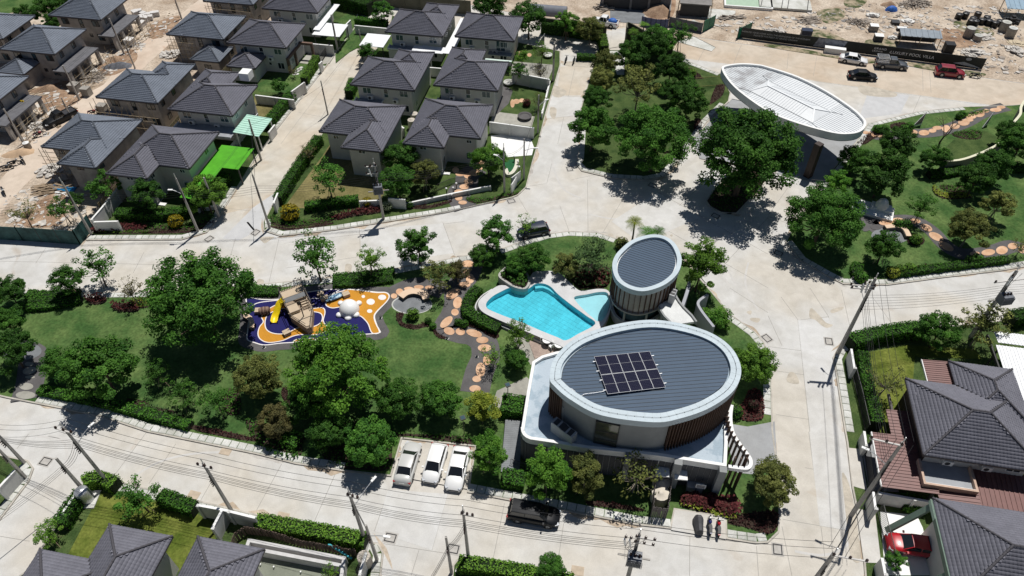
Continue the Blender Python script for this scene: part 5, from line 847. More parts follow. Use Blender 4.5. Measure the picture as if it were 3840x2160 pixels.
p, a = near_on(WC, z1(770, 450, 6)); M0 = Matrix.Translation((p.x, p.y, 0)) @ Matrix.Rotation(a, 4, 'Z'); b = B(); b.box(-.5, .5, -.06, .02, 4.1, 6.6); b.k = 1; b.box(-.42, .42, -.08, -.061, 4.15, 6.5); b.v = [tuple(M0 @ Vector(v)) for v in b.v]; b.build('terrace_door', [ALU, CLADW], CL)
# brown louvre fins round the oval wall
FINM = B().box(-.03, .03, -.16, .10, 0, 4.3).mesh('louvre', BROWN); SO = offset(RC, .13, True); k0 = min(range(len(SO)), key=lambda i: (SO[i] - flat([z2(490, 650, 8.2)])[0]).length); k1 = min(range(len(SO)), key=lambda i: (SO[i] - flat([c22(2300, 760, RZ)])[0]).length); arc = [SO[(k0 + i) % len(SO)] for i in range((k1 - k0) % len(SO) + 1)]
b = B(); WB = offset(RC, .27, True); ab0 = [WB[(k0 + i) % len(SO)] for i in range((k1 - k0) % len(SO) + 1)]; b.strip(ab0, .05, 4.45, 7.9); b.build('window_band', mat('brown_glass', (.045, .028, .022), .2, 0, spec=.6), CL)
for p, a in walk(arc, .3, .1): link('louvre', FINM, CL, (p.x - OFF[CL.name].x, p.y - OFF[CL.name].y, 3.95 - OFF[CL.name].z), (0, 0, a))
k0 = min(range(len(SO)), key=lambda i: (SO[i] - flat([c22(380, 960, RZ)])[0]).length)
for p, a in walk([SO[(k0 + i) % len(SO)] for i in range(-2, 7)], .26, .1): link('louvre', FINM, CL, (p.x - OFF[CL.name].x, p.y - OFF[CL.name].y, 3.95), (0, 0, a))
RP = thing('ramp', 'grey ribbed ramp between the hedge and the clubhouse wall', 'ramp', O(1290, 1120), world=True); ra, rb2 = O(1293, 1064, .3), O(1283, 1190, .3); rn = 26
for i in range(rn): p = ra.lerp(rb2, i / rn); x = B(); x.obox((p.x, p.y, .14), .26, 1.75, .16 + .012 * (rn - i), math.atan2(rb2.y - ra.y, rb2.x - ra.x)); x.build('ramp_board', SLATE, RP)
# curved white beam with tall brown fins at the corner
BP = flat(smooth([z2(x, y, 4.35) for x, y in ((1530, 350), (1510, 500), (1512, 650), (1545, 820), (1620, 960), (1720, 1100), (1810, 1220), (1850, 1300), (1840, 1375), (1770, 1405), (1500, 1372))], 5, False))
SC = thing('fin_screen', 'curved white beam with tall brown fins at the clubhouse corner', 'screen', BP[0], world=True); B().strip(BP, .32, 3.95, 4.4).build('beam', WHITE, SC); FM2 = B().box(-.04, .04, -.20, .06, 0, 5.2).mesh('fin', BROWN)
for p, a in walk(offset(BP, -.22, False), .52, .1): link('fin', FM2, SC, (p.x - BP[0].x, p.y - BP[0].y, .1), (0, 0, a))
# air units standing on the terrace roof
b = B(); b.box(-.75, .75, -.4, .4, 0, 1.5); b.k = 1; b.box(-.7, .7, .41, .43, .1, 1.3); b.box(-.55, -.1, -.35, .35, 1.5, 1.53); b.box(.1, .55, -.35, .35, 1.5, 1.53); CUM = b.mesh('condenser_unit', [mat('unit_grey', (.42, .43, .44), .6, .05, 2), STEEL])
for x, y, lab in ((810, 770, 'large grey condenser on the terrace roof, nearer the brown louvres'), (945, 880, 'large grey condenser on the terrace roof, nearer the parapet')): tag(link('condenser_unit', CUM, None, z1(x, y, 4.6).xy.to_3d() + Vector((0, 0, 4.0)), (0, 0, math.radians(-42))), lab, 'air unit', 'condensers on the terrace roof')
# solar array: ten panels on rails
SP = [c22(x, y, 8.95) for x, y in ((825, 690), (1385, 635), (1548, 1000), (962, 1070))]; AR = thing('solar_array', 'solar array of two rows of five dark panels on the oval roof', 'solar panels', flat([SP[3]])[0] + Vector((0, 0, 8.9)), world=True)
PVF = mat('panel_frame', (.62, .63, .65), .5, 0); PVM = mat('solar_cell', (.009, .010, .028), .6, 0, spec=.05); PVL = mat('cell_line', (.06, .065, .09), .6, 0, spec=.05)
for i in range(5):
    for j in range(2):
        f = lambda u, v: (SP[3] * (1 - u) + SP[2] * u) * (1 - v) + (SP[0] * (1 - u) + SP[1] * u) * v
        u0, u1, v0, v1 = i / 5 + .002, (i + 1) / 5 - .002, j / 2 + .004, (j + 1) / 2 - .004; cc = [f(u0, v0), f(u1, v0), f(u1, v1), f(u0, v1)]
        b = B(); b.add([(p.x, p.y, z) for z in (8.93, 8.97) for p in cc], [(0, 3, 2, 1), (4, 5, 6, 7)] + [(k, (k + 1) % 4, 4 + (k + 1) % 4, 4 + k) for k in range(4)]); pn = b.build('solar_panel', PVF, AR)
        b = B()
        for h in range(2):
            g2 = lambda s, t: (cc[0] * (1 - s) + cc[1] * s) * (1 - t) + (cc[3] * (1 - s) + cc[2] * s) * t
            t0, t1 = (.012, .496) if h == 0 else (.504, .988)
            for s in range(6):
                for r in range(6):
                    a0, a1 = .022 + .956 * s / 6 + .004, .022 + .956 * (s + 1) / 6 - .004; e0, e1 = t0 + (t1 - t0) * r / 6 + .003, t0 + (t1 - t0) * (r + 1) / 6 - .003; b.add([(p.x, p.y, 8.978) for p in (g2(a0, e0), g2(a1, e0), g2(a1, e1), g2(a0, e1))], [(0, 1, 2, 3)])
            b.k = 1; b.add([(p.x, p.y, 8.975) for p in (g2(.018, t0), g2(.982, t0), g2(.982, t1), g2(.018, t1))], [(0, 1, 2, 3)]); b.k = 0
        b.build('solar_cells', [PVM, PVL], pn)
b = B()
for t in (.12, .38, .62, .88): p, r2 = SP[3].lerp(SP[0], t), SP[2].lerp(SP[1], t); d = (r2 - p).normalized() * .25; b.bar((p.x - d.x, p.y - d.y, 8.88), (r2.x + d.x, r2.y + d.y, 8.88), .05)
b.build('mounting_rail', ALU, AR)
b = B(); b.tube([z1(x, y, 8.8) for x, y in ((1560, 125), (1420, 148), (1230, 170), (1180, 200), (1165, 240), (1180, 290))], .03, 6); b.tube([z1(x, y, 8.85) for x, y in ((920, 70), (1000, 75), (1070, 120), (1080, 190), (1050, 240))], .03, 6); b.tube([z2(x, y, 8.85) for x, y in ((220, 560), (340, 550), (360, 520), (440, 512), (520, 550), (565, 595))], .03, 6); tag(b.build('conduit', ALU), 'grey conduit loops running from the solar array over the oval rim', 'conduit')
# ---------------------------------------------------------------- round pavilion
TZ = 7.0
RT = ccw(flat(smooth([z4(x, y, TZ) for x, y in ((255, 600), (290, 470), (380, 350), (590, 180), (900, 88), (1150, 118), (1330, 250), (1430, 480), (1400, 680), (1280, 840), (1080, 970), (800, 1048), (560, 1010), (370, 900), (280, 760))], 5)))
PV = thing('pavilion', 'small oval pavilion on columns with slatted brown wall by the pool', 'pavilion', sum(RT, Vector()) / len(RT), world=True); I2 = rimmed(PV, RT, 6.3, TZ, .5, RIMW, 6.7); B().prism(I2, 6.3, 6.62).build('roof_deck', mat('white_membrane', (.7, .72, .72), .5, .05), PV); I3 = offset(I2, .12, True)
pm0 = sum(I3, Vector()) / len(I3); seamroof(PV, I3, math.radians(-26), 6.7, .36, fall=lambda x, y: 6.72 + .012 * (pm0.x - x))
WT = offset(RT, .4, True); B().prism(WT, 3.2, 6.35, bottom=True).build('drum_wall', mat('drum_wall', (.40, .375, .355), .9, .08, 1), PV); B().strip(offset(RT, .05, True), .35, 3.05, 3.25, True).build('drum_ring', mat('drum_ring', (.26, .25, .25), .8, .05), PV); B().prism(offset(RT, .1, True), 2.95, 3.06, bottom=True).build('soffit', STEEL, PV)
FM3 = B().box(-.025, .025, -.14, .05, 0, 3.05).mesh('slat', BROWN); TO = offset(RT, .24, True)
for p, a in walk(TO + [TO[0]], .6, .1): link('slat', FM3, PV, (p.x - OFF[PV.name].x, p.y - OFF[PV.name].y, 3.26), (0, 0, a))
B().prism(offset(RT, 1.0, True), .1, 2.96).build('glass_room', GLASS2, PV); b = B()
for p, a in walk(offset(RT, .55, True), 2.6, .4): b.lathe([(.13, .1), (.13, 2.96)], p.x, p.y, 8)
b.build('column', CLADW, PV); B().strip(offset(RT, .3, True), .3, .1, 1.25, True).build('planter_ring', mat('planter_grey', (.3, .31, .32), .8, .06), PV)
# bridge terrace between pavilion and clubhouse
BR = thing('terrace_link', 'white walkway roof linking pavilion and clubhouse', 'walkway', z4(1200, 1300, 3.6), world=True); bp = [z4(x, y, 3.6) for x, y in ((1030, 1300), (1100, 1250), (1230, 1180), (1330, 1090), (1400, 1210), (1480, 1310), (1620, 1449), (1700, 1560), (1300, 1620), (1120, 1449))]; B().prism(bp, 3.3, 3.6, bottom=True).build('deck', mat('white_screed', (.62, .63, .62), .8, .1, .6, fine=.08), BR)
b = B(); b.strip(flat([z4(x, y, 3.8) for x, y in ((1030, 1310), (1080, 1400), (1125, 1470), (1300, 1640))]), .2, 3.3, 3.8); b.strip(flat([z4(x, y, 3.8) for x, y in ((1700, 1560), (1620, 1449), (1480, 1310), (1400, 1210), (1330, 1095))]), .2, 3.3, 3.8); b.build('parapet', CLADW, BR)
b = B(); [b.box(p.x - .12, p.x + .12, p.y - .12, p.y + .12, 0, 3.3) for p in (z4(1120, 1330, 3.3), z4(1450, 1400, 3.3), z4(1400, 1250, 3.3))]; b.build('column', CLADW, BR)
tag(link('condenser_unit', CUM, None, z4(1275, 1150, 4.2).xy.to_3d() + Vector((0, 0, 3.6)), (0, 0, math.radians(62)), (.72, .72, .9)), 'white condenser standing on the walkway roof beside the pavilion', 'air unit', None)
def ribbon(name, pts, z0, zt, w, m, lab, cat='wall'):
    P = flat(smooth(pts, 5, False)); t = thing(name, lab, cat, P[0], world=True); B().strip(P, w, z0, zt).build('wall_panel', m, t); return t
LAV = mat('lavender_grey_wall', (.36, .37, .40), .9, .05, .6); ribbon('curved_wall', [z4(x, y, 3.4) for x, y in ((1550, 800), (1535, 930), (1500, 1050), (1450, 1200), (1400, 1350), (1385, 1449))], .1, 3.4, .35, LAV, 'tall curving grey wall between the pavilion and the oval tree'); ribbon('curved_wall', [z4(x, y, 2.6) for x, y in ((1860, 1090), (1730, 1180), (1690, 1240), (1700, 1300), (1760, 1400), (1850, 1520), (1960, 1660))], .1, 2.6, .3, LAV, 'curving grey wall bending round behind the light green shrub tree')
# ---------------------------------------------------------------- swimming pool
PD = 1.0
OUT = ccw(flat(smooth([z3(x, y, PD) for x, y in ((500, 410), (300, 540), (170, 660), (155, 760), (230, 860), (420, 960), (800, 1120), (1200, 1290), (1560, 1440), (1700, 1540), (1960, 1450), (2200, 1160), (2330, 1000), (2420, 700), (2360, 500), (2200, 465), (2000, 490), (1860, 490), (1700, 350), (1560, 220), (1400, 165), (1200, 165), (1080, 190), (1000, 330), (900, 420), (700, 420))], 4)))
WAT = ccw(flat(smooth([z3(x, y, PD) for x, y in ((545, 510), (400, 590), (300, 690), (285, 760), (340, 820), (600, 930), (900, 1040), (1200, 1170), (1500, 1290), (1640, 1340), (1850, 1230), (2140, 1060), (1980, 920), (1760, 760), (1520, 570), (1380, 430), (1250, 375), (1120, 385), (1040, 440), (960, 480), (800, 450), (680, 450))], 4)))
POOL = thing('swimming_pool', 'turquoise curved swimming pool with pale coping', 'pool', sum(WAT, Vector()) / len(WAT), world=True); COP = mat('pool_coping', (.55, .55, .55), .8, .06, .8, fine=.06)
# basin: coping ring between the outer wall and the water, tiled floor, walls
def ringfill(name, outer, inner, z, m, par):
    T = tessellate_polygon([outer, inner]); A = outer + inner; b = B(); F = []
    for t in T: a0, b0, c0 = (A[i] for i in t); F.append(t if (b0 - a0).cross(c0 - a0).z > 0 else t[::-1])
    b.add([(p.x, p.y, z) for p in A], F); return b.build(name, m, par)
WAT2 = ccw(flat(smooth([z3(x, y, PD) for x, y in ((1790, 600), (1820, 690), (1950, 830), (2100, 960), (2190, 1020), (2300, 960), (2400, 720), (2350, 540), (2200, 520), (2000, 560))], 4)))
T = tessellate_polygon([OUT, WAT, WAT2]); A = OUT + WAT + WAT2; b = B(); b.add([(p.x, p.y, PD) for p in A], [t if (A[t[1]] - A[t[0]]).cross(A[t[2]] - A[t[0]]).z > 0 else t[::-1] for t in T]); b.build('coping', COP, POOL)
B().strip(OUT, .25, .05, PD - .004, True).build('outer_wall', mat('pool_wall', (.30, .29, .28), .85, .08), POOL); PF1 = mat('pool_floor_grout', (.20, .51, .58), .5, .04); PT = mat('pool_tile', (.25, .58, .65), .4, .10, .5, tint=.06, fine=.06, world=True); PTL = mat('shallow_tile', (.42, .62, .66), .4, .04, 1, tint=.04)
for Wp, zf, fm, nm in ((WAT, .22, PT, 'main'), (WAT2, .62, PTL, 'kids')):
    B().prism(Wp, zf - .1, zf, side=False).build('basin_floor', PF1 if nm == 'main' else PTL, POOL); wb = B(); n = len(Wp); wb.add([(p.x, p.y, z) for z in (zf, PD) for p in Wp], [(i, n + i, n + (i + 1) % n, (i + 1) % n) for i in range(n)]); wb.build('basin_wall', fm, POOL)
tl = B().box(-.267, .267, -.267, .267, 0, .02).mesh('pool_tile', PT); xs = [p.x for p in WAT]; ys = [p.y for p in WAT]; cnt = []; da = math.radians(-38); X0 = sum(WAT, Vector()) / len(WAT)
for i in range(-24, 25):
    for j in range(-24, 25):
        p = X0 + Vector((math.cos(da), math.sin(da), 0)) * (i * .55) + Vector((-math.sin(da), math.cos(da), 0)) * (j * .55)
        if inpoly(p, WAT): cnt.append(p)
cnt.sort(key=lambda p: p.y); rb = B()
for i, p in enumerate(cnt):
    if i < 300: link('pool_tile', tl, POOL, (p.x - X0.x, p.y - X0.y, .222), (0, 0, da))
    else: rb.obox((p.x, p.y, .222), .534, .534, .02, da)
if rb.v: rb.build('pool_tiles', PT, POOL, kind='stuff')
b = B(); b.prism(flat([z3(x, y, .6) for x, y in ((1110, 420), (1250, 405), (1370, 450), (1500, 560), (1440, 560), (1350, 495), (1250, 455), (1120, 470))]), .2, .7); b.prism(flat([z3(x, y, .3) for x, y in ((1110, 470), (1250, 450), (1350, 490), (1520, 610), (1500, 640), (1340, 530), (1240, 490), (1120, 510))]), .2, .45); b.build('pool_steps', PTL, POOL)
def watermat(n, col, f):
    m = bpy.data.materials.new(n); m.use_nodes = True; t = m.node_tree; L = t.links.new; N = lambda k: t.nodes.new('ShaderNode' + k); t.nodes.remove(t.nodes['Principled BSDF']); tr = N('BsdfTransparent'); tr.inputs[0].default_value = (*col, 1); gl = N('BsdfGlossy'); gl.inputs['Roughness'].default_value = .03; fr = N('Fresnel'); fr.inputs[0].default_value = 1.33; no = N('TexNoise'); no.inputs['Scale'].default_value = 2.5; no.inputs['Detail'].default_value = 4; bp = N('Bump'); bp.inputs['Strength'].default_value = .25; bp.inputs['Distance'].default_value = .04; L(N('NewGeometry').outputs['Position'], no.inputs['Vector']); L(no.outputs[0], bp.inputs['Height']); L(bp.outputs[0], gl.inputs['Normal']); L(bp.outputs[0], fr.inputs['Normal']); ms = N('MixShader'); L(fr.outputs[0], ms.inputs[0]); L(tr.outputs[0], ms.inputs[1]); L(gl.outputs[0], ms.inputs[2]); L(ms.outputs[0], t.nodes['Material Output'].inputs['Surface']); return m
WM1 = watermat('pool_water', (.50, .88, .93), 1); WM2 = watermat('shallow_water', (.80, .95, .97), 1)
for Wp, m in ((WAT, WM1), (WAT2, WM2)): tag(B().prism(Wp, .8, .86, side=False).build('water', m), None, None, None, 'structure')
# overflow ring and planter island
RG = ccw(flat(smooth([z3(x, y, .3) for x, y in ((380, 480), (200, 600), (100, 740), (110, 850), (220, 960), (420, 1060), (720, 1190), (980, 1290), (1250, 1400))], 4, False))); 
P = flat(smooth([z3(x, y, .3) for x, y in ((380, 480), (200, 600), (105, 740), (110, 850), (220, 960), (420, 1060), (720, 1190), (980, 1290), (1250, 1400))], 4, False)); B().strip(P, .14, .1, .45).build('overflow_kerb', COP, POOL); B().strip(offset(P, -.12, False), .5, .1, .16).build('drain_channel', mat('channel_dark', (.10, .10, .10), .8, .05), POOL)
b = B(); ISL = ccw(flat(smooth([z3(x, y, 1.4) for x, y in ((490, 240), (560, 130), (700, 40), (850, 60), (980, 180), (1040, 330), (960, 460), (780, 440), (620, 350))], 4))); PLN = thing('planter', 'round raised planter island at the head of the pool', 'planter', sum(ISL, Vector()) / len(ISL), world=True); B().strip(ISL, .28, .1, 1.35, True).build('planter_wall', mat('planter_wall', (.40, .39, .36), .85, .06), PLN); B().prism(offset(ISL, .27, True), .1, 1.2, side=False).build('soil', BEDSOIL, PLN)
bed(None, G['dark'], .8, 60, .24, 'dark foliage filling the round planter by the pool', pts=offset(ISL, .3, True)); o = [x for x in COL.objects if x.name.startswith('ground_cover')][-1]; o.location.z = 1.0
bed(None, G['grey'], .9, 50, .26, 'dusky shrubs behind the pool and before the pavilion', pts=flat(smooth([z3(x, y) for x, y in ((1400, 120), (1700, 90), (2100, 60), (2400, 150), (2330, 450), (2000, 470), (1860, 470), (1650, 260))], 3)))
bed(None, G['red'], .8, 60, .24, 'dark red shrubs between the pool and the pavilion', pts=flat(smooth([z3(x, y) for x, y in ((1800, 250), (2100, 220), (2380, 200), (2350, 430), (2050, 450), (1870, 440))], 3)))
# poolside table and chairs on a timber deck
DK = thing('timber_deck', 'pinkish timber deck beside the pool wall', 'deck', O(1355, 870), world=True); dm = mat('deck_board', (.36, .28, .235), .85, .12, 2, tint=.12); DP = ccw(oo((1327, 852), (1350, 847), (1420, 873), (1395, 890), (1345, 905))); dd = DP[1] - DP[0]
d = (O(1420, 873) - O(1350, 847)).normalized(); n = Vector((-d.y, d.x, 0)); o = sum(flat(DP), Vector()) / len(DP); s = -4.0
while s < 4:
    r = span(flat(DP), Vector((d.x, d.y, 0)), o, s + .07)
    if r: p = o + d * ((r[0] + r[1]) / 2) + n * (s + .07); b = B(); b.obox((p.x, p.y, .15), r[1] - r[0], .135, .05, math.atan2(d.y, d.x)); b.build('deck_board', dm, DK)
    s += .15
WP = mat('white_plastic', (.8, .8, .79), .5, 0)
def table(p, lab): t = thing('round_table', lab, 'table', p, 0, 'white poolside tables'); B().lathe([(.5, .70), (.5, .74)], n=20).build('tabletop', WP, t); B().lathe([(.25, 0), (.06, .05), (.04, .70)], n=10).build('pedestal', STEEL, t)
def chair(p, a, lab): t = thing('chair', lab, 'chair', p, a, 'white poolside chairs'); B().box(-.22, .22, -.22, .22, .43, .47).build('seat', WP, t); x = B(); x.box(-.22, .22, .18, .22, .47, .85); x.build('backrest', WP, t); [B().box(sx - .02, sx + .02, sy - .02, sy + .02, 0, .43).build('leg', WP, t) for sx in (-.2, .2) for sy in (-.2, .2)]
table(c22(350, 565, .2).xy.to_3d() + Vector((0, 0, .2)), 'white round table on the deck, the one fully in view'); table(c22(470, 610, .2).xy.to_3d() + Vector((0, 0, .2)), 'white round table half under the oval rim')
for x, y, a, lab in ((308, 545, 1.2, 'white chair left of the full table'), (385, 580, -1.4, 'white chair right of the full table'), (432, 590, 1.0, 'white chair left of the half hidden table'), (395, 610, -2.4, 'white chair between the two poolside tables')): chair(c22(x, y, .2).xy.to_3d() + Vector((0, 0, .2)), a, lab)
# ---------------------------------------------------------------- playground
BLU = mat('navy_rubber', (.012, .012, .095), .9, .08, .7, world=True, fine=.12); ORA = mat('orange_rubber', (.52, .235, .022), .85, .06, .6, world=True, fine=.10); WL = mat('white_rubber', (.75, .72, .70), .85, .03)
def playpatch(px, m, z, sm=5): P = ccw(flat(smooth([z5(x, y) for x, y in px], sm))); return P, struct('play_surface', B().prism(P, .1, z), m)
PO, _ = playpatch(((110, 360), (400, 385), (700, 375), (900, 300), (1150, 260), (1500, 215), (1900, 215), (2300, 265), (2480, 270), (2545, 330), (2500, 430), (2330, 600), (2290, 690), (2330, 820), (2375, 900), (2365, 965), (2000, 1000), (1500, 1060), (1000, 1120), (700, 1140), (420, 1170), (250, 1130), (120, 1070), (130, 900), (150, 600)), BLU, .150)
ring0 = B().strip(PO, -.9, .1, .1403, True); struct('playground_border', ring0, GREYPATH); struct('play_line', B().strip(PO, .13, .1, .158, True), WL)
Q1, _ = playpatch(((490, 560), (640, 480), (800, 460), (1100, 560), (1380, 535), (1440, 600), (1410, 740), (1430, 800), (1500, 900), (1300, 980), (1050, 980), (900, 1010), (720, 1085), (500, 1115), (370, 1070), (320, 980), (345, 860), (410, 770), (380, 690), (410, 640)), ORA, .154); struct('play_line', B().strip(Q1, -.11, .1, .160, True), WL)
Q2, _ = playpatch(((600, 590), (750, 550), (1000, 600), (1290, 610), (1390, 660), (1370, 780), (1230, 850), (1010, 860), (850, 930), (720, 970), (560, 955), (460, 890), (440, 770), (480, 660)), BLU, .162); struct('play_line', B().strip(Q2, -.11, .1, .166, True), WL)
Q3, _ = playpatch(((1470, 460), (1500, 390), (1600, 300), (1750, 250), (1890, 218), (2300, 268), (2470, 275), (2530, 330), (2480, 430), (2320, 600), (2280, 690), (2320, 830), (2360, 950), (2250, 950), (2180, 790), (2060, 670), (1960, 660), (1900, 500), (1720, 510), (1580, 530), (1490, 500)), ORA, .156); struct('play_line', B().strip(Q3, -.11, .1, .159, True), WL)
Q4, _ = playpatch(((900, 1110), (980, 1060), (1230, 1045), (1400, 1060), (1200, 1095), (1000, 1115)), ORA, .155); struct('play_line', B().strip(Q4, .11, .1, .159, True), WL)
for pts in (((150, 620), (190, 530), (330, 450), (700, 405)), ((1170, 385), (1400, 365), (1600, 290), (1720, 210))): struct('play_line', B().strip(flat(smooth([z5(x, y) for x, y in pts], 5, False)), .13, .1, .153), WL)
for x, y, rx, ry in ((2417, 355, 68, 45), (2222, 430, 70, 52), (2205, 588, 45, 32), (2098, 340, 30, 25)): struct('white_dot', B().prism([z5(x + rx * math.cos(t), y + ry * math.sin(t)) for t in [2 * PI * i / 24 for i in range(24)]], .1, .161), WL)
# ship climbing frame
TAN = mat('tan_panel', (.50, .40, .29), .8, .06, 1.2); TAN2 = mat('dark_tan_panel', (.31, .24, .175), .8, .1, 1.2); SAIL = mat('grey_sail', (.16, .165, .17), .8, .08, 1)
sa, sb2 = z5(870, 230, 1.4), z5(1180, 880, .8); sd = Vector((sb2.x - sa.x, sb2.y - sa.y, 0)); SLen = sd.length; sang = math.atan2(sd.y, sd.x); SH = thing('play_ship', 'timber coloured play ship with railings, mast and yellow slide', 'play equipment', (sa.x, sa.y, .16), sang)
def bx(name, m, *bs): b = B(); [b.box(*e) for e in bs]; return b.build(name, m, SH)
W2 = 1.32; L1 = SLen * .60
b = B(); b.prism([(0, -W2), (L1, -W2), (SLen * 1.02, -.25), (SLen * 1.02, .25), (L1, W2), (0, W2)], 0, 1.0); b.build('hull', TAN2, SH); b = B(); b.prism([(L1 * .98, -W2 + .1), (SLen * .98, -.2), (SLen * .98, .2), (L1 * .98, W2 - .1)], 1.0, 1.1); b.build('bow_deck', TAN, SH)
bx('stern_deck', TAN, (0.0, 1.3, -W2 + .05, W2 - .05, 1.0, 1.75)); bx('stern_step', TAN, *[(1.32 + .26 * i, 1.52 + .26 * i, -.1, W2 - .1, 1.0, 1.6 - .25 * i) for i in range(2)]); bx('mid_deck', TAN2, (1.3, L1 * .98, -W2 + .05, W2 - .05, 1.0, 1.06))
for i in range(4): bx('ladder_step', TAN, (L1 * .62 + .32 * i, L1 * .62 + .2 + .32 * i, .35, W2 - .15, 1.06, 1.5 - .1 * i))
bx('foredeck_panel', TAN, (L1 * .62, L1 * .97, -W2 + .1, -.1, 1.06, 1.5)); b = B(); b.tube([(SLen * .72, 0, 1.0), (SLen * .74, 0, 3.6)], .06, 8); b.build('mast', STEEL, SH); b = B(); b.bar((SLen * .73, -1.5, 2.4), (SLen * .73, 1.5, 2.4), .08); b.build('yard', TAN2, SH)
b = B(); b.add([(L1 * .45, -1.2, 2.0), (L1 * .62, -1.2, 1.9), (L1 * .62, 1.2, 1.9), (L1 * .45, 1.2, 2.0), (L1 * .45, -1.2, 2.06), (L1 * .62, -1.2, 1.96), (L1 * .62, 1.2, 1.96), (L1 * .45, 1.2, 2.06)], [(0, 3, 2, 1), (4, 5, 6, 7), (0, 1, 5, 4), (1, 2, 6, 5), (2, 3, 7, 6), (3, 0, 4, 7)]); b.build('sail', SAIL, SH)
b = B(); [b.bar((x, y, 1.0), (x, y, 2.5), .06) for x in (0.02, 1.3, L1) for y in (-W2, W2)]; [b.bar((0, y, z), (L1, y, z), .05) for y in (-W2, W2) for z in (1.9, 2.4)]; [b.bar((0, -W2 + .1 + .3 * i, 1.75), (0, -W2 + .1 + .3 * i, 2.5), .05) for i in range(11)]; b.bar((0, -W2, 2.5), (0, W2, 2.5), .06); [b.bar((L1, s * W2, 1.5), (SLen, s * .25, 1.7), .05) for s in (-1, 1)]; b.build('railing', mat('ship_rail', (.12, .105, .09), .7, .1), SH)
YEL = mat('yellow_slide', (.80, .60, .01), .35, .04, 2, spec=.5); pts = smooth([z5(755, 395, 1.7), z5(690, 440, 1.45), z5(655, 520, 1.05), z5(630, 610, .62), z5(600, 690, .34), z5(585, 770, .27)], 5, False); Mi = (Matrix.Translation(SH.location) @ Matrix.Rotation(sang, 4, 'Z')).inverted(); b = B(); V = []; n = len(pts); pr = ((-.42, .28), (-.34, .28), (-.28, .04), (0, 0), (.28, .04), (.34, .28), (.42, .28), (.3, -.05), (-.3, -.05))
for i, p in enumerate(pts):
    d = (pts[min(i + 1, n - 1)] - pts[max(i - 1, 0)]); d.z = 0; d.normalize(); s = Vector((-d.y, d.x, 0)); V += [Mi @ (p + s * x + Vector((0, 0, z))) for x, z in pr]
b.add(V, [(9 * i + j, 9 * i + (j + 1) % 9, 9 * (i + 1) + (j + 1) % 9, 9 * (i + 1) + j) for i in range(n - 1) for j in range(9)], True); b.build('slide', YEL, SH)
# white animal dome with feet
WD = mat('white_dome', (.80, .80, .79), .45, .02, 1, spec=.4); dp = z5(1848, 510, .7); R0 = 1.18; DM = thing('play_dome', 'white rounded play animal with bulging eyes and stubby feet', 'play equipment', (dp.x, dp.y, .16))
B().lathe([(R0 * .99, 0), (R0, .2), (R0 * .94, .6), (R0 * .74, .98), (R0 * .42, 1.24), (R0 * .12, 1.35), (.001, 1.36)], n=28, sx=.98, sy=1.05).build('shell', WD, DM)
for x, y, r, hh, nm in ((1685, 640, .38, .35, 'foot'), (1970, 635, .42, .35, 'foot'), (2020, 440, .36, .35, 'foot'), (1710, 440, .34, .3, 'foot'), (1835, 690, .40, .35, 'snout'), (1775, 605, .31, .75, 'eye'), (1875, 605, .31, .75, 'eye')):
    p = z5(x, y, hh * .7); b = B(); b.lathe([(r * .95, 0), (r, hh * .35), (r * .8, hh * .75), (r * .4, hh * .96), (.001, hh)], n=16); o = b.build(nm, WD, DM); o.location = (p.x - dp.x, p.y - dp.y, 0)
# crates, barrel, board
for x, y, a, s, lab in ((312, 560, .05, .78, 'tan play crate beside the wooden barrel'), (790, 930, .6, .78, 'tan play crate on the lower orange band'), (1430, 345, .2, .78, 'brown play crate in tree shade behind the ship'), (1365, 270, .2, .72, 'brown play crate under the tree at the top edge of the playground'), (1800, 280, .5, .78, 'tan play crate at the end of the blue board'), (1015, 600 - 600 + 250, .3, .01, '')):
    if not lab: continue
    p = z5(x, y, .5); t = thing('play_crate', lab, 'crate', (p.x, p.y, .16), a, 'play crates on the rubber floor'); B().box(-.5 * s, .5 * s, -.42 * s, .42 * s, 0, .5 * s).build('box', TAN2, t); B().box(-.52 * s, .52 * s, -.44 * s, -.01, .5 * s, .58 * s).build('lid_board', TAN, t); B().box(-.52 * s, .52 * s, .01, .44 * s, .5 * s, .58 * s).build('lid_board', TAN, t)
p = z5(420, 580, .45); t = thing('barrel', 'brown hooped play barrel lying beside a crate', 'barrel', (p.x, p.y, .16), .2); b = B(); b.lathe([(.36, -.6), (.46, -.2), (.46, .2), (.36, .6)], n=14); b.v = [(z, x, y + .45) for x, y, z in b.v]; b.build('staves', mat('barrel_wood', (.15, .09, .07), .8, .2, 3), t); b = B(); [b.lathe([(r, z), (r, z + .06)], n=14) for r, z in ((.425, -.42), (.475, -.05), (.425, .36))]; b.v = [(z, x, y + .45) for x, y, z in b.v]; b.build('hoop', mat('hoop_tan', (.4, .3, .22), .6, .1), t)
p = z5(1625, 330, .4); t = thing('surf_board', 'blue patterned board leaning on the playground floor', 'board', (p.x, p.y, .45), math.radians(33)); b = B(); b.lathe([(.001, -.05), (.4, -.04), (.42, 0), (.4, .04), (.001, .05)], n=20, sx=3.2, sy=1); b.build('board', mat('blue_wave', (.02, .10, .22), .4, .3, 3, col2=(.35, .5, .6), thr=(.45, .6)), t); B().box(-.9, -.7, -.1, .1, -.3, -.04).build('stand', STEEL, t); B().box(.7, .9, -.1, .1, -.3, -.04).build('stand', STEEL, t)
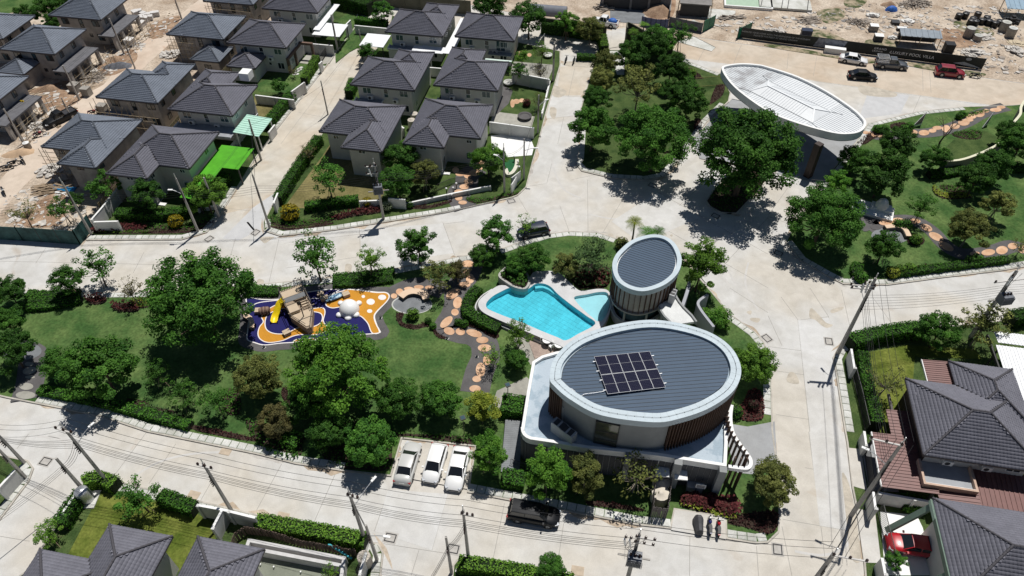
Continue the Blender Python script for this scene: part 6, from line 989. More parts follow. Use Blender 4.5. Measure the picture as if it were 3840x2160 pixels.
# ---------------------------------------------------------------- entrance canopy
CZ = 6.6
RN = ccw(flat(smooth([p for p in [c(2, 0, 2110, 690, CZ), c(2, 0, 2150, 655, CZ), c(2, 0, 2300, 635, CZ), c(2, 0, 2470, 645, CZ), c(3, 0, 0, 668, CZ), c(3, 0, 300, 765, CZ), c(3, 0, 600, 915, CZ), c(3, 0, 850, 1080, CZ), c(3, 0, 960, 1180, CZ), c(3, 0, 990, 1240, CZ), c(3, 0, 950, 1310, CZ), c(3, 0, 840, 1345, CZ), c(3, 0, 650, 1335, CZ), c(3, 0, 300, 1240, CZ), c(3, 0, 0, 1120, CZ), c(2, 0, 2300, 930, CZ), c(2, 0, 2170, 800, CZ)]], 5)))
CN = thing('entrance_canopy', 'huge white oval entrance canopy over the gate road', 'canopy', sum(RN, Vector()) / len(RN), world=True); CWH = mat('canopy_white', (.68, .70, .71), .45, .03, .5, spec=.4, fine=.03); CSE = mat('canopy_seam', (.40, .43, .46), .5, 0); IN = rimmed(CN, RN, 5.5, CZ, .34, WHITE, 6.3); B().prism(RN, 5.45, 5.52, bottom=True).build('soffit', mat('soffit_dark', (.07, .07, .075), .8, .03), CN)
# folded roof: a ridge block inside a flat apron, each panel between seams its own piece
A1, A2 = q(2700, 80, 4.5286, 815, 1075, 7.1), c(3, 0, 470, 1085, 7.1); A1, A2 = flat((A1, A2)); ax = (A2 - A1).normalized(); an = Vector((-ax.y, ax.x, 0)); cen = (A1 + A2) / 2; hl = (A2 - A1).length / 2; hw2 = 2.2
def cfall(x, y):
    p = Vector((x, y, 0)) - cen; u = abs(p.dot(ax)); v = abs(p.dot(an)); e = max(v / hw2, (u - hl + hw2) / hw2); return 6.28 + (.62 * (1 - e) if e < 1 else 0) + .0
core = [cen + ax * (s * (hl + .0)) + an * (t * hw2) for s, t in ((-1, -1), (1, -1), (1, 1), (-1, 1))]; stain = mat('grey_streak_white', (.48, .47, .47), .5, .3, .5, col2=(.60, .625, .635), thr=(.35, .55), world=True)
B().prism(IN, 5.52, 6.2).build('roof_deck', CWH, CN); IN2 = offset(IN, .04, True)
def halfcut(P, o, d):
    out = []
    for i in range(len(P)):
        a, e = P[i], P[(i + 1) % len(P)]; sa, se = (a - o).dot(d), (e - o).dot(d)
        if sa >= 0: out.append(a)
        if (sa >= 0) != (se >= 0): out.append(a + (e - a) * (sa / (sa - se)))
    return out
eh = hl + 1.0; seamroof(CN, halfcut(halfcut(IN2, cen - ax * eh, ax), cen + ax * eh, -ax), math.atan2(an.y, an.x), 6.27, .42, CWH, CSE, .035, .045, 'roof_panel')
seamroof(CN, halfcut(IN2, cen + ax * eh, ax), math.atan2(ax.y, ax.x), 6.268, .42, CWH, CSE, .035, .045, 'roof_panel'); seamroof(CN, halfcut(IN2, cen - ax * eh, -ax), math.atan2(ax.y, ax.x), 6.268, .42, stain, CSE, .035, .045, 'roof_panel')
zt = 6.95; zb = 6.30; q4 = [cen + ax * (s * (hl + 1.4)) + an * (t * hw2) for s, t in ((-1, -1), (1, -1), (1, 1), (-1, 1))]; r0, r1 = cen - ax * hl, cen + ax * hl; b = B(); b.add([(p.x, p.y, zb) for p in q4] + [(r0.x, r0.y, zt), (r1.x, r1.y, zt)], [(0, 1, 5, 4), (1, 2, 5), (2, 3, 4, 5), (3, 0, 4)]); b.build('ridge_block', CWH, CN)
b = B(); nb = int(2 * hl / .42)
for i in range(1, nb):
    m = r0 + ax * (i * .42)
    for s in (-1, 1): e = m + an * (s * hw2); b.bar((m.x, m.y, zt + .012), (e.x, e.y, zb + .015), .045, .03)
b.build('ridge_seams', CSE, CN); b = B(); b.bar((r0.x, r0.y, zt + .03), (r1.x, r1.y, zt + .03), .28, .06); [b.bar((r.x, r.y, zt + .03), (p.x, p.y, zb + .02), .22, .05) for r, pp in ((r0, (q4[0], q4[3])), (r1, (q4[1], q4[2]))) for p in pp]; b.build('ridge_cap', mat('ridge_white', (.72, .74, .75), .5, .02), CN)
gq = [(q4[0], q4[1]), (q4[3], q4[2])]; b = B(); [b.bar((a.x, a.y, zb + .01), (e.x, e.y, zb + .01), .06, .03) for a, e in gq]; [b.bar((p.x, p.y, 6.305), ((p + (p - cen).normalized() * 1.6).x, (p + (p - cen).normalized() * 1.6).y, 6.305), .05, .03) for p in q4]; b.build('gutter_line', mat('gutter_grey', (.2, .21, .22), .6, .05), CN)
for k, r, x, y in ((3, 1, 430, 240), (2, 0, 2420, 1190)): p = c(k, r, x, y, 1.5); b = B(); b.obox((p.x, p.y, .0), .9, .9, 5.5, math.atan2(ax.y, ax.x)); b.build('pier', mat('dark_brown_pier', (.045, .032, .028), .6, .1), CN)
# ================================================================ TREES
def tree_proto(seed, hc, zr, ncl, npc, ls, rc, inner=.25, limbs=8, multi=1, tr=.055):
    rg = np.random.default_rng(seed); C0 = []
    while len(C0) < ncl:
        d = rg.normal(size=3); d /= np.linalg.norm(d)
        if d[2] < -.5: continue
        rr = rg.uniform(.52, .98) if rg.uniform() > inner else rg.uniform(.1, .5); C0.append(d * rr * np.array([1, 1, zr]))
    C0 = np.array(C0); P = []; Nn = []; T = []
    for cc in C0:
        n = int(npc * rg.uniform(.6, 1.4)); o = rg.normal(size=(n, 3)); o /= np.linalg.norm(o, axis=1, keepdims=True); R = rc * rg.uniform(.75, 1.3); off = o * (R * rg.uniform(.3, 1, n)[:, None] ** .6); off[:, 2] *= .62
        P.append(cc + off); Nn.append(o * .7 + np.array([0, 0, .8]) + cc / (np.linalg.norm(cc) + 1e-6) * .3); T.append(np.clip(rg.uniform(.12, .6) + (.3 if rg.uniform() < .22 else 0) + rg.normal(0, .17, n), 0, 1))
    P = np.concatenate(P); Nn = np.concatenate(Nn); T = np.concatenate(T); Nn /= np.linalg.norm(Nn, axis=1, keepdims=True)
    V, F = leafcards(P, Nn, ls, None, .4); V = V + [0, 0, hc]; cr = mesh_np('crown', V, F, G['mid'], tone=T)
    b = B()
    for k in range(multi):
        a = 2 * PI * k / max(1, multi) + seed; ox, oy = (.0, .0) if multi == 1 else (.10 * math.cos(a), .10 * math.sin(a)); fk = hc - .55 * zr; lx, ly = (rg.normal(0, .05), rg.normal(0, .05)) if multi == 1 else (ox * 3.5, oy * 3.5)
        b.tube([(ox * .4, oy * .4, -.05), (ox * .6 + lx * .3, oy * .6 + ly * .3, fk * .5), (lx, ly, fk), (lx, ly, hc)], [tr, tr * .8, tr * .62, tr * .3], 7)
        for i in rg.choice(len(C0), min(limbs, len(C0)), replace=False): e = C0[i]; m = np.array([lx, ly, fk]); t = e + [0, 0, hc]; mid = m * .45 + t * .55 + [0, 0, -.06]; b.tube([tuple(m + [0, 0, rg.uniform(0, .2)]), tuple(mid), tuple(t)], [tr * .42, tr * .28, tr * .1], 5, False)
    return dict(crown=cr, trunk=b.mesh('trunk', BARK), hc=hc)
PR = {'big': [tree_proto(s, 1.05, .74, 200, 165, .044, .15, .2, 26, 1, .06) for s in (1, 2)], 'round': [tree_proto(s, 1.30, .95, 62, 150, .075, .215, .25, 10) for s in (3, 4, 5)], 'dense': [tree_proto(s, 1.15, .98, 84, 170, .068, .20, .2, 10) for s in (6, 7)],
      'tall': [tree_proto(s, 1.65, 1.4, 74, 150, .076, .215, .25, 10) for s in (8, 9)], 'open': [tree_proto(s, 1.45, 1.0, 46, 52, .085, .2, .3, 30, 1, .045) for s in (10, 11, 12)], 'multi': [tree_proto(s, 1.45, .95, 36, 80, .10, .22, .2, 10, 4, .04) for s in (13, 14)],
      'sparse': [tree_proto(s, 1.4, 1.05, 40, 14, .10, .22, .3, 40, 1, .05) for s in (15, 16)], 'small': [tree_proto(s, 1.25, 1.0, 28, 80, .15, .33, .25, 8) for s in (17, 18)], 'shrub': [tree_proto(s, .75, .85, 36, 95, .115, .3, .3, 6) for s in (19, 20)]}
STK = B(); STK.bar((.42, 0, 0), (.08, 0, .75), .03); STK.bar((-.21, .36, 0), (-.04, .07, .75), .03); STK.bar((-.21, -.36, 0), (-.04, -.07, .75), .03); STK = STK.mesh('support_stakes', WOOD); tcount = {}
def tree(u, v, rp, kind, mk, label, rz=None, sx=1.0, stake=None, group=None, z0=.1, zs=1.0):
    pr = PR[kind]; i = tcount.get(kind, 0); tcount[kind] = i + 1; pr = pr[i % len(pr)]; r = rp / 22
    for _ in range(4): p = O(u, v, pr['hc'] * r * zs + z0); r = rp / ppm(p)
    nm = 'shrub' if kind == 'shrub' else 'tree'; t = thing(nm, label, nm, (p.x, p.y, z0), random.uniform(0, 6.28) if rz is None else rz, group); t.scale = (r * sx, r * sx, r * zs)
    link('trunk', pr['trunk'], t, m=BARKP if mk in ('grey', 'olive', 'brown') else None); link('crown', pr['crown'], t, m=G[mk])
    if stake or (stake is None and kind in ('round', 'tall', 'open') and 1.2 < r < 2.9): link('support_stakes', STK, t, (0, 0, 0), (0, 0, 1.0), (1.1 / max(r, .8) * 1.4,) * 2 + (1.2,))
    return t
TREES = ''' 261 467 40 multi mid|airy three stemmed tree by the leaning white wall
368 492 44 round mid|dense young tree in front of the grey gabled house on the left
515 490 52 dense hedgelight|light leaved garden tree between the twin poles on the left
155 520 38 open mid|thin tree behind the green hoarding beside its corner
57 535 36 sparse olive|straggly yellowing tree at the left end of the hoarding
190 500 20 small dark|small dark bush tree between the site planks and the hoarding
824 447 52 open mid|staked tree with pad like foliage on the yellowish lawn
1008 395 46 dense dark|dark tree against the wall of the front wing
1000 455 46 dense mid|rounded tree right of the transformer pole
1068 437 40 round olive|tree with pale flower tips right of the transformer pole
1229 402 46 dense bright|bright green tree behind the tall garden pole
774 382 24 sparse brown|thin brownish young tree over the street hedge
704 217 20 small dark|small dark tree in the driveway house garden
737 178 14 sparse brown|leafless sapling in the driveway house garden
923 130 26 round mid|round tree at the pole by the white canopy
963 30 28 round mid|round tree at the top beside the clipped hedge
1235 14 44 dense dark|dark tree at the top edge above the topmost houses
1330 48 46 dense dark|dark tree at the top behind the balcony house
1425 58 34 round bright|bright leafy tree at the top of the upper concrete street
1486 74 36 dense olive|olive tree at the top right of the bright one
1362 126 28 sparse hedgelight|thin yellowish tree in the paved yard garden
1313 143 18 small hedgelight|small yellowish tree beside the balcony house
1305 178 26 open mid|blue green thin tree over the grey yard wall
1358 180 20 sparse brown|nearly bare staked tree in the stone garden
1356 250 22 sparse olive|sparse shrub tree in the stone garden
1527 158 38 round olive|brownish olive tree at the gate lane corner
1515 200 36 dense olive|brownish tree along the upper street kerb
1503 250 36 dense dark|dark glossy tree along the upper street kerb
1590 142 42 dense dark|dark tree below the palms
1630 118 48 dense dark|dark tree behind the curved olive wall
1662 100 42 dense mid|mid green tree right of the curved olive wall
1712 84 38 open dark|leaning dark tree at the edge of the top road
1688 172 44 dense dark|dark tree above the lawn left of the canopy
1606 215 62 open olive|olive umbrella shaped tree in the middle of the tree park
1734 255 48 dense dark|dark tree left of the canopy lawn
1690 235 38 dense dark|dark tree between the umbrella tree and the canopy lawn
1490 325 58 dense mid|tree at the left edge of the park below the dark row
1648 345 100 big mid|very broad spreading tree at the lower tip of the tree park
1880 380 138 big mid|huge spreading tree on the median before the canopy
2255 362 48 dense dark|dark tree beside the coral stones right of the canopy
2222 438 66 dense dark|big dark tree behind the white plinth
2152 402 40 dense mid|tree beside the entrance road right of the canopy
2104 460 34 round bright|small bright tree at the entrance road kerb
2074 546 97 big mid|broad spreading tree at the left corner of the right garden
2352 398 36 dense dark|dark tree in front of the curved retaining wall
2500 415 46 dense dark|dark tree where the curved retaining wall ends
2565 365 48 dense dark|dark tree at the right edge behind the curved wall
2545 335 36 dense dark|dark tree inside the cream topped curved wall
2456 452 44 dense dark|dark tree over the yellow shrub crescent
2320 520 36 open mid|light round tree beside the coral path
2510 515 42 round olive|yellowish tree on the right lawn, upper of two
2442 578 52 dense olive|yellowish tree on the right lawn, lower of two
2228 620 46 round mid|round tree in front of the dark seating circle
2572 620 26 sparse olive|thin tree cut by the right edge beside the coral path
166 706 42 round mid|dark young tree over the upper left kerb hedges
237 668 50 open mid|tall leaning airy tree over the upper left kerb
328 728 36 sparse brown|leaning nearly bare tree left of the largest lawn tree
500 748 138 big mid|largest lawn tree with a wide spreading crown
790 642 66 open mid|loose feathery tree above the play ship
930 652 40 open hedgelight|young light tree on the kerb right of the ship
1050 618 50 round mid|tree on the kerb above the seating circle
1106 690 44 open olive|olive bushy tree beside the stepping stones
1150 682 32 round brown|dark reddish tree beside the stepping stones
1247 590 48 round mid|tree at the road kerb left of the dark hatchback
1215 645 34 dense mid|tree between the stepping stones and the pool planter
1322 566 30 sparse hedgelight|slender tree in front of the dark hatchback
1338 652 44 dense mid|leafy tree overhanging the head of the pool
1300 668 34 dense mid|tree standing in the round pool planter
1425 668 34 round olive|tree beside the pool steps
1490 640 52 open grey|greyish twiggy tree left of the round pavilion
1766 668 58 tall hedgelight|tall oval tree right of the round pavilion
1803 800 38 shrub bright|light green shrub tree behind the curving grey wall
1897 915 56 dense hedgelight|yellowish tree right of the big oval roof
1945 1212 60 dense olive|round tree at the lower right clubhouse corner
850 926 126 big bright|very large bright tree covering the lower playground edge
22 740 46 dense dark|dark leaning tree at the left edge, upper of three
15 815 42 dense mid|tree at the left edge over the seating circle
28 885 56 dense dark|dark tree at the left edge, lowest of three
250 930 88 dense mid|large tree on the left lawn above the kerb
145 912 46 round mid|young tree left of the large left lawn tree
395 938 36 open dark|slim dark tree on the lower lawn, leftmost of three
455 992 40 open mid|slim tree on the lower lawn, middle of three
540 1005 44 open dark|slim dark tree on the lower lawn, rightmost of three
650 945 60 dense olive|yellowish green tree between the two huge lawn trees
690 1062 46 dense brown|reddish brown tree below the yellowish one
765 1020 50 dense dark|dark tree in the shade of the very large bright tree
830 1085 54 dense dark|dark tree low on the lower kerb
1002 1000 56 dense mid|dense tree in the row behind the white cars, left of two
1108 1003 54 dense mid|dense tree in the row behind the white cars, right of two
1215 1022 44 round lime|yellow green tree beside the ramp
928 1112 66 dense mid|broad tree beside the silver parked car
1228 1142 50 tall bright|bright upright tree right of the parked white cars
1375 1190 60 tall bright|bright rounded tree in front of the clubhouse
1470 1198 52 tall olive|loose tree in front of the clubhouse beside the bright one
1602 1190 70 sparse olive|half bare tree in front of the clubhouse
1306 838 38 open hedgelight|feathery yellow green tree below the pool wall
1240 895 34 sparse hedgelight|wispy shrub tree beside the stepping stones
1300 905 30 dense mid|leafy bush tree left of the clubhouse terrace
345 1248 58 open mid|forked tree in the lime lawn garden
120 1342 38 open hedgelight|light leaning tree beside the lower left street
1387 1432 38 dense mid|tree at the bottom edge below the black van
830 1440 28 sparse hedgelight|sapling in the unfinished pool at the bottom edge
2362 835 52 dense mid|dense tree in the right corner garden
2478 815 60 open olive|sparse multi branched tree beside the white roof
2232 960 50 sparse olive|thin slanting tree inside the black rail fence
2255 1412 26 round mid|leafy tree beside the red car gate
'''
for ln in TREES.strip().split('\n'):
    d, lab = ln.strip().split('|'); u, v, rp, kind, mk = d.split(); tree(float(u), float(v), float(rp), kind, mk, lab)
tree(2300, 610 - 5, 10, 'small', 'mid', 'tiny tree in the ring of maroon ground cover', stake=False)
# dark fill trees of the meadow in the top left corner
for u, v, r, lab in ((60, 40, 30, 'dark meadow tree at the top left, leftmost'), (112, 25, 34, 'dark meadow tree at the top left, middle'), (135, 55, 26, 'dark meadow tree beside the corner roof'), (160, 5, 28, 'dark meadow tree cut by the top edge')): tree(u, v, r, 'dense', 'dark', lab)
def bare(u, v, h, label):
    p = O(u, v, .1); t = thing('bare_tree', label, 'tree', p); b = B(); rg = random.Random(int(u))
    def br(a, d, L, r, n):
        e = a + d * L; b.tube([a, (a + e) / 2 + Vector((rg.gauss(0, .05), rg.gauss(0, .05), 0)) * L, e], [r, r * .8, r * .6], 6, False)
        if n:
            for _ in range(3 if n > 1 else 2): nd = (d + Vector((rg.gauss(0, .55), rg.gauss(0, .55), rg.uniform(0, .35)))).normalized(); br(e, nd, L * rg.uniform(.55, .8), r * .55, n - 1)
    br(Vector((0, 0, 0)), Vector((.05, .05, 1)), h * .32, .16, 3); b.build('trunk', BARK, t)
bare(2360, 372, 6.0, 'leafless dark tree among the coral stones'); bare(1359, 205, 3.6, 'leafless staked tree in the stone garden by the upper street')
def palm(u, v, h, R, mk, label, n=13, seed=1):
    p = O(u, v, h + .1); t = thing('palm_tree', label, 'palm tree', (p.x, p.y, .1)); b = B(); b.tube([(0, 0, 0), (.05, .03, h * .5), (0, 0, h)], [.14, .11, .09], 8); b.build('trunk', BARKP, t); rg = np.random.default_rng(seed)
    V = []; F = []; T = []
    for k in range(n):
        a = 2 * PI * k / n + rg.uniform(-.2, .2); el = rg.uniform(.3, 1.15); P0 = np.array([0, 0, h]); m = 14; pts = []
        for i in range(m + 1):
            s = i / m; pts.append(P0 + np.array([math.cos(a), math.sin(a), 0]) * R * s * math.cos(el * (1 - .3 * s)) + np.array([0, 0, R * (s * math.sin(el) - .75 * s * s)]))
        pts = np.array(pts); sd = np.array([-math.sin(a), math.cos(a), 0])
        for i in range(1, m):
            for sgn in (-1, 1):
                w = R * .34 * math.sin(PI * min(1, .15 + i / m)) ; d = pts[i + 1] - pts[i]; tip = pts[i] + sd * sgn * w + d * 1.2 + np.array([0, 0, -.35 * w]); k0 = len(V); V += [pts[i] - d * .28, pts[i] + d * .28, tip + d * .12, tip]; F.append([k0, k0 + 1, k0 + 2, k0 + 3]); T.append(np.clip(rg.normal(.5, .2), 0, 1))
    link('fronds', mesh_np('fronds', V, F, G[mk], tone=T), t)
palm(1597, 558, 4.2, 1.6, 'lime', 'yellow green young palm above the round pavilion'); palm(1628, 585, 3.2, 1.9, 'mid', 'dark green palm half behind the pavilion roof', seed=4); palm(1655, 582, 3.0, 1.5, 'mid', 'smaller palm behind the pavilion roof, right of the other', seed=8)
palm(1594, 78, 5.0, 1.4, 'hedgelight', 'slender palm by the curved olive wall, left of two', 11, 5); palm(1620, 62, 5.6, 1.5, 'hedgelight', 'slender palm by the curved olive wall, right of two', 11, 6)
# ================================================================ VEHICLES
def paint(n, col, coat=.8): return mat('paint_' + n, col, .35, 0.0, coat=coat, spec=.5)
TYREM = mat('tyre_rubber', (.02, .02, .02), .85, 0); RIMM = mat('alloy', (.42, .43, .44), .35, 0, metal=.7); LAMP = mat('headlamp', (.55, .57, .6), .15, 0, spec=.7); REDL = mat('tail_lamp', (.30, .012, .012), .2, 0, spec=.6); WGL = mat('car_glass', (.012, .014, .017), .06, 0, spec=.8)
WB = B(); WB.lathe([(.20, -.11), (.31, -.105), (.33, -.06), (.33, .06), (.31, .105), (.20, .11)], n=18); TY = WB.mesh('tyre', TYREM); WB = B(); WB.lathe([(.001, .10), (.06, .115), (.20, .105), (.205, .09)], n=16); [WB.obox((.0, 0, .10), .4, .05, .02, PI * i / 5) for i in range(5)]; RI = WB.mesh('rim', RIMM); HUB = B().lathe([(.10, -.05), (.10, .05)], n=8).mesh('wheel', STEEL)
STY = {'sedan': (4.6, 1.78, 1.44, [(-2.3, .70, .60, .66), (-2.2, .82, .84, .95), (-1.85, .87, .93, 1.03), (-1.2, .89, .92, .98), (0, .89, .89, .92), (1.0, .89, .87, .95), (1.5, .88, .80, .90), (2.05, .82, .67, .76), (2.28, .66, .48, .55)], (-1.75, -.95, .35, 1.15)),
       'hatch': (4.1, 1.74, 1.50, [(-2.05, .72, .70, .75), (-1.98, .83, .90, .98), (-1.5, .87, .94, 1.0), (0, .87, .91, .95), (.9, .87, .88, .96), (1.4, .85, .80, .9), (1.85, .78, .66, .75), (2.03, .62, .48, .55)], (-1.9, -1.45, .35, 1.12)),
       'suv': (4.6, 1.85, 1.68, [(-2.3, .74, .75, .8), (-2.22, .88, 1.0, 1.08), (-1.6, .92, 1.05, 1.1), (0, .92, 1.02, 1.06), (1.0, .92, .99, 1.08), (1.6, .9, .93, 1.02), (2.1, .84, .78, .88), (2.28, .68, .55, .62)], (-2.15, -1.65, .35, 1.05)),
       'van': (4.75, 1.82, 1.66, [(-2.36, .78, .8, .85), (-2.3, .9, 1.02, 1.1), (0, .92, 1.02, 1.06), (1.1, .92, .99, 1.06), (1.7, .9, .9, .98), (2.2, .82, .72, .8), (2.36, .66, .5, .58)], (-2.25, -1.95, .55, 1.35)),
       'pickup': (5.2, 1.82, 1.74, [(-2.6, .80, .80, .82), (-2.55, .88, .98, 1.0), (-.7, .90, 1.0, 1.0), (0, .9, 1.0, 1.04), (1.1, .9, 1.0, 1.1), (1.8, .89, .96, 1.04), (2.4, .84, .82, .9), (2.58, .70, .55, .62)], (-.62, -.42, .55, 1.2))}
def car(rear, front, style, pt, label, name='parked_car', group='parked cars', cage=False, rack=False, z=.02, cat='car', extra=None):
    L, Wd, H, ST, gh = STY[style]; pr, pf = O(*rear, .55), O(*front, .55); m = (pr + pf) / 2; a = math.atan2(pf.y - pr.y, pf.x - pr.x); t = thing(name, label, cat, (m.x, m.y, z), a, group); P = pt; b = B(); V = []; z0 = .24; k = 11
    for x, hw, zb, ztp in ST:
        h = [(hw * .92, z0), (hw * .99, z0 + .14), (hw, (z0 + zb) / 2 + .05), (hw * .985, zb - .08), (hw * .91, zb)]
        top = [(hw * .55, ztp - .012)]; half = h + top; V += [(x, y, zz) for y, zz in half] + [(x, 0, ztp)] + [(x, -y, zz) for y, zz in half[::-1]]
    k = 13; n = len(ST); b.add(V, [(i * k + j, (i + 1) * k + j, (i + 1) * k + j + 1, i * k + j + 1) for i in range(n - 1) for j in range(k - 1)], True); b.add(V[:k], [tuple(range(k))]); b.add(V[-k:], [tuple(range(k))[::-1]]); b.add([V[i * k] for i in range(n)] + [V[i * k + k - 1] for i in range(n)], [(i, n + i, n + i + 1, i + 1) for i in range(n - 1)])
    b.build('body', P, t); x0, x1, x2, x3 = gh; hb = max(s[1] for s in ST) * .92; hr = hb * .76; zb = max(s[2] for s in ST) - .04; zr = H - .05
    Bp = [(x0, hb * .9, zb), (x3, hb * .9, zb - .02), (x2, hr * .96, zr), (x1, hr, zr)]
    def quad(nm, pts, mm, thick=None): bb = B(); bb.add(pts, [tuple(range(len(pts)))]); bb.build(nm, mm, t)
    R = lambda p: (p[0], -p[1], p[2])
    quad('windscreen', [Bp[1], Bp[2], R(Bp[2]), R(Bp[1])][::-1], WGL); quad('rear_window', [Bp[0], R(Bp[0]), R(Bp[3]), Bp[3]][::-1], WGL)
    for s in (1, -1):
        f = (lambda p: p) if s == 1 else R; xm = (x1 + x2) / 2 - .05; mid = lambda e: ((xm, hb * .9 + .0, zb) if e == 0 else (xm, hr, zr))
        for seg in ([Bp[0], mid(0), mid(1), Bp[3]], [mid(0), Bp[1], Bp[2], mid(1)]): pts = [f(p) for p in seg]; quad('side_window', pts if s == -1 else pts[::-1], WGL)
    pb = B()
    for f in ((lambda p: p), R):
        pb.tube([f(Bp[0]), f(Bp[3])], [.06, .05], 5); pb.tube([f(Bp[1]), f(Bp[2])], [.045, .04], 5); pb.tube([f(Bp[3]), f(Bp[2])], .05, 5); xm = (x1 + x2) / 2 - .05; pb.tube([f((xm, hb * .9, zb)), f((xm, hr, zr))], .035, 5)
    pb.build('pillar', P, t); rb = B(); nx, ny = 6, 6; V = [(x1 - .04 + (x2 - x1 + .06) * i / nx, (hr + .03) * (2 * j / ny - 1), zr + .06 * (1 - (2 * j / ny - 1) ** 2) + .03 * (1 - (2 * i / nx - 1) ** 2)) for i in range(nx + 1) for j in range(ny + 1)]; rb.add(V, [(i * (ny + 1) + j, (i + 1) * (ny + 1) + j, (i + 1) * (ny + 1) + j + 1, i * (ny + 1) + j + 1) for i in range(nx) for j in range(ny)], True); rb.build('roof', P, t)
    wr = 1.0 if style in ('sedan', 'hatch') else 1.12; hw = max(s[1] for s in ST)
    for xw in (L * .295, -L * .29):
        for s in (1, -1):
            w = link('wheel', HUB, t, (xw, s * (hw - .10), .33 * wr), (-s * PI / 2, 0, 0), (wr, wr, 1)); link('tyre', TY, w); link('rim', RI, w)
            ab2 = B(); ab2.lathe([(.39 * wr, -.005), (.39 * wr, .005)], n=18); o = ab2.build('wheel_arch', BLACKP, t); o.location = (xw, s * (hw - .004), .36 * wr); o.rotation_euler = (PI / 2, 0, 0)
    for s in (1, -1):
        e = ST[-2]; x = B(); x.obox((e[0] - .02, s * e[1] * .8, e[2] - .12), .38, .26, .13, -s * .5); x.build('headlight', LAMP, t); e = ST[1]; x = B(); x.obox((e[0] + .0, s * e[1] * .86, e[2] - .22), .16, .30, .18, s * .3); x.build('tail_light', REDL, t); x = B(); x.obox((x3 - .35, s * (hw + .09), zb - .02), .14, .2, .13); x.build('mirror', P, t)
    e = ST[-1]; x = B(); x.box(e[0] - .12, e[0] + .02, -.5, .5, .32, .46); x.build('grille', BLACKP, t); x = B(); x.box(ST[0][0] - .015, ST[0][0] + .06, -.26, .26, .55, .68); x.build('number_plate', WHITE, t)
    if style == 'pickup': x = B(); x.box(-2.5, -.72, -.74, .74, .99, 1.012); x.build('load_bed', mat('bed_liner', (.04, .04, .045), .7, .1), t); x = B(); [x.box(*b4, 1.0, 1.1) for b4 in ((-2.56, -.68, -.86, -.76), (-2.56, -.68, .76, .86), (-2.56, -2.46, -.76, .76))]; x.build('bed_rail', P, t)
    if cage:
        x = B(); [x.bar((xx, y, 1.05), (xx, y, 1.85), .05) for xx in (-2.5, -1.9, -1.3, -.72) for y in (-.82, .82)]; [x.bar((-2.5, y, zz), (-.72, y, zz), .05) for y in (-.82, .82) for zz in (1.3, 1.58, 1.85)]; [x.bar((-2.5, -.82 + .27 * i, 1.85), (-.72, -.82 + .27 * i, 1.85), .045) for i in range(7)]; [x.bar((xx, -.82, 1.85), (xx, .82, 1.85), .05) for xx in (-2.5, -.72)]; x.build('steel_cage', ALU, t)
    return t
WH = paint('white', (.78, .78, .77)); SIL = paint('silver', (.52, .52, .50)); BLK = mat('paint_black', (.008, .009, .011), .5, 0.0, coat=.12, spec=.2); NVY = paint('navy', (.022, .028, .048)); RED = paint('red', (.42, .008, .016)); DRED = paint('dark_red', (.24, .010, .018)); GRY = paint('grey', (.075, .082, .09))
car((1012, 1212), (1041, 1117), 'sedan', SIL, 'silver sedan parked nose in, leftmost of the three by the hedge'); car((1109, 1117), (1079, 1217), 'hatch', WH, 'white hatchback facing the road, middle of the three parked cars'); car((1163, 1127), (1139, 1232), 'sedan', WH, 'white sedan facing the road, rightmost of the three parked cars')
car((1290, 1284), (1397, 1303), 'van', BLK, 'black people carrier parked at the kerb before the clubhouse'); car((179, 284), (122, 311), 'pickup', BLK, 'black pickup truck on the dusty site road', cat='truck'); car((1377, 574), (1305, 587), 'hatch', NVY, 'dark blue hatchback half behind the slender tree on the main road')
car((2114, 144), (2181, 155), 'sedan', WH, 'white sedan parked before the black banner fence'); car((2133, 187), (2208, 193), 'sedan', BLK, 'black sedan standing in the top right road'); car((2201, 159), (2284, 166), 'pickup', GRY, 'grey pickup truck with silver cage over its bed', cage=True, cat='truck'); car((2358, 179), (2422, 186), 'suv', DRED, 'dark red sport utility car at the end of the banner fence')
car((2362, 1384), (2232, 1364), 'sedan', RED, 'bright red car half under the green framed roof', z=.14); car((978, -6), (1042, 0), 'van', mat('tan_paint', (.32, .27, .2), .5, 0), 'tan vehicle cut by the top edge behind the boundary wall'); car((1056, 0), (1122, 7), 'pickup', BLK, 'dark truck at the top edge behind the topmost house', cat='truck')
t = car((1552, 62), (1490, 50), 'pickup', WH, 'white truck with blue tarpaulin load by the bright tree', cat='truck'); b = B(); b.lathe([(.78, 0), (.74, .2), (.5, .42), (.2, .5), (.001, .52)], n=12, sx=1.1, sy=.95); o = b.build('tarpaulin', mat('blue_tarp', (.03, .12, .42), .6, .3, 4), t); o.location = (-1.5, 0, 1.02)
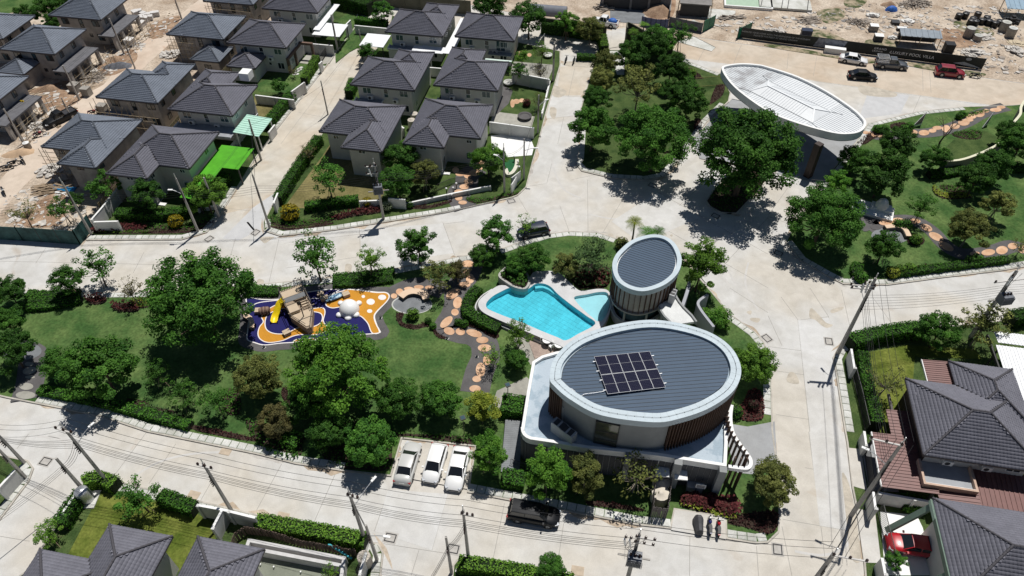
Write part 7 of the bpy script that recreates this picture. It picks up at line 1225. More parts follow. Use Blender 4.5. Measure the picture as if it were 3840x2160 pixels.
def moto(u, v, a, pt, label, name='motorcycle', scooter=False, z=.02):
    p = O(u, v, .4); t = thing(name, label, 'motorcycle', (p.x, p.y, z), a, 'parked motorcycles')
    for x in (.62, -.62):
        w = B(); w.tube([(.27 * math.cos(s), 0, .27 * math.sin(s)) for s in [2 * PI * i / 14 for i in range(15)]], .055, 6, False); w.lathe([(.05, -.05), (.05, .05)], n=8); o = w.build('wheel', TYREM, t); o.location = (x, 0, .32)
    b = B(); b.tube([(-.62, 0, .34), (-.3, 0, .42), (.1, 0, .38), (.45, 0, .75), (.42, 0, .95)], [.04, .08, .09, .05, .04], 6); b.tube([(.62, .07, .32), (.42, .07, .9)], .03, 5); b.tube([(.62, -.07, .32), (.42, -.07, .9)], .03, 5); b.box(-.2, .15, -.13, .13, .28, .5); b.build('frame', STEEL, t)
    b = B(); b.lathe([(.001, 0), (.15, .03), (.17, .12), (.10, .22), (.001, .24)], n=12, sx=1.7, sy=1); o = b.build('fuel_tank' if not scooter else 'fairing', pt, t); o.location = (.12 if not scooter else .32, 0, .58); b = B(); b.prism([(-.75, -.1), (-.2, -.15), (.0, -.1), (.0, .1), (-.2, .15), (-.75, .1)], .68, .76); b.build('seat', BLACKP, t); b = B(); b.bar((.42, -.34, 1.0), (.42, .34, 1.0), .04); b.build('handlebar', STEEL, t); b = B(); b.lathe([(.001, 0), (.09, .03), (.09, .1)], n=10); o = b.build('headlight', LAMP, t); o.location = (.5, 0, .82); b = B(); b.prism([(-.85, -.09), (-.5, -.12), (-.5, .12), (-.85, .09)], .56, .68); b.build('tail_fairing', pt, t); return t
moto(2454, 190, -.35, BLK, 'black motorcycle parked behind the dark red car'); moto(1785, 1325, 1.45, paint('blue', (.015, .02, .12)), 'blue motor scooter in the bay, middle of the three', scooter=True, z=.16); moto(1807, 1329, 1.4, RED, 'red and white motor scooter in the bay beside the kerb', scooter=True, z=.16)
moto(1424, 151, 1.3, BLK, 'black motorcycle at the shaded end of the upper street, left of two'); moto(1444, 153, 1.3, BLK, 'black motorcycle at the shaded end of the upper street, right of two'); moto(17, 422, .4, GRY, 'motorcycle on the dusty road at the left edge, left of the row', z=.08); moto(36, 411, .5, BLK, 'dark motorcycle on the dusty road at the left edge, middle of the row', z=.08); moto(57, 403, -.8, BLK, 'dark motorcycle on the dusty road at the left edge, right of the row', z=.08); moto(9, 482, -.9, SIL, 'motorcycle cut by the left edge below the row', z=.08); moto(100, 338, .6, DRED, 'red and green motor tricycle behind the black pickup', z=.08); moto(236, 283, .4, DRED, 'red scooter beside the site block pile', z=.08)
p = O(1758, 1318, .5); t = thing('covered_motorcycle', 'grey covered motorcycle in the bay, leftmost of the three', 'motorcycle', (p.x, p.y, .16), 1.5); b = B(); V = []
for i, (x, w, h) in enumerate(((-1.0, .12, .2), (-.8, .3, .75), (-.2, .36, .85), (.3, .42, 1.05), (.55, .40, 1.0), (.95, .16, .25))): V += [(x, w * 1.15, 0), (x, w, h * .55), (x, w * .35, h), (x, -w * .35, h), (x, -w, h * .55), (x, -w * 1.15, 0)]
b.add(V, [(i * 6 + j, (i + 1) * 6 + j, (i + 1) * 6 + j + 1, i * 6 + j + 1) for i in range(5) for j in range(5)], False); b.build('cover', mat('grey_cover', (.075, .075, .08), .7, .12, 3), t)
# ================================================================ POLES AND OVERHEAD LINES
def polefit(base, top):
    X = O(*base, .1); best = (1e9, 8)
    for i in range(100):
        h = 2.5 + i * .1; d = Vector((X.x, X.y, h)) - Vector((0, 0, CAM_H)); dep = d.dot(_F); u = 1288 + FPX / 1.49068 * d.dot(CX) / dep; v = 724.5 - FPX / 1.49068 * d.dot(CU) / dep; e = math.hypot(u - top[0], v - top[1])
        if e < best[0]: best = (e, h)
    return X, best[1]
PL = {}
INS = B().lathe([(.05, 0), (.11, .04), (.05, .09), (.11, .13), (.05, .18), (.10, .22), (.03, .28)], n=8).mesh('insulator', PORC)
def pole(key, base, top, label, w=.26, rz=0, arm=None, lamp=None, trafo=False, low=True, h=None, fuses=0, drop=False, peak=True):
    X, hh = polefit(base, top); h = h or hh; PL[key] = (X, h, rz); t = thing('power_pole', label, 'power pole', (X.x, X.y, 0), rz, 'concrete power poles'); b = B(); w2 = w * .62
    b.add([(x * w / 2, y * w / 2, 0) for x, y in ((-1, -1), (1, -1), (1, 1), (-1, 1))] + [(x * w2 / 2, y * w2 / 2, h) for x, y in ((-1, -1), (1, -1), (1, 1), (-1, 1))], [(3, 2, 1, 0), (4, 5, 6, 7)] + [(i, (i + 1) % 4, 4 + (i + 1) % 4, 4 + i) for i in range(4)]); b.build('pole_shaft', POLE, t)
    if peak and h > 7: x = B(); x.bar((0, 0, h), (0, 0, h + .7), .07); x.build('peak_rod', ALU, t)
    if arm:
        for az, o0, o1 in arm:
            x = B(); x.box(o0, o1, -.06 - w / 2, .06 - w / 2, h - az - .1, h - az); x.build('crossarm', mat('arm_concrete', (.55, .53, .5), .8, .08), t)
            n = 3
            for i in range(n): link('insulator', INS, t, (o0 + .12 + (o1 - o0 - .24) * i / (n - 1), -w / 2, h - az))
    if low:
        x = B(); x.box(-.04, .04, -w / 2 - .06, -w / 2, h * .62, h * .78); x.build('rack', STEEL, t); [link('insulator', INS, t, (0, -w / 2 - .07, h * .62 + .28 * i), (PI / 2, 0, 0), (.6, .6, .6)) for i in range(4)]
    if lamp:
        a, L = lamp; x = B(); e = (math.cos(a) * L, math.sin(a) * L); x.tube([(0, 0, h * .72), (e[0] * .6, e[1] * .6, h * .78), (*e, h * .80)], .035, 6); x.build('lamp_arm', ALU, t); x = B(); x.obox((e[0], e[1], h * .79), .6, .2, .1, a); x.build('lamp_head', WHITE, t)
    if trafo:
        zc = h * trafo; x = B(); x.box(-.55, .55, -w / 2 - .95, -w / 2 - .1, zc, zc + 1.15); [x.box(-.62 + .12 * i, -.58 + .12 * i, -w / 2 - 1.05, -w / 2 - .95, zc + .1, zc + 1.0) for i in range(11)]; x.build('transformer', mat('transformer_grey', (.14, .15, .17), .5, .1, 2), t); [link('insulator', INS, t, (-.35 + .35 * i, -w / 2 - .5, zc + 1.15)) for i in range(3)]; x = B(); x.box(-1.3, 1.3, -w / 2 - .12, -w / 2, zc - .12, zc); x.build('transformer_beam', POLE, t)
        x = B(); [x.tube([(-.35 + .35 * i, -w / 2 - .5, zc + 1.4), (-.9 + .2 * i, -.5, zc + 1.9), (-.6 + .6 * i, -.2, h - .3)], .02, 5) for i in range(3)]; x.build('jumper_wires', BLACKP, t)
    for i in range(fuses): x = B(); x.bar((-.5 - .4 * i, -.35, h - 1.7), (-.7 - .4 * i, -.5, h - .4), .14); x.build('fuse_tube', WHITE, t); link('insulator', INS, t, (-.6 - .4 * i, -.4, h - .3))
    return t
pole('a', (275, 1218), (161, 1072), 'tall pole leaning over the lower road, with lamp arm at the corner', rz=-.28, lamp=(1.3, 1.8), arm=[(.3, -.9, .9)]); pole('b', (208, 1230), (138, 1156), 'short pole left of the lamp pole at the corner hedge', peak=False); pole('c', (62, 1165), (-8, 1086), 'upper of two poles cut by the left edge', rz=-.28); pole('d', (65, 1202), (-4, 1124), 'lower of two poles cut by the left edge', peak=False)
pole('e', (585, 1289), (507, 1166), 'tall pole with three top insulators above the white pool wall', rz=-.28, arm=[(.25, -.6, .9)]); pole('f', (920, 1363), (882, 1235), 'tall pole with long lamp arm beside the short one at the side street', rz=-.28, lamp=(1.25, 2.6), arm=[(.4, -.2, .9)]); pole('g', (949, 1410), (917, 1322), 'short pole at the left corner of the side street', peak=False, lamp=(-.2, 1.6)); pole('h', (1179, 1408), (1166, 1282), 'tall pole at the right corner of the side street', rz=-.2, arm=[(.4, -.2, .9)])
pole('i', (1136, 1441), (1117, 1352), 'short pole at the right corner of the side street', peak=False); pole('j', (1577, 1462), (1605, 1340), 'transformer pole standing in the lower road by the bottom edge', w=.34, rz=-.2, trafo=.60, arm=[(.3, -.3, 1.3), (1.2, -.3, 1.3)], fuses=2); pole('k', (2141, 1297), (2283, 1105), 'tall pole over the maroon carport with white crossarm', w=.3, rz=-.3, arm=[(.2, -2.4, .1)], lamp=(2.9, 2.0)); pole('l', (2014, 1508), (2057, 1440), 'pole at the bottom edge with rows of dark insulators', w=.34, rz=-.2, arm=[(.1, -.2, 2.4)], h=9.2, fuses=0)
pole('m', (2107, 890), (2203, 700), 'tall pole at the corner of the right garden with crossarm', w=.34, rz=-.1, arm=[(.9, -2.2, .3), (1.3, -2.0, .3)], fuses=2, lamp=(2.0, 1.2)); pole('n', (2442, 848), (2556, 680), 'transformer pole behind the sparse tree at the right', w=.36, rz=.15, trafo=.62, arm=[(1.2, -2.0, 1.6)], fuses=1); pole('o', (230, 590), (158, 456), 'tall pole at the corner of the green hoarding', rz=.1, lamp=(2.9, 1.4)); pole('p', (499, 583), (443, 449), 'tall pole on the verge before the left garden', rz=.1, lamp=(3.0, 1.3))
pole('q', (551, 546), (512, 446), 'shorter pole at the verge bend of the left garden', peak=False); pole('r', (679, 575), (632, 440), 'tall pole at the street corner beside the large yellow bush', rz=.1); pole('s', (965, 551), (939, 410), 'tall transformer pole on the verge before the yellowish lawn', w=.34, rz=.15, trafo=.55, arm=[(.3, -1.2, .3), (1.4, -1.2, .3)], fuses=1); pole('t', (1269, 485), (1264, 372), 'tall pole rising through the bright green tree garden', rz=.2, lamp=(2.5, 1.2))
pole('u', (1318, 451), (1316, 349), 'pole with lamp arm beside the round play lawn', lamp=(-.1, 1.6), peak=False); pole('v', (1391, 203), (1393, 108), 'thick pale pole beside the white paved yard', w=.36, peak=False); pole('w', (1353, 335), (1353, 238), 'slim pole at the grey yard wall by the upper street', peak=False, lamp=(.6, 1.5)); pole('x', (850, 127), (829, 37), 'thick pale pole at the white carport', w=.34, peak=False); pole('y', (912, 130), (903, 74), 'slim dark pole in the pale street end', w=.2, peak=False); pole('z', (825, 287), (808, 203), 'slim dark pole in the middle of the pale street', w=.2, peak=False)
pole('A', (657, 402), (626, 300), 'pole at the mint carport kerb', peak=False); pole('B', (200, 251), (160, 163), 'pole at the grey block stack on the site road', peak=False); pole('C', (312, 135), (274, 46), 'pole by the rubble at the upper site road', peak=False); pole('D', (340, 172), (312, 106), 'slim pole across the site road beside the gravel heap', w=.2, peak=False); pole('E', (457, 47), (440, -6), 'pole at the top end of the site road', peak=False); pole('F', (62, 364), (5, 277), 'pole with a drum at its foot on the left site road', peak=False); pole('G', (180, 297), (153, 245), 'slim pole behind the black pickup', w=.2, peak=False)
WIREM = mat('cable_black', (.02, .02, .022), .6, 0)
def span_(a, b2, label, hs, r=.016, sag=.45, off=0.0):
    (X, h, _), (Y, k, _) = PL[a], PL[b2] if isinstance(b2, str) else b2; t = thing('overhead_cable', label, 'cable', X.lerp(Y, .5), world=True); d = (Y - X); d.z = 0; n = Vector((-d.y, d.x, 0)).normalized()
    for f, o in hs:
        p = Vector((X.x, X.y, X.z + h * f)) + n * o; e = Vector((Y.x, Y.y, Y.z + k * f)) + n * o; pts = [p.lerp(e, i / 8) - Vector((0, 0, sag * 4 * (i / 8) * (1 - i / 8))) for i in range(9)]; b = B(); b.tube(pts, r, 4, False); b.build('wire', WIREM, t)
HV = [(1.0, -.5), (.99, .3), (1.02, .7), (.78, .1), (.745, .12), (.71, .1), (.675, .13), (.64, .1)]; LV = [(.78, .1), (.74, .12), (.70, .1), (.66, .1)]
for a, b2, lab, hs in (('c', 'a', 'cables from the left edge to the lamp pole at the corner', HV), ('a', 'e', 'cables over the lower road between lamp pole and insulator pole', HV), ('e', 'f', 'cables over the lower road above the unfinished pool', HV), ('f', 'h', 'cables over the mouth of the side street', HV), ('h', 'j', 'cables over the lower road before the black people carrier', HV), ('a', 'b', 'short cable bundle linking the lamp pole to its low neighbour', LV), ('h', 'i', 'short cable bundle at the right corner of the side street', LV), ('f', 'g', 'short cable bundle at the left corner of the side street', LV),
                       ('o', 'p', 'cables over the left verge garden', LV), ('p', 'r', 'cables crossing the mouth of the pale street', LV), ('r', 's', 'cables over the yellowish lawn verge', LV), ('s', 't', 'cables over the stepping stone entrance', LV), ('q', 'A', 'cables along the first garden to the mint carport', [(.85, 0), (.8, .1)]), ('t', 'u', 'cables beside the round play lawn', [(.85, 0), (.8, .1)]), ('u', 'w', 'cables along the upper concrete street', [(.85, 0), (.8, .1)]), ('w', 'v', 'cables from the stone yard to the thick pale pole', [(.9, 0)]),
                       ('m', 'n', 'cables over the right hand road between its two tall poles', HV[3:] + [(.60, .1)]), ('m', 'k', 'cables running down the right road past the garden fence', HV), ('k', 'l', 'cables over the lower right junction', HV), ('j', 'l', 'cables from the transformer pole to the bottom edge pole', HV[:3]), ('F', 'B', 'cables along the dusty site road', [(.9, 0), (.85, .1)]), ('B', 'C', 'cables over the upper dusty site road', [(.9, 0), (.85, .1)]), ('r', 'A', 'cables along the pale street past the mint carport', [(.85, 0), (.8, .1)]), ('A', 'z', 'cables along the pale street to the slim pole', [(.85, 0)]), ('z', 'y', 'cables to the end of the pale street', [(.85, 0)])):
    span_(a, b2, lab, hs)
for a, e, lab, hs in (('c', (O(-140, 1060), 8.5, 0), 'cables leaving the left edge', HV), ('o', (O(-60, 640), 8.5, 0), 'cables from the hoarding corner to the left edge', LV), ('n', (O(2760, 790), 9, 0), 'cables leaving at the right edge', HV[3:]), ('b', (O(-40, 1430), 6.5, 0), 'cables along the lower left side street', LV), ('i', (O(1060, 1560), 6.5, 0), 'cables down the side street from its right corner', LV), ('g', (O(890, 1560), 6.5, 0), 'cables down the side street from its left corner', LV)): span_(a, e, lab, hs)
def gardenlamp(u, v, h, lab): p = O(u, v, .1); t = thing('garden_lamp', lab, 'lamp', p, .4, 'square headed garden lamps'); B().lathe([(.05, 0), (.04, h)], n=8).build('post', STEEL, t); B().box(-.25, .25, -.25, .25, h, h + .12).build('lamp_head', STEEL, t); B().box(-.18, .18, -.18, .18, h + .12, h + .135).build('solar_cell', GLASS2, t)
gardenlamp(1278, 1010, 2.8, 'square garden lamp beside the path left of the clubhouse'); gardenlamp(1168, 1092, 2.8, 'square garden lamp before the yellow green tree')
for u, v, lab in ((958, 800, 'small spotlight on the lawn right of the playground'), (665, 875, 'small spotlight at the lower playground edge'), (1126, 852, 'small spotlight at the tip of the maroon bed'), (1200, 898, 'small spotlight beside the lower stepping stones'), (1384, 594, 'small spotlight on the kerb behind the dark hatchback'), (2145, 702, 'pale square light at the lower corner of the right garden'), (2233, 548, 'small spotlight beside the white plinth')):
    p = O(u, v, .14); t = thing('spotlight', lab, 'light', p, random.uniform(0, 3), 'small garden spotlights'); B().box(-.16, .16, -.16, .16, 0, .06).build('base', SLAB, t); B().box(-.1, .1, -.08, .12, .1, .34).build('lamp_body', STEEL, t); B().box(-.02, .02, -.02, .02, .06, .1).build('stem', STEEL, t)
for u, v, a, lab in ((2308, 305, .2, 'white framed triangular floodlight by the ball bushes'), (2480, 305, .5, 'white framed triangular floodlight by the curved wall'), (1360, 85 + 20, .2, 'white framed floodlight behind the paved yard')):
    p = O(u, v + 14, .14); t = thing('floodlight', lab, 'floodlight', p, a); b = B(); b.bar((-.9, 0, .2), (.7, .3, 2.2), .07); b.bar((.7, .3, 0), (.7, .3, 2.3), .08); b.bar((-.9, 0, .2), (.7, .3, .2), .07); b.build('frame', WHITE, t); b = B(); b.add([(-.8, .05, .3), (.65, .3, .3), (.65, .3, 2.0), (-.8, .1, .3), (.65, .35, .3), (.65, .35, 2.0)], [(0, 1, 2), (5, 4, 3), (0, 3, 4, 1), (1, 4, 5, 2), (2, 5, 3, 0)]); b.build('panel', mat('mesh_grey', (.16, .17, .18), .6, .1, 3), t)
# ================================================================ BANNER FENCE AND SITE CLUTTER
BN = mat('banner_black', (.012, .017, .018), .55, .25, .8, spec=.4); bl, br2 = O(1854, 94, .05), O(2469, 175, .05); bd = br2 - bl; bL = Vector((bd.x, bd.y, 0)).length; ba = math.atan2(bd.y, bd.x); BF = thing('banner_fence', 'long black printed banner fence with white lettering', 'banner', (bl.x, bl.y, .05), ba); BH = 1.95
npn = 10
for i in range(npn): b = B(); b.box(bL * i / npn + .01, bL * (i + 1) / npn - .01, -.03, .03, .05, BH); b.build('banner_panel', BN, BF)
b = B(); b.box(0, bL, .03, .08, BH - .12, BH - .06); [b.box(bL * i / npn - .03, bL * i / npn + .03, .03, .1, 0, BH + .1) for i in range(npn + 1)]; b.build('fence_frame', STEEL, BF); LT = mat('banner_white', (.85, .85, .85), .7, 0); LT2 = mat('banner_grey', (.42, .44, .46), .7, 0)
def text(s, x, z, size, m, sp=1.0, par=BF):
    cu = bpy.data.curves.new('lettering', 'FONT'); cu.body = s; cu.size = size; cu.align_x = 'CENTER'; cu.extrude = .006; cu.space_character = sp; cu.materials.append(m); o = bpy.data.objects.new('lettering', cu); COL.objects.link(o); me = bpy.data.meshes.new_from_object(o); bpy.data.objects.remove(o); o = link('lettering', me); o.parent = par; o.location = (x, -.045, z); o.rotation_euler = (PI / 2, 0, 0); return o
def bX(k, r, x, y): p = c(k, r, x, y, 1.2); return (Vector((p.x, p.y, 0)) - Vector((bl.x, bl.y, 0))).dot(Vector((math.cos(ba), math.sin(ba), 0)))
def bX7(x, y, o=2700): p = q(o, 80, 4.5286, x, y, 1.2); return (Vector((p.x, p.y, 0)) - Vector((bl.x, bl.y, 0))).dot(Vector((math.cos(ba), math.sin(ba), 0)))
text('INDULGE YOUR HOME WITH THE GRANDEUR OF THE SCENERY.', (bX7(460, 215) + bX7(1440, 330)) / 2, 1.15, .40, LT2); text('INDULGE YOURSELF AT GRAND CROWN', (bX7(625, 280) + bX7(1260, 350)) / 2, .70, .40, LT2)
text('GRAND', bX7(125, 500, 3280) - .3, 1.15, .50, LT, 1.25); text('CROWN', bX7(60, 545, 3280), .72, .38, LT, 1.25); text('/', bX7(270, 545, 3280), .75, .6, LT); text('LUXURY POOL VILLA', (bX7(330, 560, 3280) + bX7(975, 640, 3280)) / 2, .75, .72, LT, 1.02)
b = B(); x0, x1 = bX7(1600, 380), bX7(2150, 420); b.add([(x0, -.036, .25), (x1 - .5, -.036, .25), (x1, -.036, BH - .1), (x0 + .6, -.036, BH - .1)], [(0, 1, 2, 3)]); b.build('printed_picture', mat('banner_plan_print', (.16, .18, .24), .6, .4, 1.8, col2=(.30, .32, .36), detail=8), BF); x0 = bX7(1500, 720, 3280); b = B(); b.add([(x0 + .9 + .45 * math.cos(s), -.036, 1.5 + .26 * math.sin(s)) for s in [2 * PI * i / 12 for i in range(12)]], [tuple(range(12))]); b.add([(x0 - 1.2, -.036, .55), (x0 + 1.2, -.036, .3), (x0 + 3.4, -.036, .18), (x0 + 1.8, -.036, .62), (x0 + .4, -.036, .95)], [(0, 1, 2, 3, 4)]); b.build('printed_picture', LT2, BF)
def panelfence(pts, h, lab, m, z=.05, name='site_hoarding', cat='hoarding', step=2.4):
    P = [Vector((p.x, p.y, 0)) for p in pts]; t = thing(name, lab, cat, P[0], world=True)
    for i in range(len(P) - 1):
        d = P[i + 1] - P[i]; n = max(1, int(d.length / step))
        for k in range(n): a = P[i] + d * ((k + .5) / n); b = B(); b.obox((a.x, a.y, z), d.length / n - .02, .06, h * random.uniform(.98, 1.02), math.atan2(d.y, d.x)); b.build('panel', m, t)
        b = B(); [b.obox((p.x, p.y, z), .08, .12, h + .1) for p in [P[i] + d * (k / n) for k in range(n + 1)]]; b.build('post', STEEL, t)
    return t
GH = mat('green_netting', (.018, .062, .060), .7, .35, .9, col2=(.045, .12, .115), detail=8, bump=.6); panelfence(oo((-160, 588), (-20, 602), (60, 606), (203, 616), (236, 575)), 2.3, 'dark green fabric hoarding along the main road at the left', GH); GP = mat('green_panel', (.012, .16, .085), .5, .08, 1, spec=.4)
panelfence([c(2, 0, 1915, 325, .05), c(2, 0, 2030, 262, .05)], 2.1, 'green sheet gate panel standing open, left of the site entrance', GP, step=1.5); panelfence([c(2, 0, 2262, 395, .05), c(2, 0, 2395, 330, .05)], 2.0, 'green sheet panel behind the left end of the black banner', GP, step=1.5); panelfence([c(2, 0, 1575, 265, .05), c(2, 0, 1905, 330, .05)], 1.8, 'dark printed grey hoarding left of the green gate panel', mat('grey_print', (.10, .11, .13), .6, .45, 1.2, detail=8)); panelfence(smooth([c(2, 0, 1300, 255, .05), c(2, 0, 1440, 285, .05), c(2, 0, 1565, 285, .05)], 3, False), 1.7, 'sagging blue tarpaulin fence below the soil heap', mat('blue_grey_tarp', (.08, .10, .19), .7, .2, 1.5), step=1.2)
# unfinished buildings at the top edge
BLK1 = mat('raw_block', (.22, .21, .20), .95, .15, 1, fine=.1)
def site(name, lab, cat, u, v, a=0, z=.05): p = O(u, v, z); return thing(name, lab, cat, p, GA + a)
t = site('unfinished_building', 'dark open fronted shell with grey concrete apron at the top edge', 'building', 1585, 24); B().box(-5.5, 5.5, -.0, .2, 0, 3.0).build('back_wall', STEEL, t); b = B(); [b.box(x, x + .4, -.2, .2, 0, 3.2) for x in (-5.5, -.2, 3.2)]; b.build('column', BLK1, t); B().box(-5.5, 6, .2, 6, 3.0, 3.3).build('slab', BLK1, t); B().box(3.4, 7.4, .3, .5, .3, 2.6).build('side_wall', BLK1, t)
patch('grey_pad', oo((1535, 22), (1622, 28), (1620, 62), (1535, 55)), SLATE, .10); patch('white_pad', oo((1755, 20), (1850, 28), (1848, 52), (1765, 45)), SLAB, .10)
t = site('garden_wall', 'long pale wall running to the top edge beside the soil heap', 'wall', 1683, 45); B().box(-.12, .12, 0, 14, 0, 1.4).build('wall_panel', BLK1, t)
t = site('unfinished_pavilion', 'dark shuttered block with scaffold at the top edge', 'building', 1745, 42); B().box(-2.6, 2.6, 0, 2.6, 0, 2.3).build('block_wall', STEEL, t); B().box(-2.9, 2.9, -.2, 3, 2.3, 2.5).build('slab', BLK1, t); b = B(); [b.bar((x, y, 0), (x, y, 3), .06) for x in (-3, 3) for y in (-.3, 1, 2.4)]; [b.bar((x, -.3, zz), (x, 2.4, zz), .05) for x in (-3, 3) for zz in (1, 2)]; b.build('scaffold_frame', BAM, t)
t = site('unfinished_pool', 'pale green sunken pool with white rim at the top edge', 'pool', 1882, 22); b = B(); [b.box(*e) for e in ((-4.5, 4.5, -.3, 0, 0, .5), (-4.5, -4.2, 0, 4, 0, .5), (4.2, 4.5, 0, 4, 0, .5))]; b.build('rim', WHITE, t); B().box(-4.2, 4.2, 0, 4, 0, .2).build('pool_floor', mat('pale_green', (.36, .48, .36), .7, .06), t)
t = site('unfinished_slab', 'white formwork slab with raised pipes at the top edge', 'slab', 1975, 26); B().box(-4.8, 4.8, -.2, 4, .1, .5).build('slab', SLAB, t); b = B(); [b.bar((x, -.2, .56), (x + .6, 4, .56), .12) for x in (-4.6, -.8, .3, 3.9)]; b.build('formwork_bar', STEEL, t)
t = site('site_shed', 'low shed with grey blue metal roof behind the lettered banner', 'shed', 2305, 112); b = corrug(-3.4, 3.4, -1.1, 1.1, 1.9, 2.3, 'b', .9); b.build('roof', mat('grey_blue_metal', (.19, .23, .27), .5, .12, 1, spec=.4), t); b = B(); [b.box(x, x + .1, y, y + .1, 0, 2.0) for x in (-3.3, 0, 3.2) for y in (-1, .9)]; b.build('post', BAM, t); B().box(-3.2, 3.1, .8, .86, .2, 1.9).build('back_panel', STEEL, t)
t = site('site_shed', 'blue roofed lean to above the black drums at the top right edge', 'shed', 2565, 35); b = corrug(-3.5, 3.5, -2.2, 1.2, 1.8, 2.5, 'b', .8); b.build('roof', mat('blue_metal', (.22, .33, .42), .5, .1, 1, spec=.4), t); b = B(); [b.box(x, x + .1, y, y + .1, 0, 2.0) for x in (-3.3, 0, 3.2) for y in (-2, 1)]; b.build('post', BAM, t)
WT1 = mat('tank_black', (.02, .02, .022), .45, .15, 2, spec=.4); CRG = mat('ring_concrete', (.30, .28, .25), .95, .15, 1.5, fine=.1)
def drum(u, v, r, h, m, lab, name, cat, group=None, lid=None, z=.05, tip=0):
    p = O(u, v, z + h / 2); t = thing(name, lab, cat, (p.x, p.y, z), random.uniform(0, 3), group); b = B(); b.lathe([(r * .96, 0), (r, .06), (r * .97, h * .33), (r, h * .36), (r * .97, h * .66), (r, h * .7), (r * .95, h)], n=16); o = b.build('barrel_wall', m, t); b = B(); b.lathe([(r * .9, h), (r * .35, h + .08), (r * .3, h + .14), (.001, h + .14)], n=14); b.build('lid', lid or m, t); return t
for i, (x, y) in enumerate(((1920, 165), (1985, 155), (2060, 200), (2110, 150), (2085, 230), (2040, 225), (2150, 215), (2200, 190), (2220, 225), (2280, 245), (2330, 230))): p = (1932 + x / 4, y / 4); drum(*p, .62, 1.0, WT1, 'black plastic tank in the heap below the blue roofed lean to', 'plastic_tank', 'tank', 'black tanks heaped on the site')
for x, y, r, h, lab in ((2030, 325, .85, 1.7, 'tall concrete ring stack topped with white sacks, left on the site'), (2110, 380, .75, 1.0, 'short concrete ring beside the tall ring stack'), (2385, 265, .85, 1.7, 'concrete ring stack heaped with white sacks, rightmost pair left one'), (2450, 325, .8, 1.7, 'pale lidded concrete ring stack, rightmost of the pair')): drum(1932 + x / 4, y / 4, r, h, CRG, lab, 'concrete_rings', 'concrete ring', None, SLAB)
drum(68, 366, .5, 1.0, CRG, 'grey drum with white lid at the foot of the site road pole', 'steel_drum', 'drum', None, WHITE, .08)
for u, v, r, h, lab in ((1660, 1248, .85, 1.3, 'cream round tank inside the timber enclosure, nearer the road'), (1664, 1218, .85, 1.3, 'cream round tank inside the timber enclosure, nearer the clubhouse')): drum(u, v, r, h, mat('cream_tank', (.58, .53, .45), .6, .06, 1.5), lab, 'water_tank', 'water tank', 'cream tanks in the enclosure', None, .13)
for u, v, lab in ((1043, 296, 'beige water tank lid between the front middle houses, upper'), (1036, 312, 'beige water tank lid between the front middle houses, lower'), (918, 1409, 'pale round tank beside the white pier panel at the side street')): drum(u, v, .6, 1.5, mat('beige_tank', (.52, .47, .40), .6, .06, 2), lab, 'water_tank', 'water tank', None, None, .13)
p = O(221, 1256, .2); t = thing('water_tank', 'silver water tank on a pad at the corner of the lime lawn', 'water tank', (p.x, p.y, .14)); B().lathe([(.6, .1), (.62, .2), (.62, 1.6), (.5, 1.75), (.001, 1.85)], n=18).build('tank_wall', ALU, t); B().box(-.9, .9, -.9, .9, 0, .1).build('pad', SLAB, t)
slatfence([O(1637, 1300, .13), O(1672, 1305, .13)], 1.9, 'slatted grey brown enclosure front before the cream tanks', mat('grey_brown_slat', (.13, .115, .11), .8, .15, 2), 'enclosure', .12, .03, 'enclosure', .13); slatfence([O(1643, 1225, .13), O(1637, 1300, .13)], 1.9, 'slatted enclosure side left of the cream tanks', MATS['grey_brown_slat'], 'enclosure', .12, .03, 'enclosure', .13); slatfence([O(1683, 1228, .13), O(1674, 1305, .13)], 1.9, 'slatted enclosure side right of the cream tanks', MATS['grey_brown_slat'], 'enclosure', .12, .03, 'enclosure', .13)
def box(u, v, L, w, h, a, m, lab, name='crate', cat='crate', z=.05, group=None, lid=None):
    p = O(u, v, z + h / 2); t = thing(name, lab, cat, (p.x, p.y, z), a, group); n = 3; b = B(); [b.box(-L / 2, L / 2, -w / 2, w / 2, h * i / n + .01, h * (i + 1) / n - .01) for i in range(n)]; b.box(-L / 2 + .03, L / 2 - .03, -w / 2 + .03, w / 2 - .03, 0, h - .02); b.build('box', m, t); B().box(-L / 2 - .03, L / 2 + .03, -w / 2 - .03, w / 2 + .03, h, h + .05).build('lid', lid or m, t); return t
box(2029, 82, 1.8, 1.2, 1.1, GA, mat('navy_bin', (.02, .03, .06), .5, .1), 'dark navy bin behind the banner fence', 'bin', 'bin'); box(2387, 120, 1.5, 1.4, 1.6, GA, BLACKP, 'tall black stacked boxes on the site right of the low shed', 'box_stack', 'boxes'); box(2198, 70, 1.4, 1.2, 1.0, GA, CRG, 'grey block pallet on the open site, middle', 'block_pallet', 'pallet', lid=WHITE); box(2210, 95, 1.4, 1.2, 1.0, GA, mat('dark_block', (.09, .09, .095), .8, .2), 'dark block pallet with white sheets left of the low shed', 'block_pallet', 'pallet', lid=WHITE); box(2268, 73, 1.6, .8, .5, GA, STEEL, 'low dark pallet with white top on the open site', 'block_pallet', 'pallet', lid=WHITE); box(2252, 57, 1.3, 1.3, .5, GA, STEEL, 'dark tarped heap with white sacks on the open site', 'block_pallet', 'pallet')
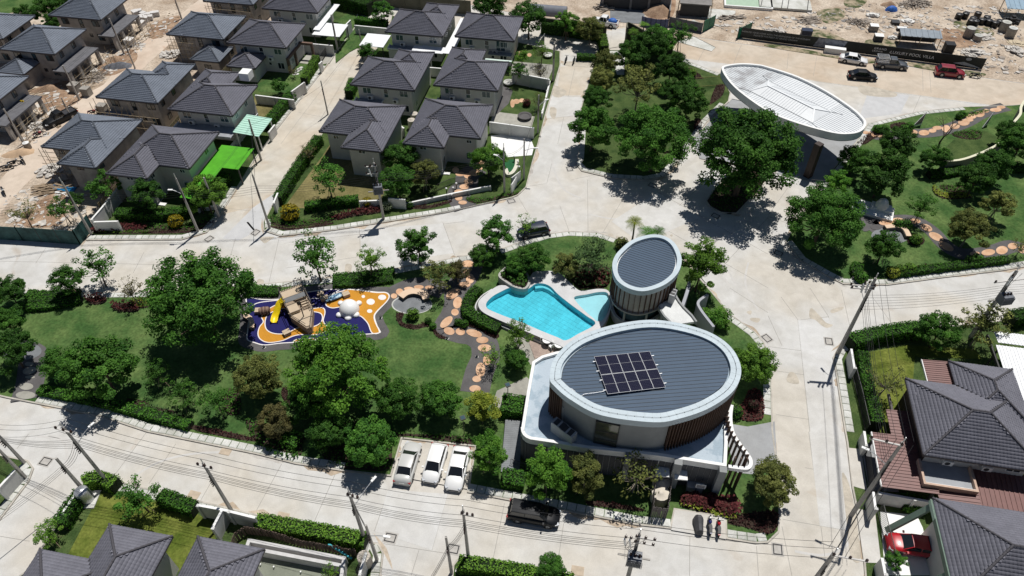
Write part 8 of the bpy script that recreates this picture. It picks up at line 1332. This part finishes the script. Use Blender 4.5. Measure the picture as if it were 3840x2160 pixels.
box(2100, 127, 3.4, .9, .9, ba, WHITE, 'stack of white panels on the verge before the banner', 'panel_stack', 'panels'); box(188, 220, 1.5, 1.3, 1.3, GA, CRG, 'grey block pallet leaning at the site pole', 'block_pallet', 'pallet', .08); box(217, 230, 1.3, 1.1, 1.3, GA, CRG, 'grey block pallet at the edge of the dusty road', 'block_pallet', 'pallet', .08); box(326, 105, 1.5, 1.3, 1.1, GA, mat('white_block', (.60, .58, .56), .85, .1, 2), 'white block pallet beside the upper site pole', 'block_pallet', 'pallet', .08); box(258, 272, 1.4, 1.1, 1.2, GA, CRG, 'stone coloured block pallet at the corner of the house with rubble', 'block_pallet', 'pallet', .08)
for i, (x, y) in enumerate(((1360, 130), (1400, 120), (1440, 140), (1480, 150), (1420, 170), (1460, 190), (1500, 180), (1560, 140), (1330, 200), (1380, 210), (1430, 240))): box(x / 4, y / 4, random.uniform(.9, 1.5), .9, random.uniform(.4, .9), random.uniform(0, 3), mat('white_block', (.6, .58, .56)), 'white block stack in the heap at the top of the site road', 'block_stack', 'blocks', .08, 'white block stacks at the top of the site road')
def heap(u, v, L, w, h, m, lab, n=45, size=(.9, .14, .08), name='rubble_heap', cat='heap', par=False, z=.06):
    p = O(u, v, z); t = thing(name, lab, cat, p, random.uniform(-.4, .4)); b = B()
    for i in range(n): r = random.random() ** .5; s = random.uniform(0, 6.28); x, y = r * math.cos(s) * L / 2, r * math.sin(s) * w / 2; zz = h * (1 - r) * random.uniform(.4, 1); k = random.uniform(.6, 1.4); b.obox((x, y, zz), size[0] * k, size[1] * k, size[2], random.gauss(.3, .25) if par else random.uniform(0, 3.14), random.gauss(0, .12))
    b.build('loose_pieces', m, t, kind='stuff'); return t
GW = mat('grey_timber', (.30, .26, .22), .95, .25, 2); RUB = mat('pale_rubble', (.50, .47, .43), .95, .2, 2); WSK = mat('white_sack', (.66, .65, .62), .8, .1, 2)
for u, v, L, w, h, m, lab, n, sz, par in ((2036, 52, 2.0, 3.2, .5, GW, 'bundle of grey planks behind the banner', 50, (2.2, .14, .06), 1), (2158, 58, 3.5, 2.4, .8, GW, 'grey stick heap on the open site', 60, (1.6, .1, .06), 0), (2300, 10, 7, 3.2, .8, GW, 'large grey timber heap near the top edge', 110, (1.6, .12, .06), 0), (1950, 78, 3.5, 1.4, .4, RUB, 'pale plank litter behind the left of the banner', 40, (1.4, .2, .05), 0), (2448, 133, 4, 2.2, .7, RUB, 'tile and board heap at the right end of the banner', 60, (1.0, .5, .06), 0), (2195, 41, 2, 1, .5, WSK, 'white sack heap at the middle of the site', 22, (.6, .4, .25), 0), (2284, 55, 1.8, 1.2, .4, WSK, 'white sack heap right of the tarped pallet', 20, (.6, .4, .2), 0), (2245, 97, 1.6, .9, .4, WSK, 'white bag heap beside the low shed', 18, (.5, .4, .2), 0),
                                 (235, 195, 3, 3.5, .5, GW, 'loose planks beside the dusty road', 40, (2.6, .14, .06), 1), (225, 180, 2.6, 1.6, .6, RUB, 'pale rubble heap by the grey gravel', 40, (.6, .4, .2), 0), (430, 138, 3.6, 2.8, .6, RUB, 'rubble strewn behind the house with the rear wing', 70, (.6, .4, .18), 0), (130, 430, 4, 3, .7, RUB, 'rubble heap at the corner near the dusty road', 70, (.6, .4, .2), 0), (140, 475, 5, 2.6, .4, WOOD, 'scattered formwork planks beside the blue pipes', 45, (3.0, .2, .06), 1), (95, 318, 2.6, 2.0, .6, RUB, 'rubble heap in front of the black pickup', 45, (.5, .4, .2), 0), (40, 240, 6, 2, .4, WOOD, 'long planks and rails in the red soil', 26, (4.0, .16, .08), 1), (305, 118, 2.6, 2.8, .4, GW, 'stick bundle near the upper site pole', 36, (2.4, .1, .06), 1), (1523, 20, 2.6, 3.0, .8, GW, 'dark timber stack beside the concrete apron', 36, (2.4, .2, .12), 1), (1843, 45, 3.2, 1.0, .5, GW, 'timber stack on the white pad by the green panel', 26, (3.0, .2, .1), 1),
                                 (2555, 130, 2.2, 3.4, .7, RUB, 'broken tile pallets at the right edge of the site', 50, (.8, .6, .15), 0), (2560, 108, 3.0, 1.6, .2, mat('tile_tan', (.5, .42, .3), .9, .1, 2), 'tan tile sheets laid out at the right edge of the site', 24, (.9, .7, .05), 0), (2545, 55, 2.6, 2.2, .9, WT1, 'black sack heap among the tanks at the right edge', 30, (.7, .5, .35), 0), (2475, 95, 2.2, 1.8, .6, RUB, 'pale board heap beside the short concrete ring', 30, (1.6, .4, .08), 1)):
    heap(u, v, L, w, h, m, lab, n, sz, par=bool(par))
def litter(name, px, n, m, lab, s0=.5):
    P = flat(oo(*px)); xs = [p.x for p in P]; ys = [p.y for p in P]; b = B(); k = 0; rg = random.Random(n)
    while k < n:
        p = Vector((rg.uniform(min(xs), max(xs)), rg.uniform(min(ys), max(ys)), 0))
        if not inpoly(p, P): continue
        L = rg.uniform(.3, 1.0) ** 2 * 2.2 * s0; b.obox((p.x, p.y, .05), L, L * rg.uniform(.15, .9), rg.uniform(.04, .25) * s0, rg.uniform(0, 3.14), rg.gauss(0, .1)); k += 1
    tag(b.build(name, m), lab, 'debris', None, 'stuff')
FLD = ((1720, 60), (1960, 40), (2200, 10), (2570, 20), (2576, 190), (2440, 180), (2300, 90), (1980, 75), (1870, 85)); LOT = ((40, 330), (110, 225), (190, 200), (300, 110), (430, 30), (470, 60), (380, 110), (260, 205), (150, 320), (60, 380))
litter('site_litter', FLD, 420, RUB, 'pale boards and rubble bits strewn over the open site'); litter('site_litter', FLD, 261, GW, 'grey timber offcuts strewn over the open site'); litter('site_litter', FLD, 140, BLK1, 'dark scraps strewn over the open site', .4); litter('site_litter', LOT, 330, RUB, 'pale rubble bits along the dusty road'); litter('site_litter', LOT, 170, WOOD, 'wood offcuts along the dusty road'); litter('site_litter', ((10, 500), (150, 440), (230, 500), (225, 590), (20, 585)), 160, RUB, 'rubble bits behind the green hoarding')
def mound(u, v, L, w, h, m, lab, name='soil_heap', z=.06):
    p = O(u, v, z); t = thing(name, lab, 'heap', p, random.uniform(0, .5)); b = B(); b.lathe([(1, 0), (.82, .25), (.55, .62), (.25, .92), (.001, 1)], n=22); b.v = [(x * L / 2 * (1 + .12 * math.sin(5 * x + 3 * y)), y * w / 2 * (1 + .12 * math.cos(4 * y + 2 * x)), zz * h + .08 * math.sin(7 * x) * (zz > .1)) for x, y, zz in b.v]; b.build('heap', m, t)
mound(298, 167, 5.2, 2.6, .7, mat('grey_gravel', (.12, .125, .14), 1, .25, 2, fine=.3, bump=.8), 'dark grey gravel heap at the edge of the dusty road', 'gravel_heap'); mound(1655, 30, 5.5, 6, 1.5, MUD, 'red brown soil heap behind the blue tarpaulin fence'); mound(50, 385, 4.6, 2.4, .6, mat('sand', (.48, .34, .22), 1, .1, 2, fine=.15), 'pale sand heap at the left edge of the site road', 'sand_heap'); mound(2345, 88, 6, 4, .5, MUD, 'brown soil mound right of the low shed'); mound(290, 190 - 40, 3.4, 2.4, .6, MUD, 'brown soil mound by the slim site pole'); mound(120, 225, 5, 2.4, .7, MUD, 'red brown soil mound in front of the unfinished bay'); mound(2235, 12, 3, 2, .6, MUD, 'brown mound near the blue tarpaulin'); mound(1740, 60, 3.5, 1.6, .6, SLAB, 'pale sand mound beside the green gate panel', 'sand_heap')
p = O(2243, 23, .3); t = thing('tarpaulin', 'crumpled blue tarpaulin beside a brown mound on the site', 'tarpaulin', (p.x, p.y, .06)); b = B(); b.lathe([(1, 0), (.8, .5), (.4, .8), (.001, .9)], n=11, sx=1.2, sy=.8); b.build('sheet', mat('blue_tarp', (.03, .12, .42)), t)
b = B(); pts = [c(0, 0, x, y, z) for x, y, z in ((205, 1010, 3.0), (260, 1080, 1.9), (330, 1180, .3))]; [b.tube([p + Vector((o, 0, 0)) for p in pts], .13, 8) for o in (0, .3)]; tag(b.build('debris_chute', mat('yellow_plastic', (.62, .42, .015), .5, .08, 2)), 'yellow twin debris chute leaning on the left unfinished house', 'chute')
b = B(); [b.tube([c(0, 1, 510 + 10 * i, 412 + 12 * i, .2 + .1 * (i % 2)), c(0, 1, 770 - 8 * i, 440 + 10 * i, .2 + .1 * (i % 2))], .09, 6) for i in range(5)]; tag(b.build('pipe_bundle', mat('blue_pipe', (.03, .25, .50), .4, .1, 2)), 'bundle of bright blue pipes under the unfinished house', 'pipes'); b = B(); b.tube([c(1, 3, 725, 1130, 1.2), c(1, 3, 965, 1275, .5)], .07, 8); b.tube([c(1, 3, 740, 1128, 1.2), c(1, 3, 968, 1268, .5)], .05, 8); tag(b.build('pipe', mat('turquoise_pipe', (.05, .42, .50), .4, .05)), 'turquoise pipe lying across the unfinished pool corner', 'pipe')
p = O(1378, 22, .9); t = thing('storage_vault', 'grey rounded storage vault at the top edge by the bright tree', 'shed', (p.x, p.y, .05), GA); b = B(); V = [(x, 1.3 * math.cos(s), 1.5 * math.sin(s)) for x in (-3.6, 3.6) for s in [PI * i / 10 for i in range(11)]]; b.add(V, [(i, i + 1, 12 + i, 11 + i) for i in range(10)], True); b.add(V[:11], [tuple(range(11))[::-1]]); b.add(V[11:], [tuple(range(11))]); b.build('shell', mat('vault_grey', (.16, .17, .20), .6, .1, 1), t)
# unfinished pool in the nearest garden
UP = thing('unfinished_pool', 'unfinished concrete pool with white topped double walls at the bottom', 'pool', c(1, 3, 450, 1300, 0), world=True); UW = mat('raw_white_wall', (.55, .54, .53), .9, .08, 1.2, fine=.06); P0 = [c(1, 3, *e, 1.3) for e in ((-50, 1075), (905, 1255), (880, 1449), (860, 1560), (-160, 1449))]; P0 = flat(P0)
B().strip([P0[0], P0[1]], -.3, .0, 1.3).build('outer_wall', UW, UP); B().strip(flat([c(1, 3, -70, 1145, 1.3), c(1, 3, 888, 1328, 1.3)]), -.3, .0, 1.3).build('inner_wall', UW, UP); B().strip([P0[1], P0[3]], -.3, 0, 1.294).build('end_wall', UW, UP); B().strip(flat([c(1, 3, -50, 1075, 1.3), c(1, 3, -110, 1250, 1.3)]), -.3, 0, 1.288).build('end_wall', UW, UP)
B().prism(P0, .0, .16).build('pool_floor', mat('green_grey_screed', (.20, .215, .17), .8, .1, .6, fine=.05), UP)
for x, y in ((50, 1340), (185, 1365), (455, 1415)): p = c(1, 3, x, y, .2); b = B(); b.lathe([(.05, .16), (.05, .4), (.07, .4), (.07, .46)], p.x, p.y, 8); b.build('pipe_stub', WHITE, UP)
# round play lawn, posts and gate posts in the corner garden
P = smooth(oo((1268, 432), (1275, 447), (1292, 443), (1303, 425), (1305, 408)), 5, False); P = flat(P); t = thing('curved_seat_wall', 'cream curved seat wall round the small green play lawn', 'wall', P[0], world=True); B().strip(P, .5, .1, .55).build('wall_panel', mat('cream_wall', (.62, .60, .50), .8, .05), t)
sheet('play_turf', [(1268, 410), (1285, 403), (1300, 408), (1298, 428), (1282, 440), (1268, 434)], mat('green_play_turf', (.015, .10, .035), .9, .1, 2, world=True), .15, 3)
for u, v, lab in ((1294, 399, 'white ball topped post, highest by the play lawn'), (1303, 412, 'white ball topped post, second by the play lawn'), (1306, 425, 'white ball topped post, third by the play lawn'), (1148, 467, 'white capped bollard at the garden railing, upper'), (1140, 478, 'white capped bollard at the garden railing, middle'), (1136, 495, 'white capped bollard at the stepping stone entrance'), (1123, 480, 'white capped bollard left of the garden railing')): p = O(u, v, .6); t = thing('bollard', lab, 'bollard', (p.x, p.y, .1), 0, 'white capped garden bollards'); B().lathe([(.07, 0), (.06, .75)], n=10).build('post', STEEL, t); B().lathe([(.001, .75), (.13, .8), (.16, .88), (.12, .98), (.001, 1.02)], n=12).build('cap', WHITE, t)
for u, v, a, lab in ((1298, 462, .9, 'white leaning gate board at the corner garden, upper'), (1293, 478, 1.2, 'white leaning gate board at the corner garden, lower')): p = O(u, v, .1); t = thing('gate_board', lab, 'board', p, a); B().box(-1.0, 1.0, -.05, .05, 0, 1.6).build('panel', WHITE, t); B().box(-1.05, -1.0, -.08, .08, 0, 1.7).build('post', ALU, t)
# white plinth under the trees, sign, hoop, boxes
p = O(2195, 527, .4); t = thing('white_plinth', 'white stepped plinth with pale monument under the dark trees', 'monument', (p.x, p.y, .13), -.45); B().box(-2.6, 2.6, -1.4, 1.4, 0, .35).build('base', WHITE, t); B().box(-.3, 2.2, -.2, 1.2, .35, .75).build('step', WHITE, t); b = B(); b.lathe([(.8, .75), (.85, 1.1), (.6, 1.7), (.3, 2.0), (.001, 2.1)], n=14, cx=.9, cy=.4); b.build('monument', WHITE, t)
p = c(2, 3, 1895, 560, 1.3); t = thing('notice_board', 'white framed notice board on a post behind the clubhouse', 'sign', (p.x, p.y, .13), -.2); B().box(-.45, .45, -.03, .03, 1.1, 1.75).build('frame', WHITE, t); B().box(-.36, .36, -.04, -.031, 1.18, 1.67).build('sheet', mat('notice_grey', (.3, .3, .31), .7, .2, 6), t); b = B(); b.box(-.36, -.3, -.03, .03, 0, 1.1); b.box(.3, .36, -.03, .03, 0, 1.1); b.build('leg', STEEL, t)
box(1748, 1224, 1.5, .8, .8, -.2, ALU, 'grey metal service box behind the notice board', 'service_box', 'box', .13)
p = O(2178, 918, .2); t = thing('paddling_pool', 'small blue round basin on the right garden lawn', 'basin', (p.x, p.y, .14)); b = B(); b.tube([(.45 * math.cos(s), .45 * math.sin(s), .08) for s in [2 * PI * i / 18 for i in range(19)]], .10, 8, False); b.build('rim', mat('blue_plastic', (.015, .14, .62), .4, .05), t); B().lathe([(.38, 0), (.38, .04)], n=16).build('floor', MATS['blue_plastic'], t)
WR = thing('metal_roof', 'large white ribbed metal roof cut by the right edge', 'roof', c(3, 2, 2500, 700, 0), GA); a0, b0 = 40.6, 50.0; x = WR.location; aa, bb = toab(x)
b = corrug(40.7 - aa, 52 - aa, 47 - bb, 57.0 - bb, 2.6, 3.1, 'b', .34); b.build('roof_sheet', WHT, WR); b = corrug(40.9 - aa, 52 - aa, 57.2 - bb, 58.9 - bb, 3.3, 3.2, 'b', .34); b.build('roof_sheet', WHT, WR); b = B(); [b.box(x - aa, x - aa + .15, y - bb, y - bb + .15, 0, 2.6) for x in (40.9, 46, 51) for y in (47.2, 52, 56.6)]; b.build('post', STEEL, WR); B().box(40.5 - aa, 40.68 - aa, 47 - bb, 58.9 - bb, 2.2, 2.6).build('gutter', STEEL, WR)
# small stone yard pieces
for u, v, r, lab in ((1280, 211, .9, 'pale stone basin beside the grey yard wall'), (1378, 142, .8, 'pale round garden table near the upper street trees'), (1320, 296, 1.1, 'dark stone circle bed in the yard by the upper street')): p = O(u, v, .2); t = thing('stone_basin', lab, 'basin', (p.x, p.y, .14)); B().lathe([(r * .5, 0), (r, .35), (r, .45), (r * .8, .45), (r * .7, .3)], n=18).build('bowl', SLAB if r < 1 else GREYPATH, t)
for i, (x, y) in enumerate(((395, 740), (420, 715), (400, 715 + 0), (430, 695), (445, 700), (455, 680), (385, 748), (415, 745))): p = c(1, 0, x, y, .14); tag(link('stepping_stone', B().lathe([(.32, 0), (.32, .04)], n=12).mesh('stepping_stone', SLAB), None, (p.x, p.y, .138)), 'pale round stepping stone on the lawn of the house with the brown frame', 'stepping stone', 'stepping stones on the driveway house lawn')
for u, v, L, w, a, lab in ((1118, 437, 1.6, .5, -.15, 'white slab step beside the front wing doors'), (408, 514, 1.2, .6, -.2, 'pale paving step in the first garden'), (2555 - 5, 900, .6, .3, .1, '')):
    if lab: p = O(u, v, .14); t = thing('stone_step', lab, 'step', (p.x, p.y, .14), a); B().box(-L / 2, L / 2, -w / 2, w / 2, 0, .12).build('slab', WHITE, t)
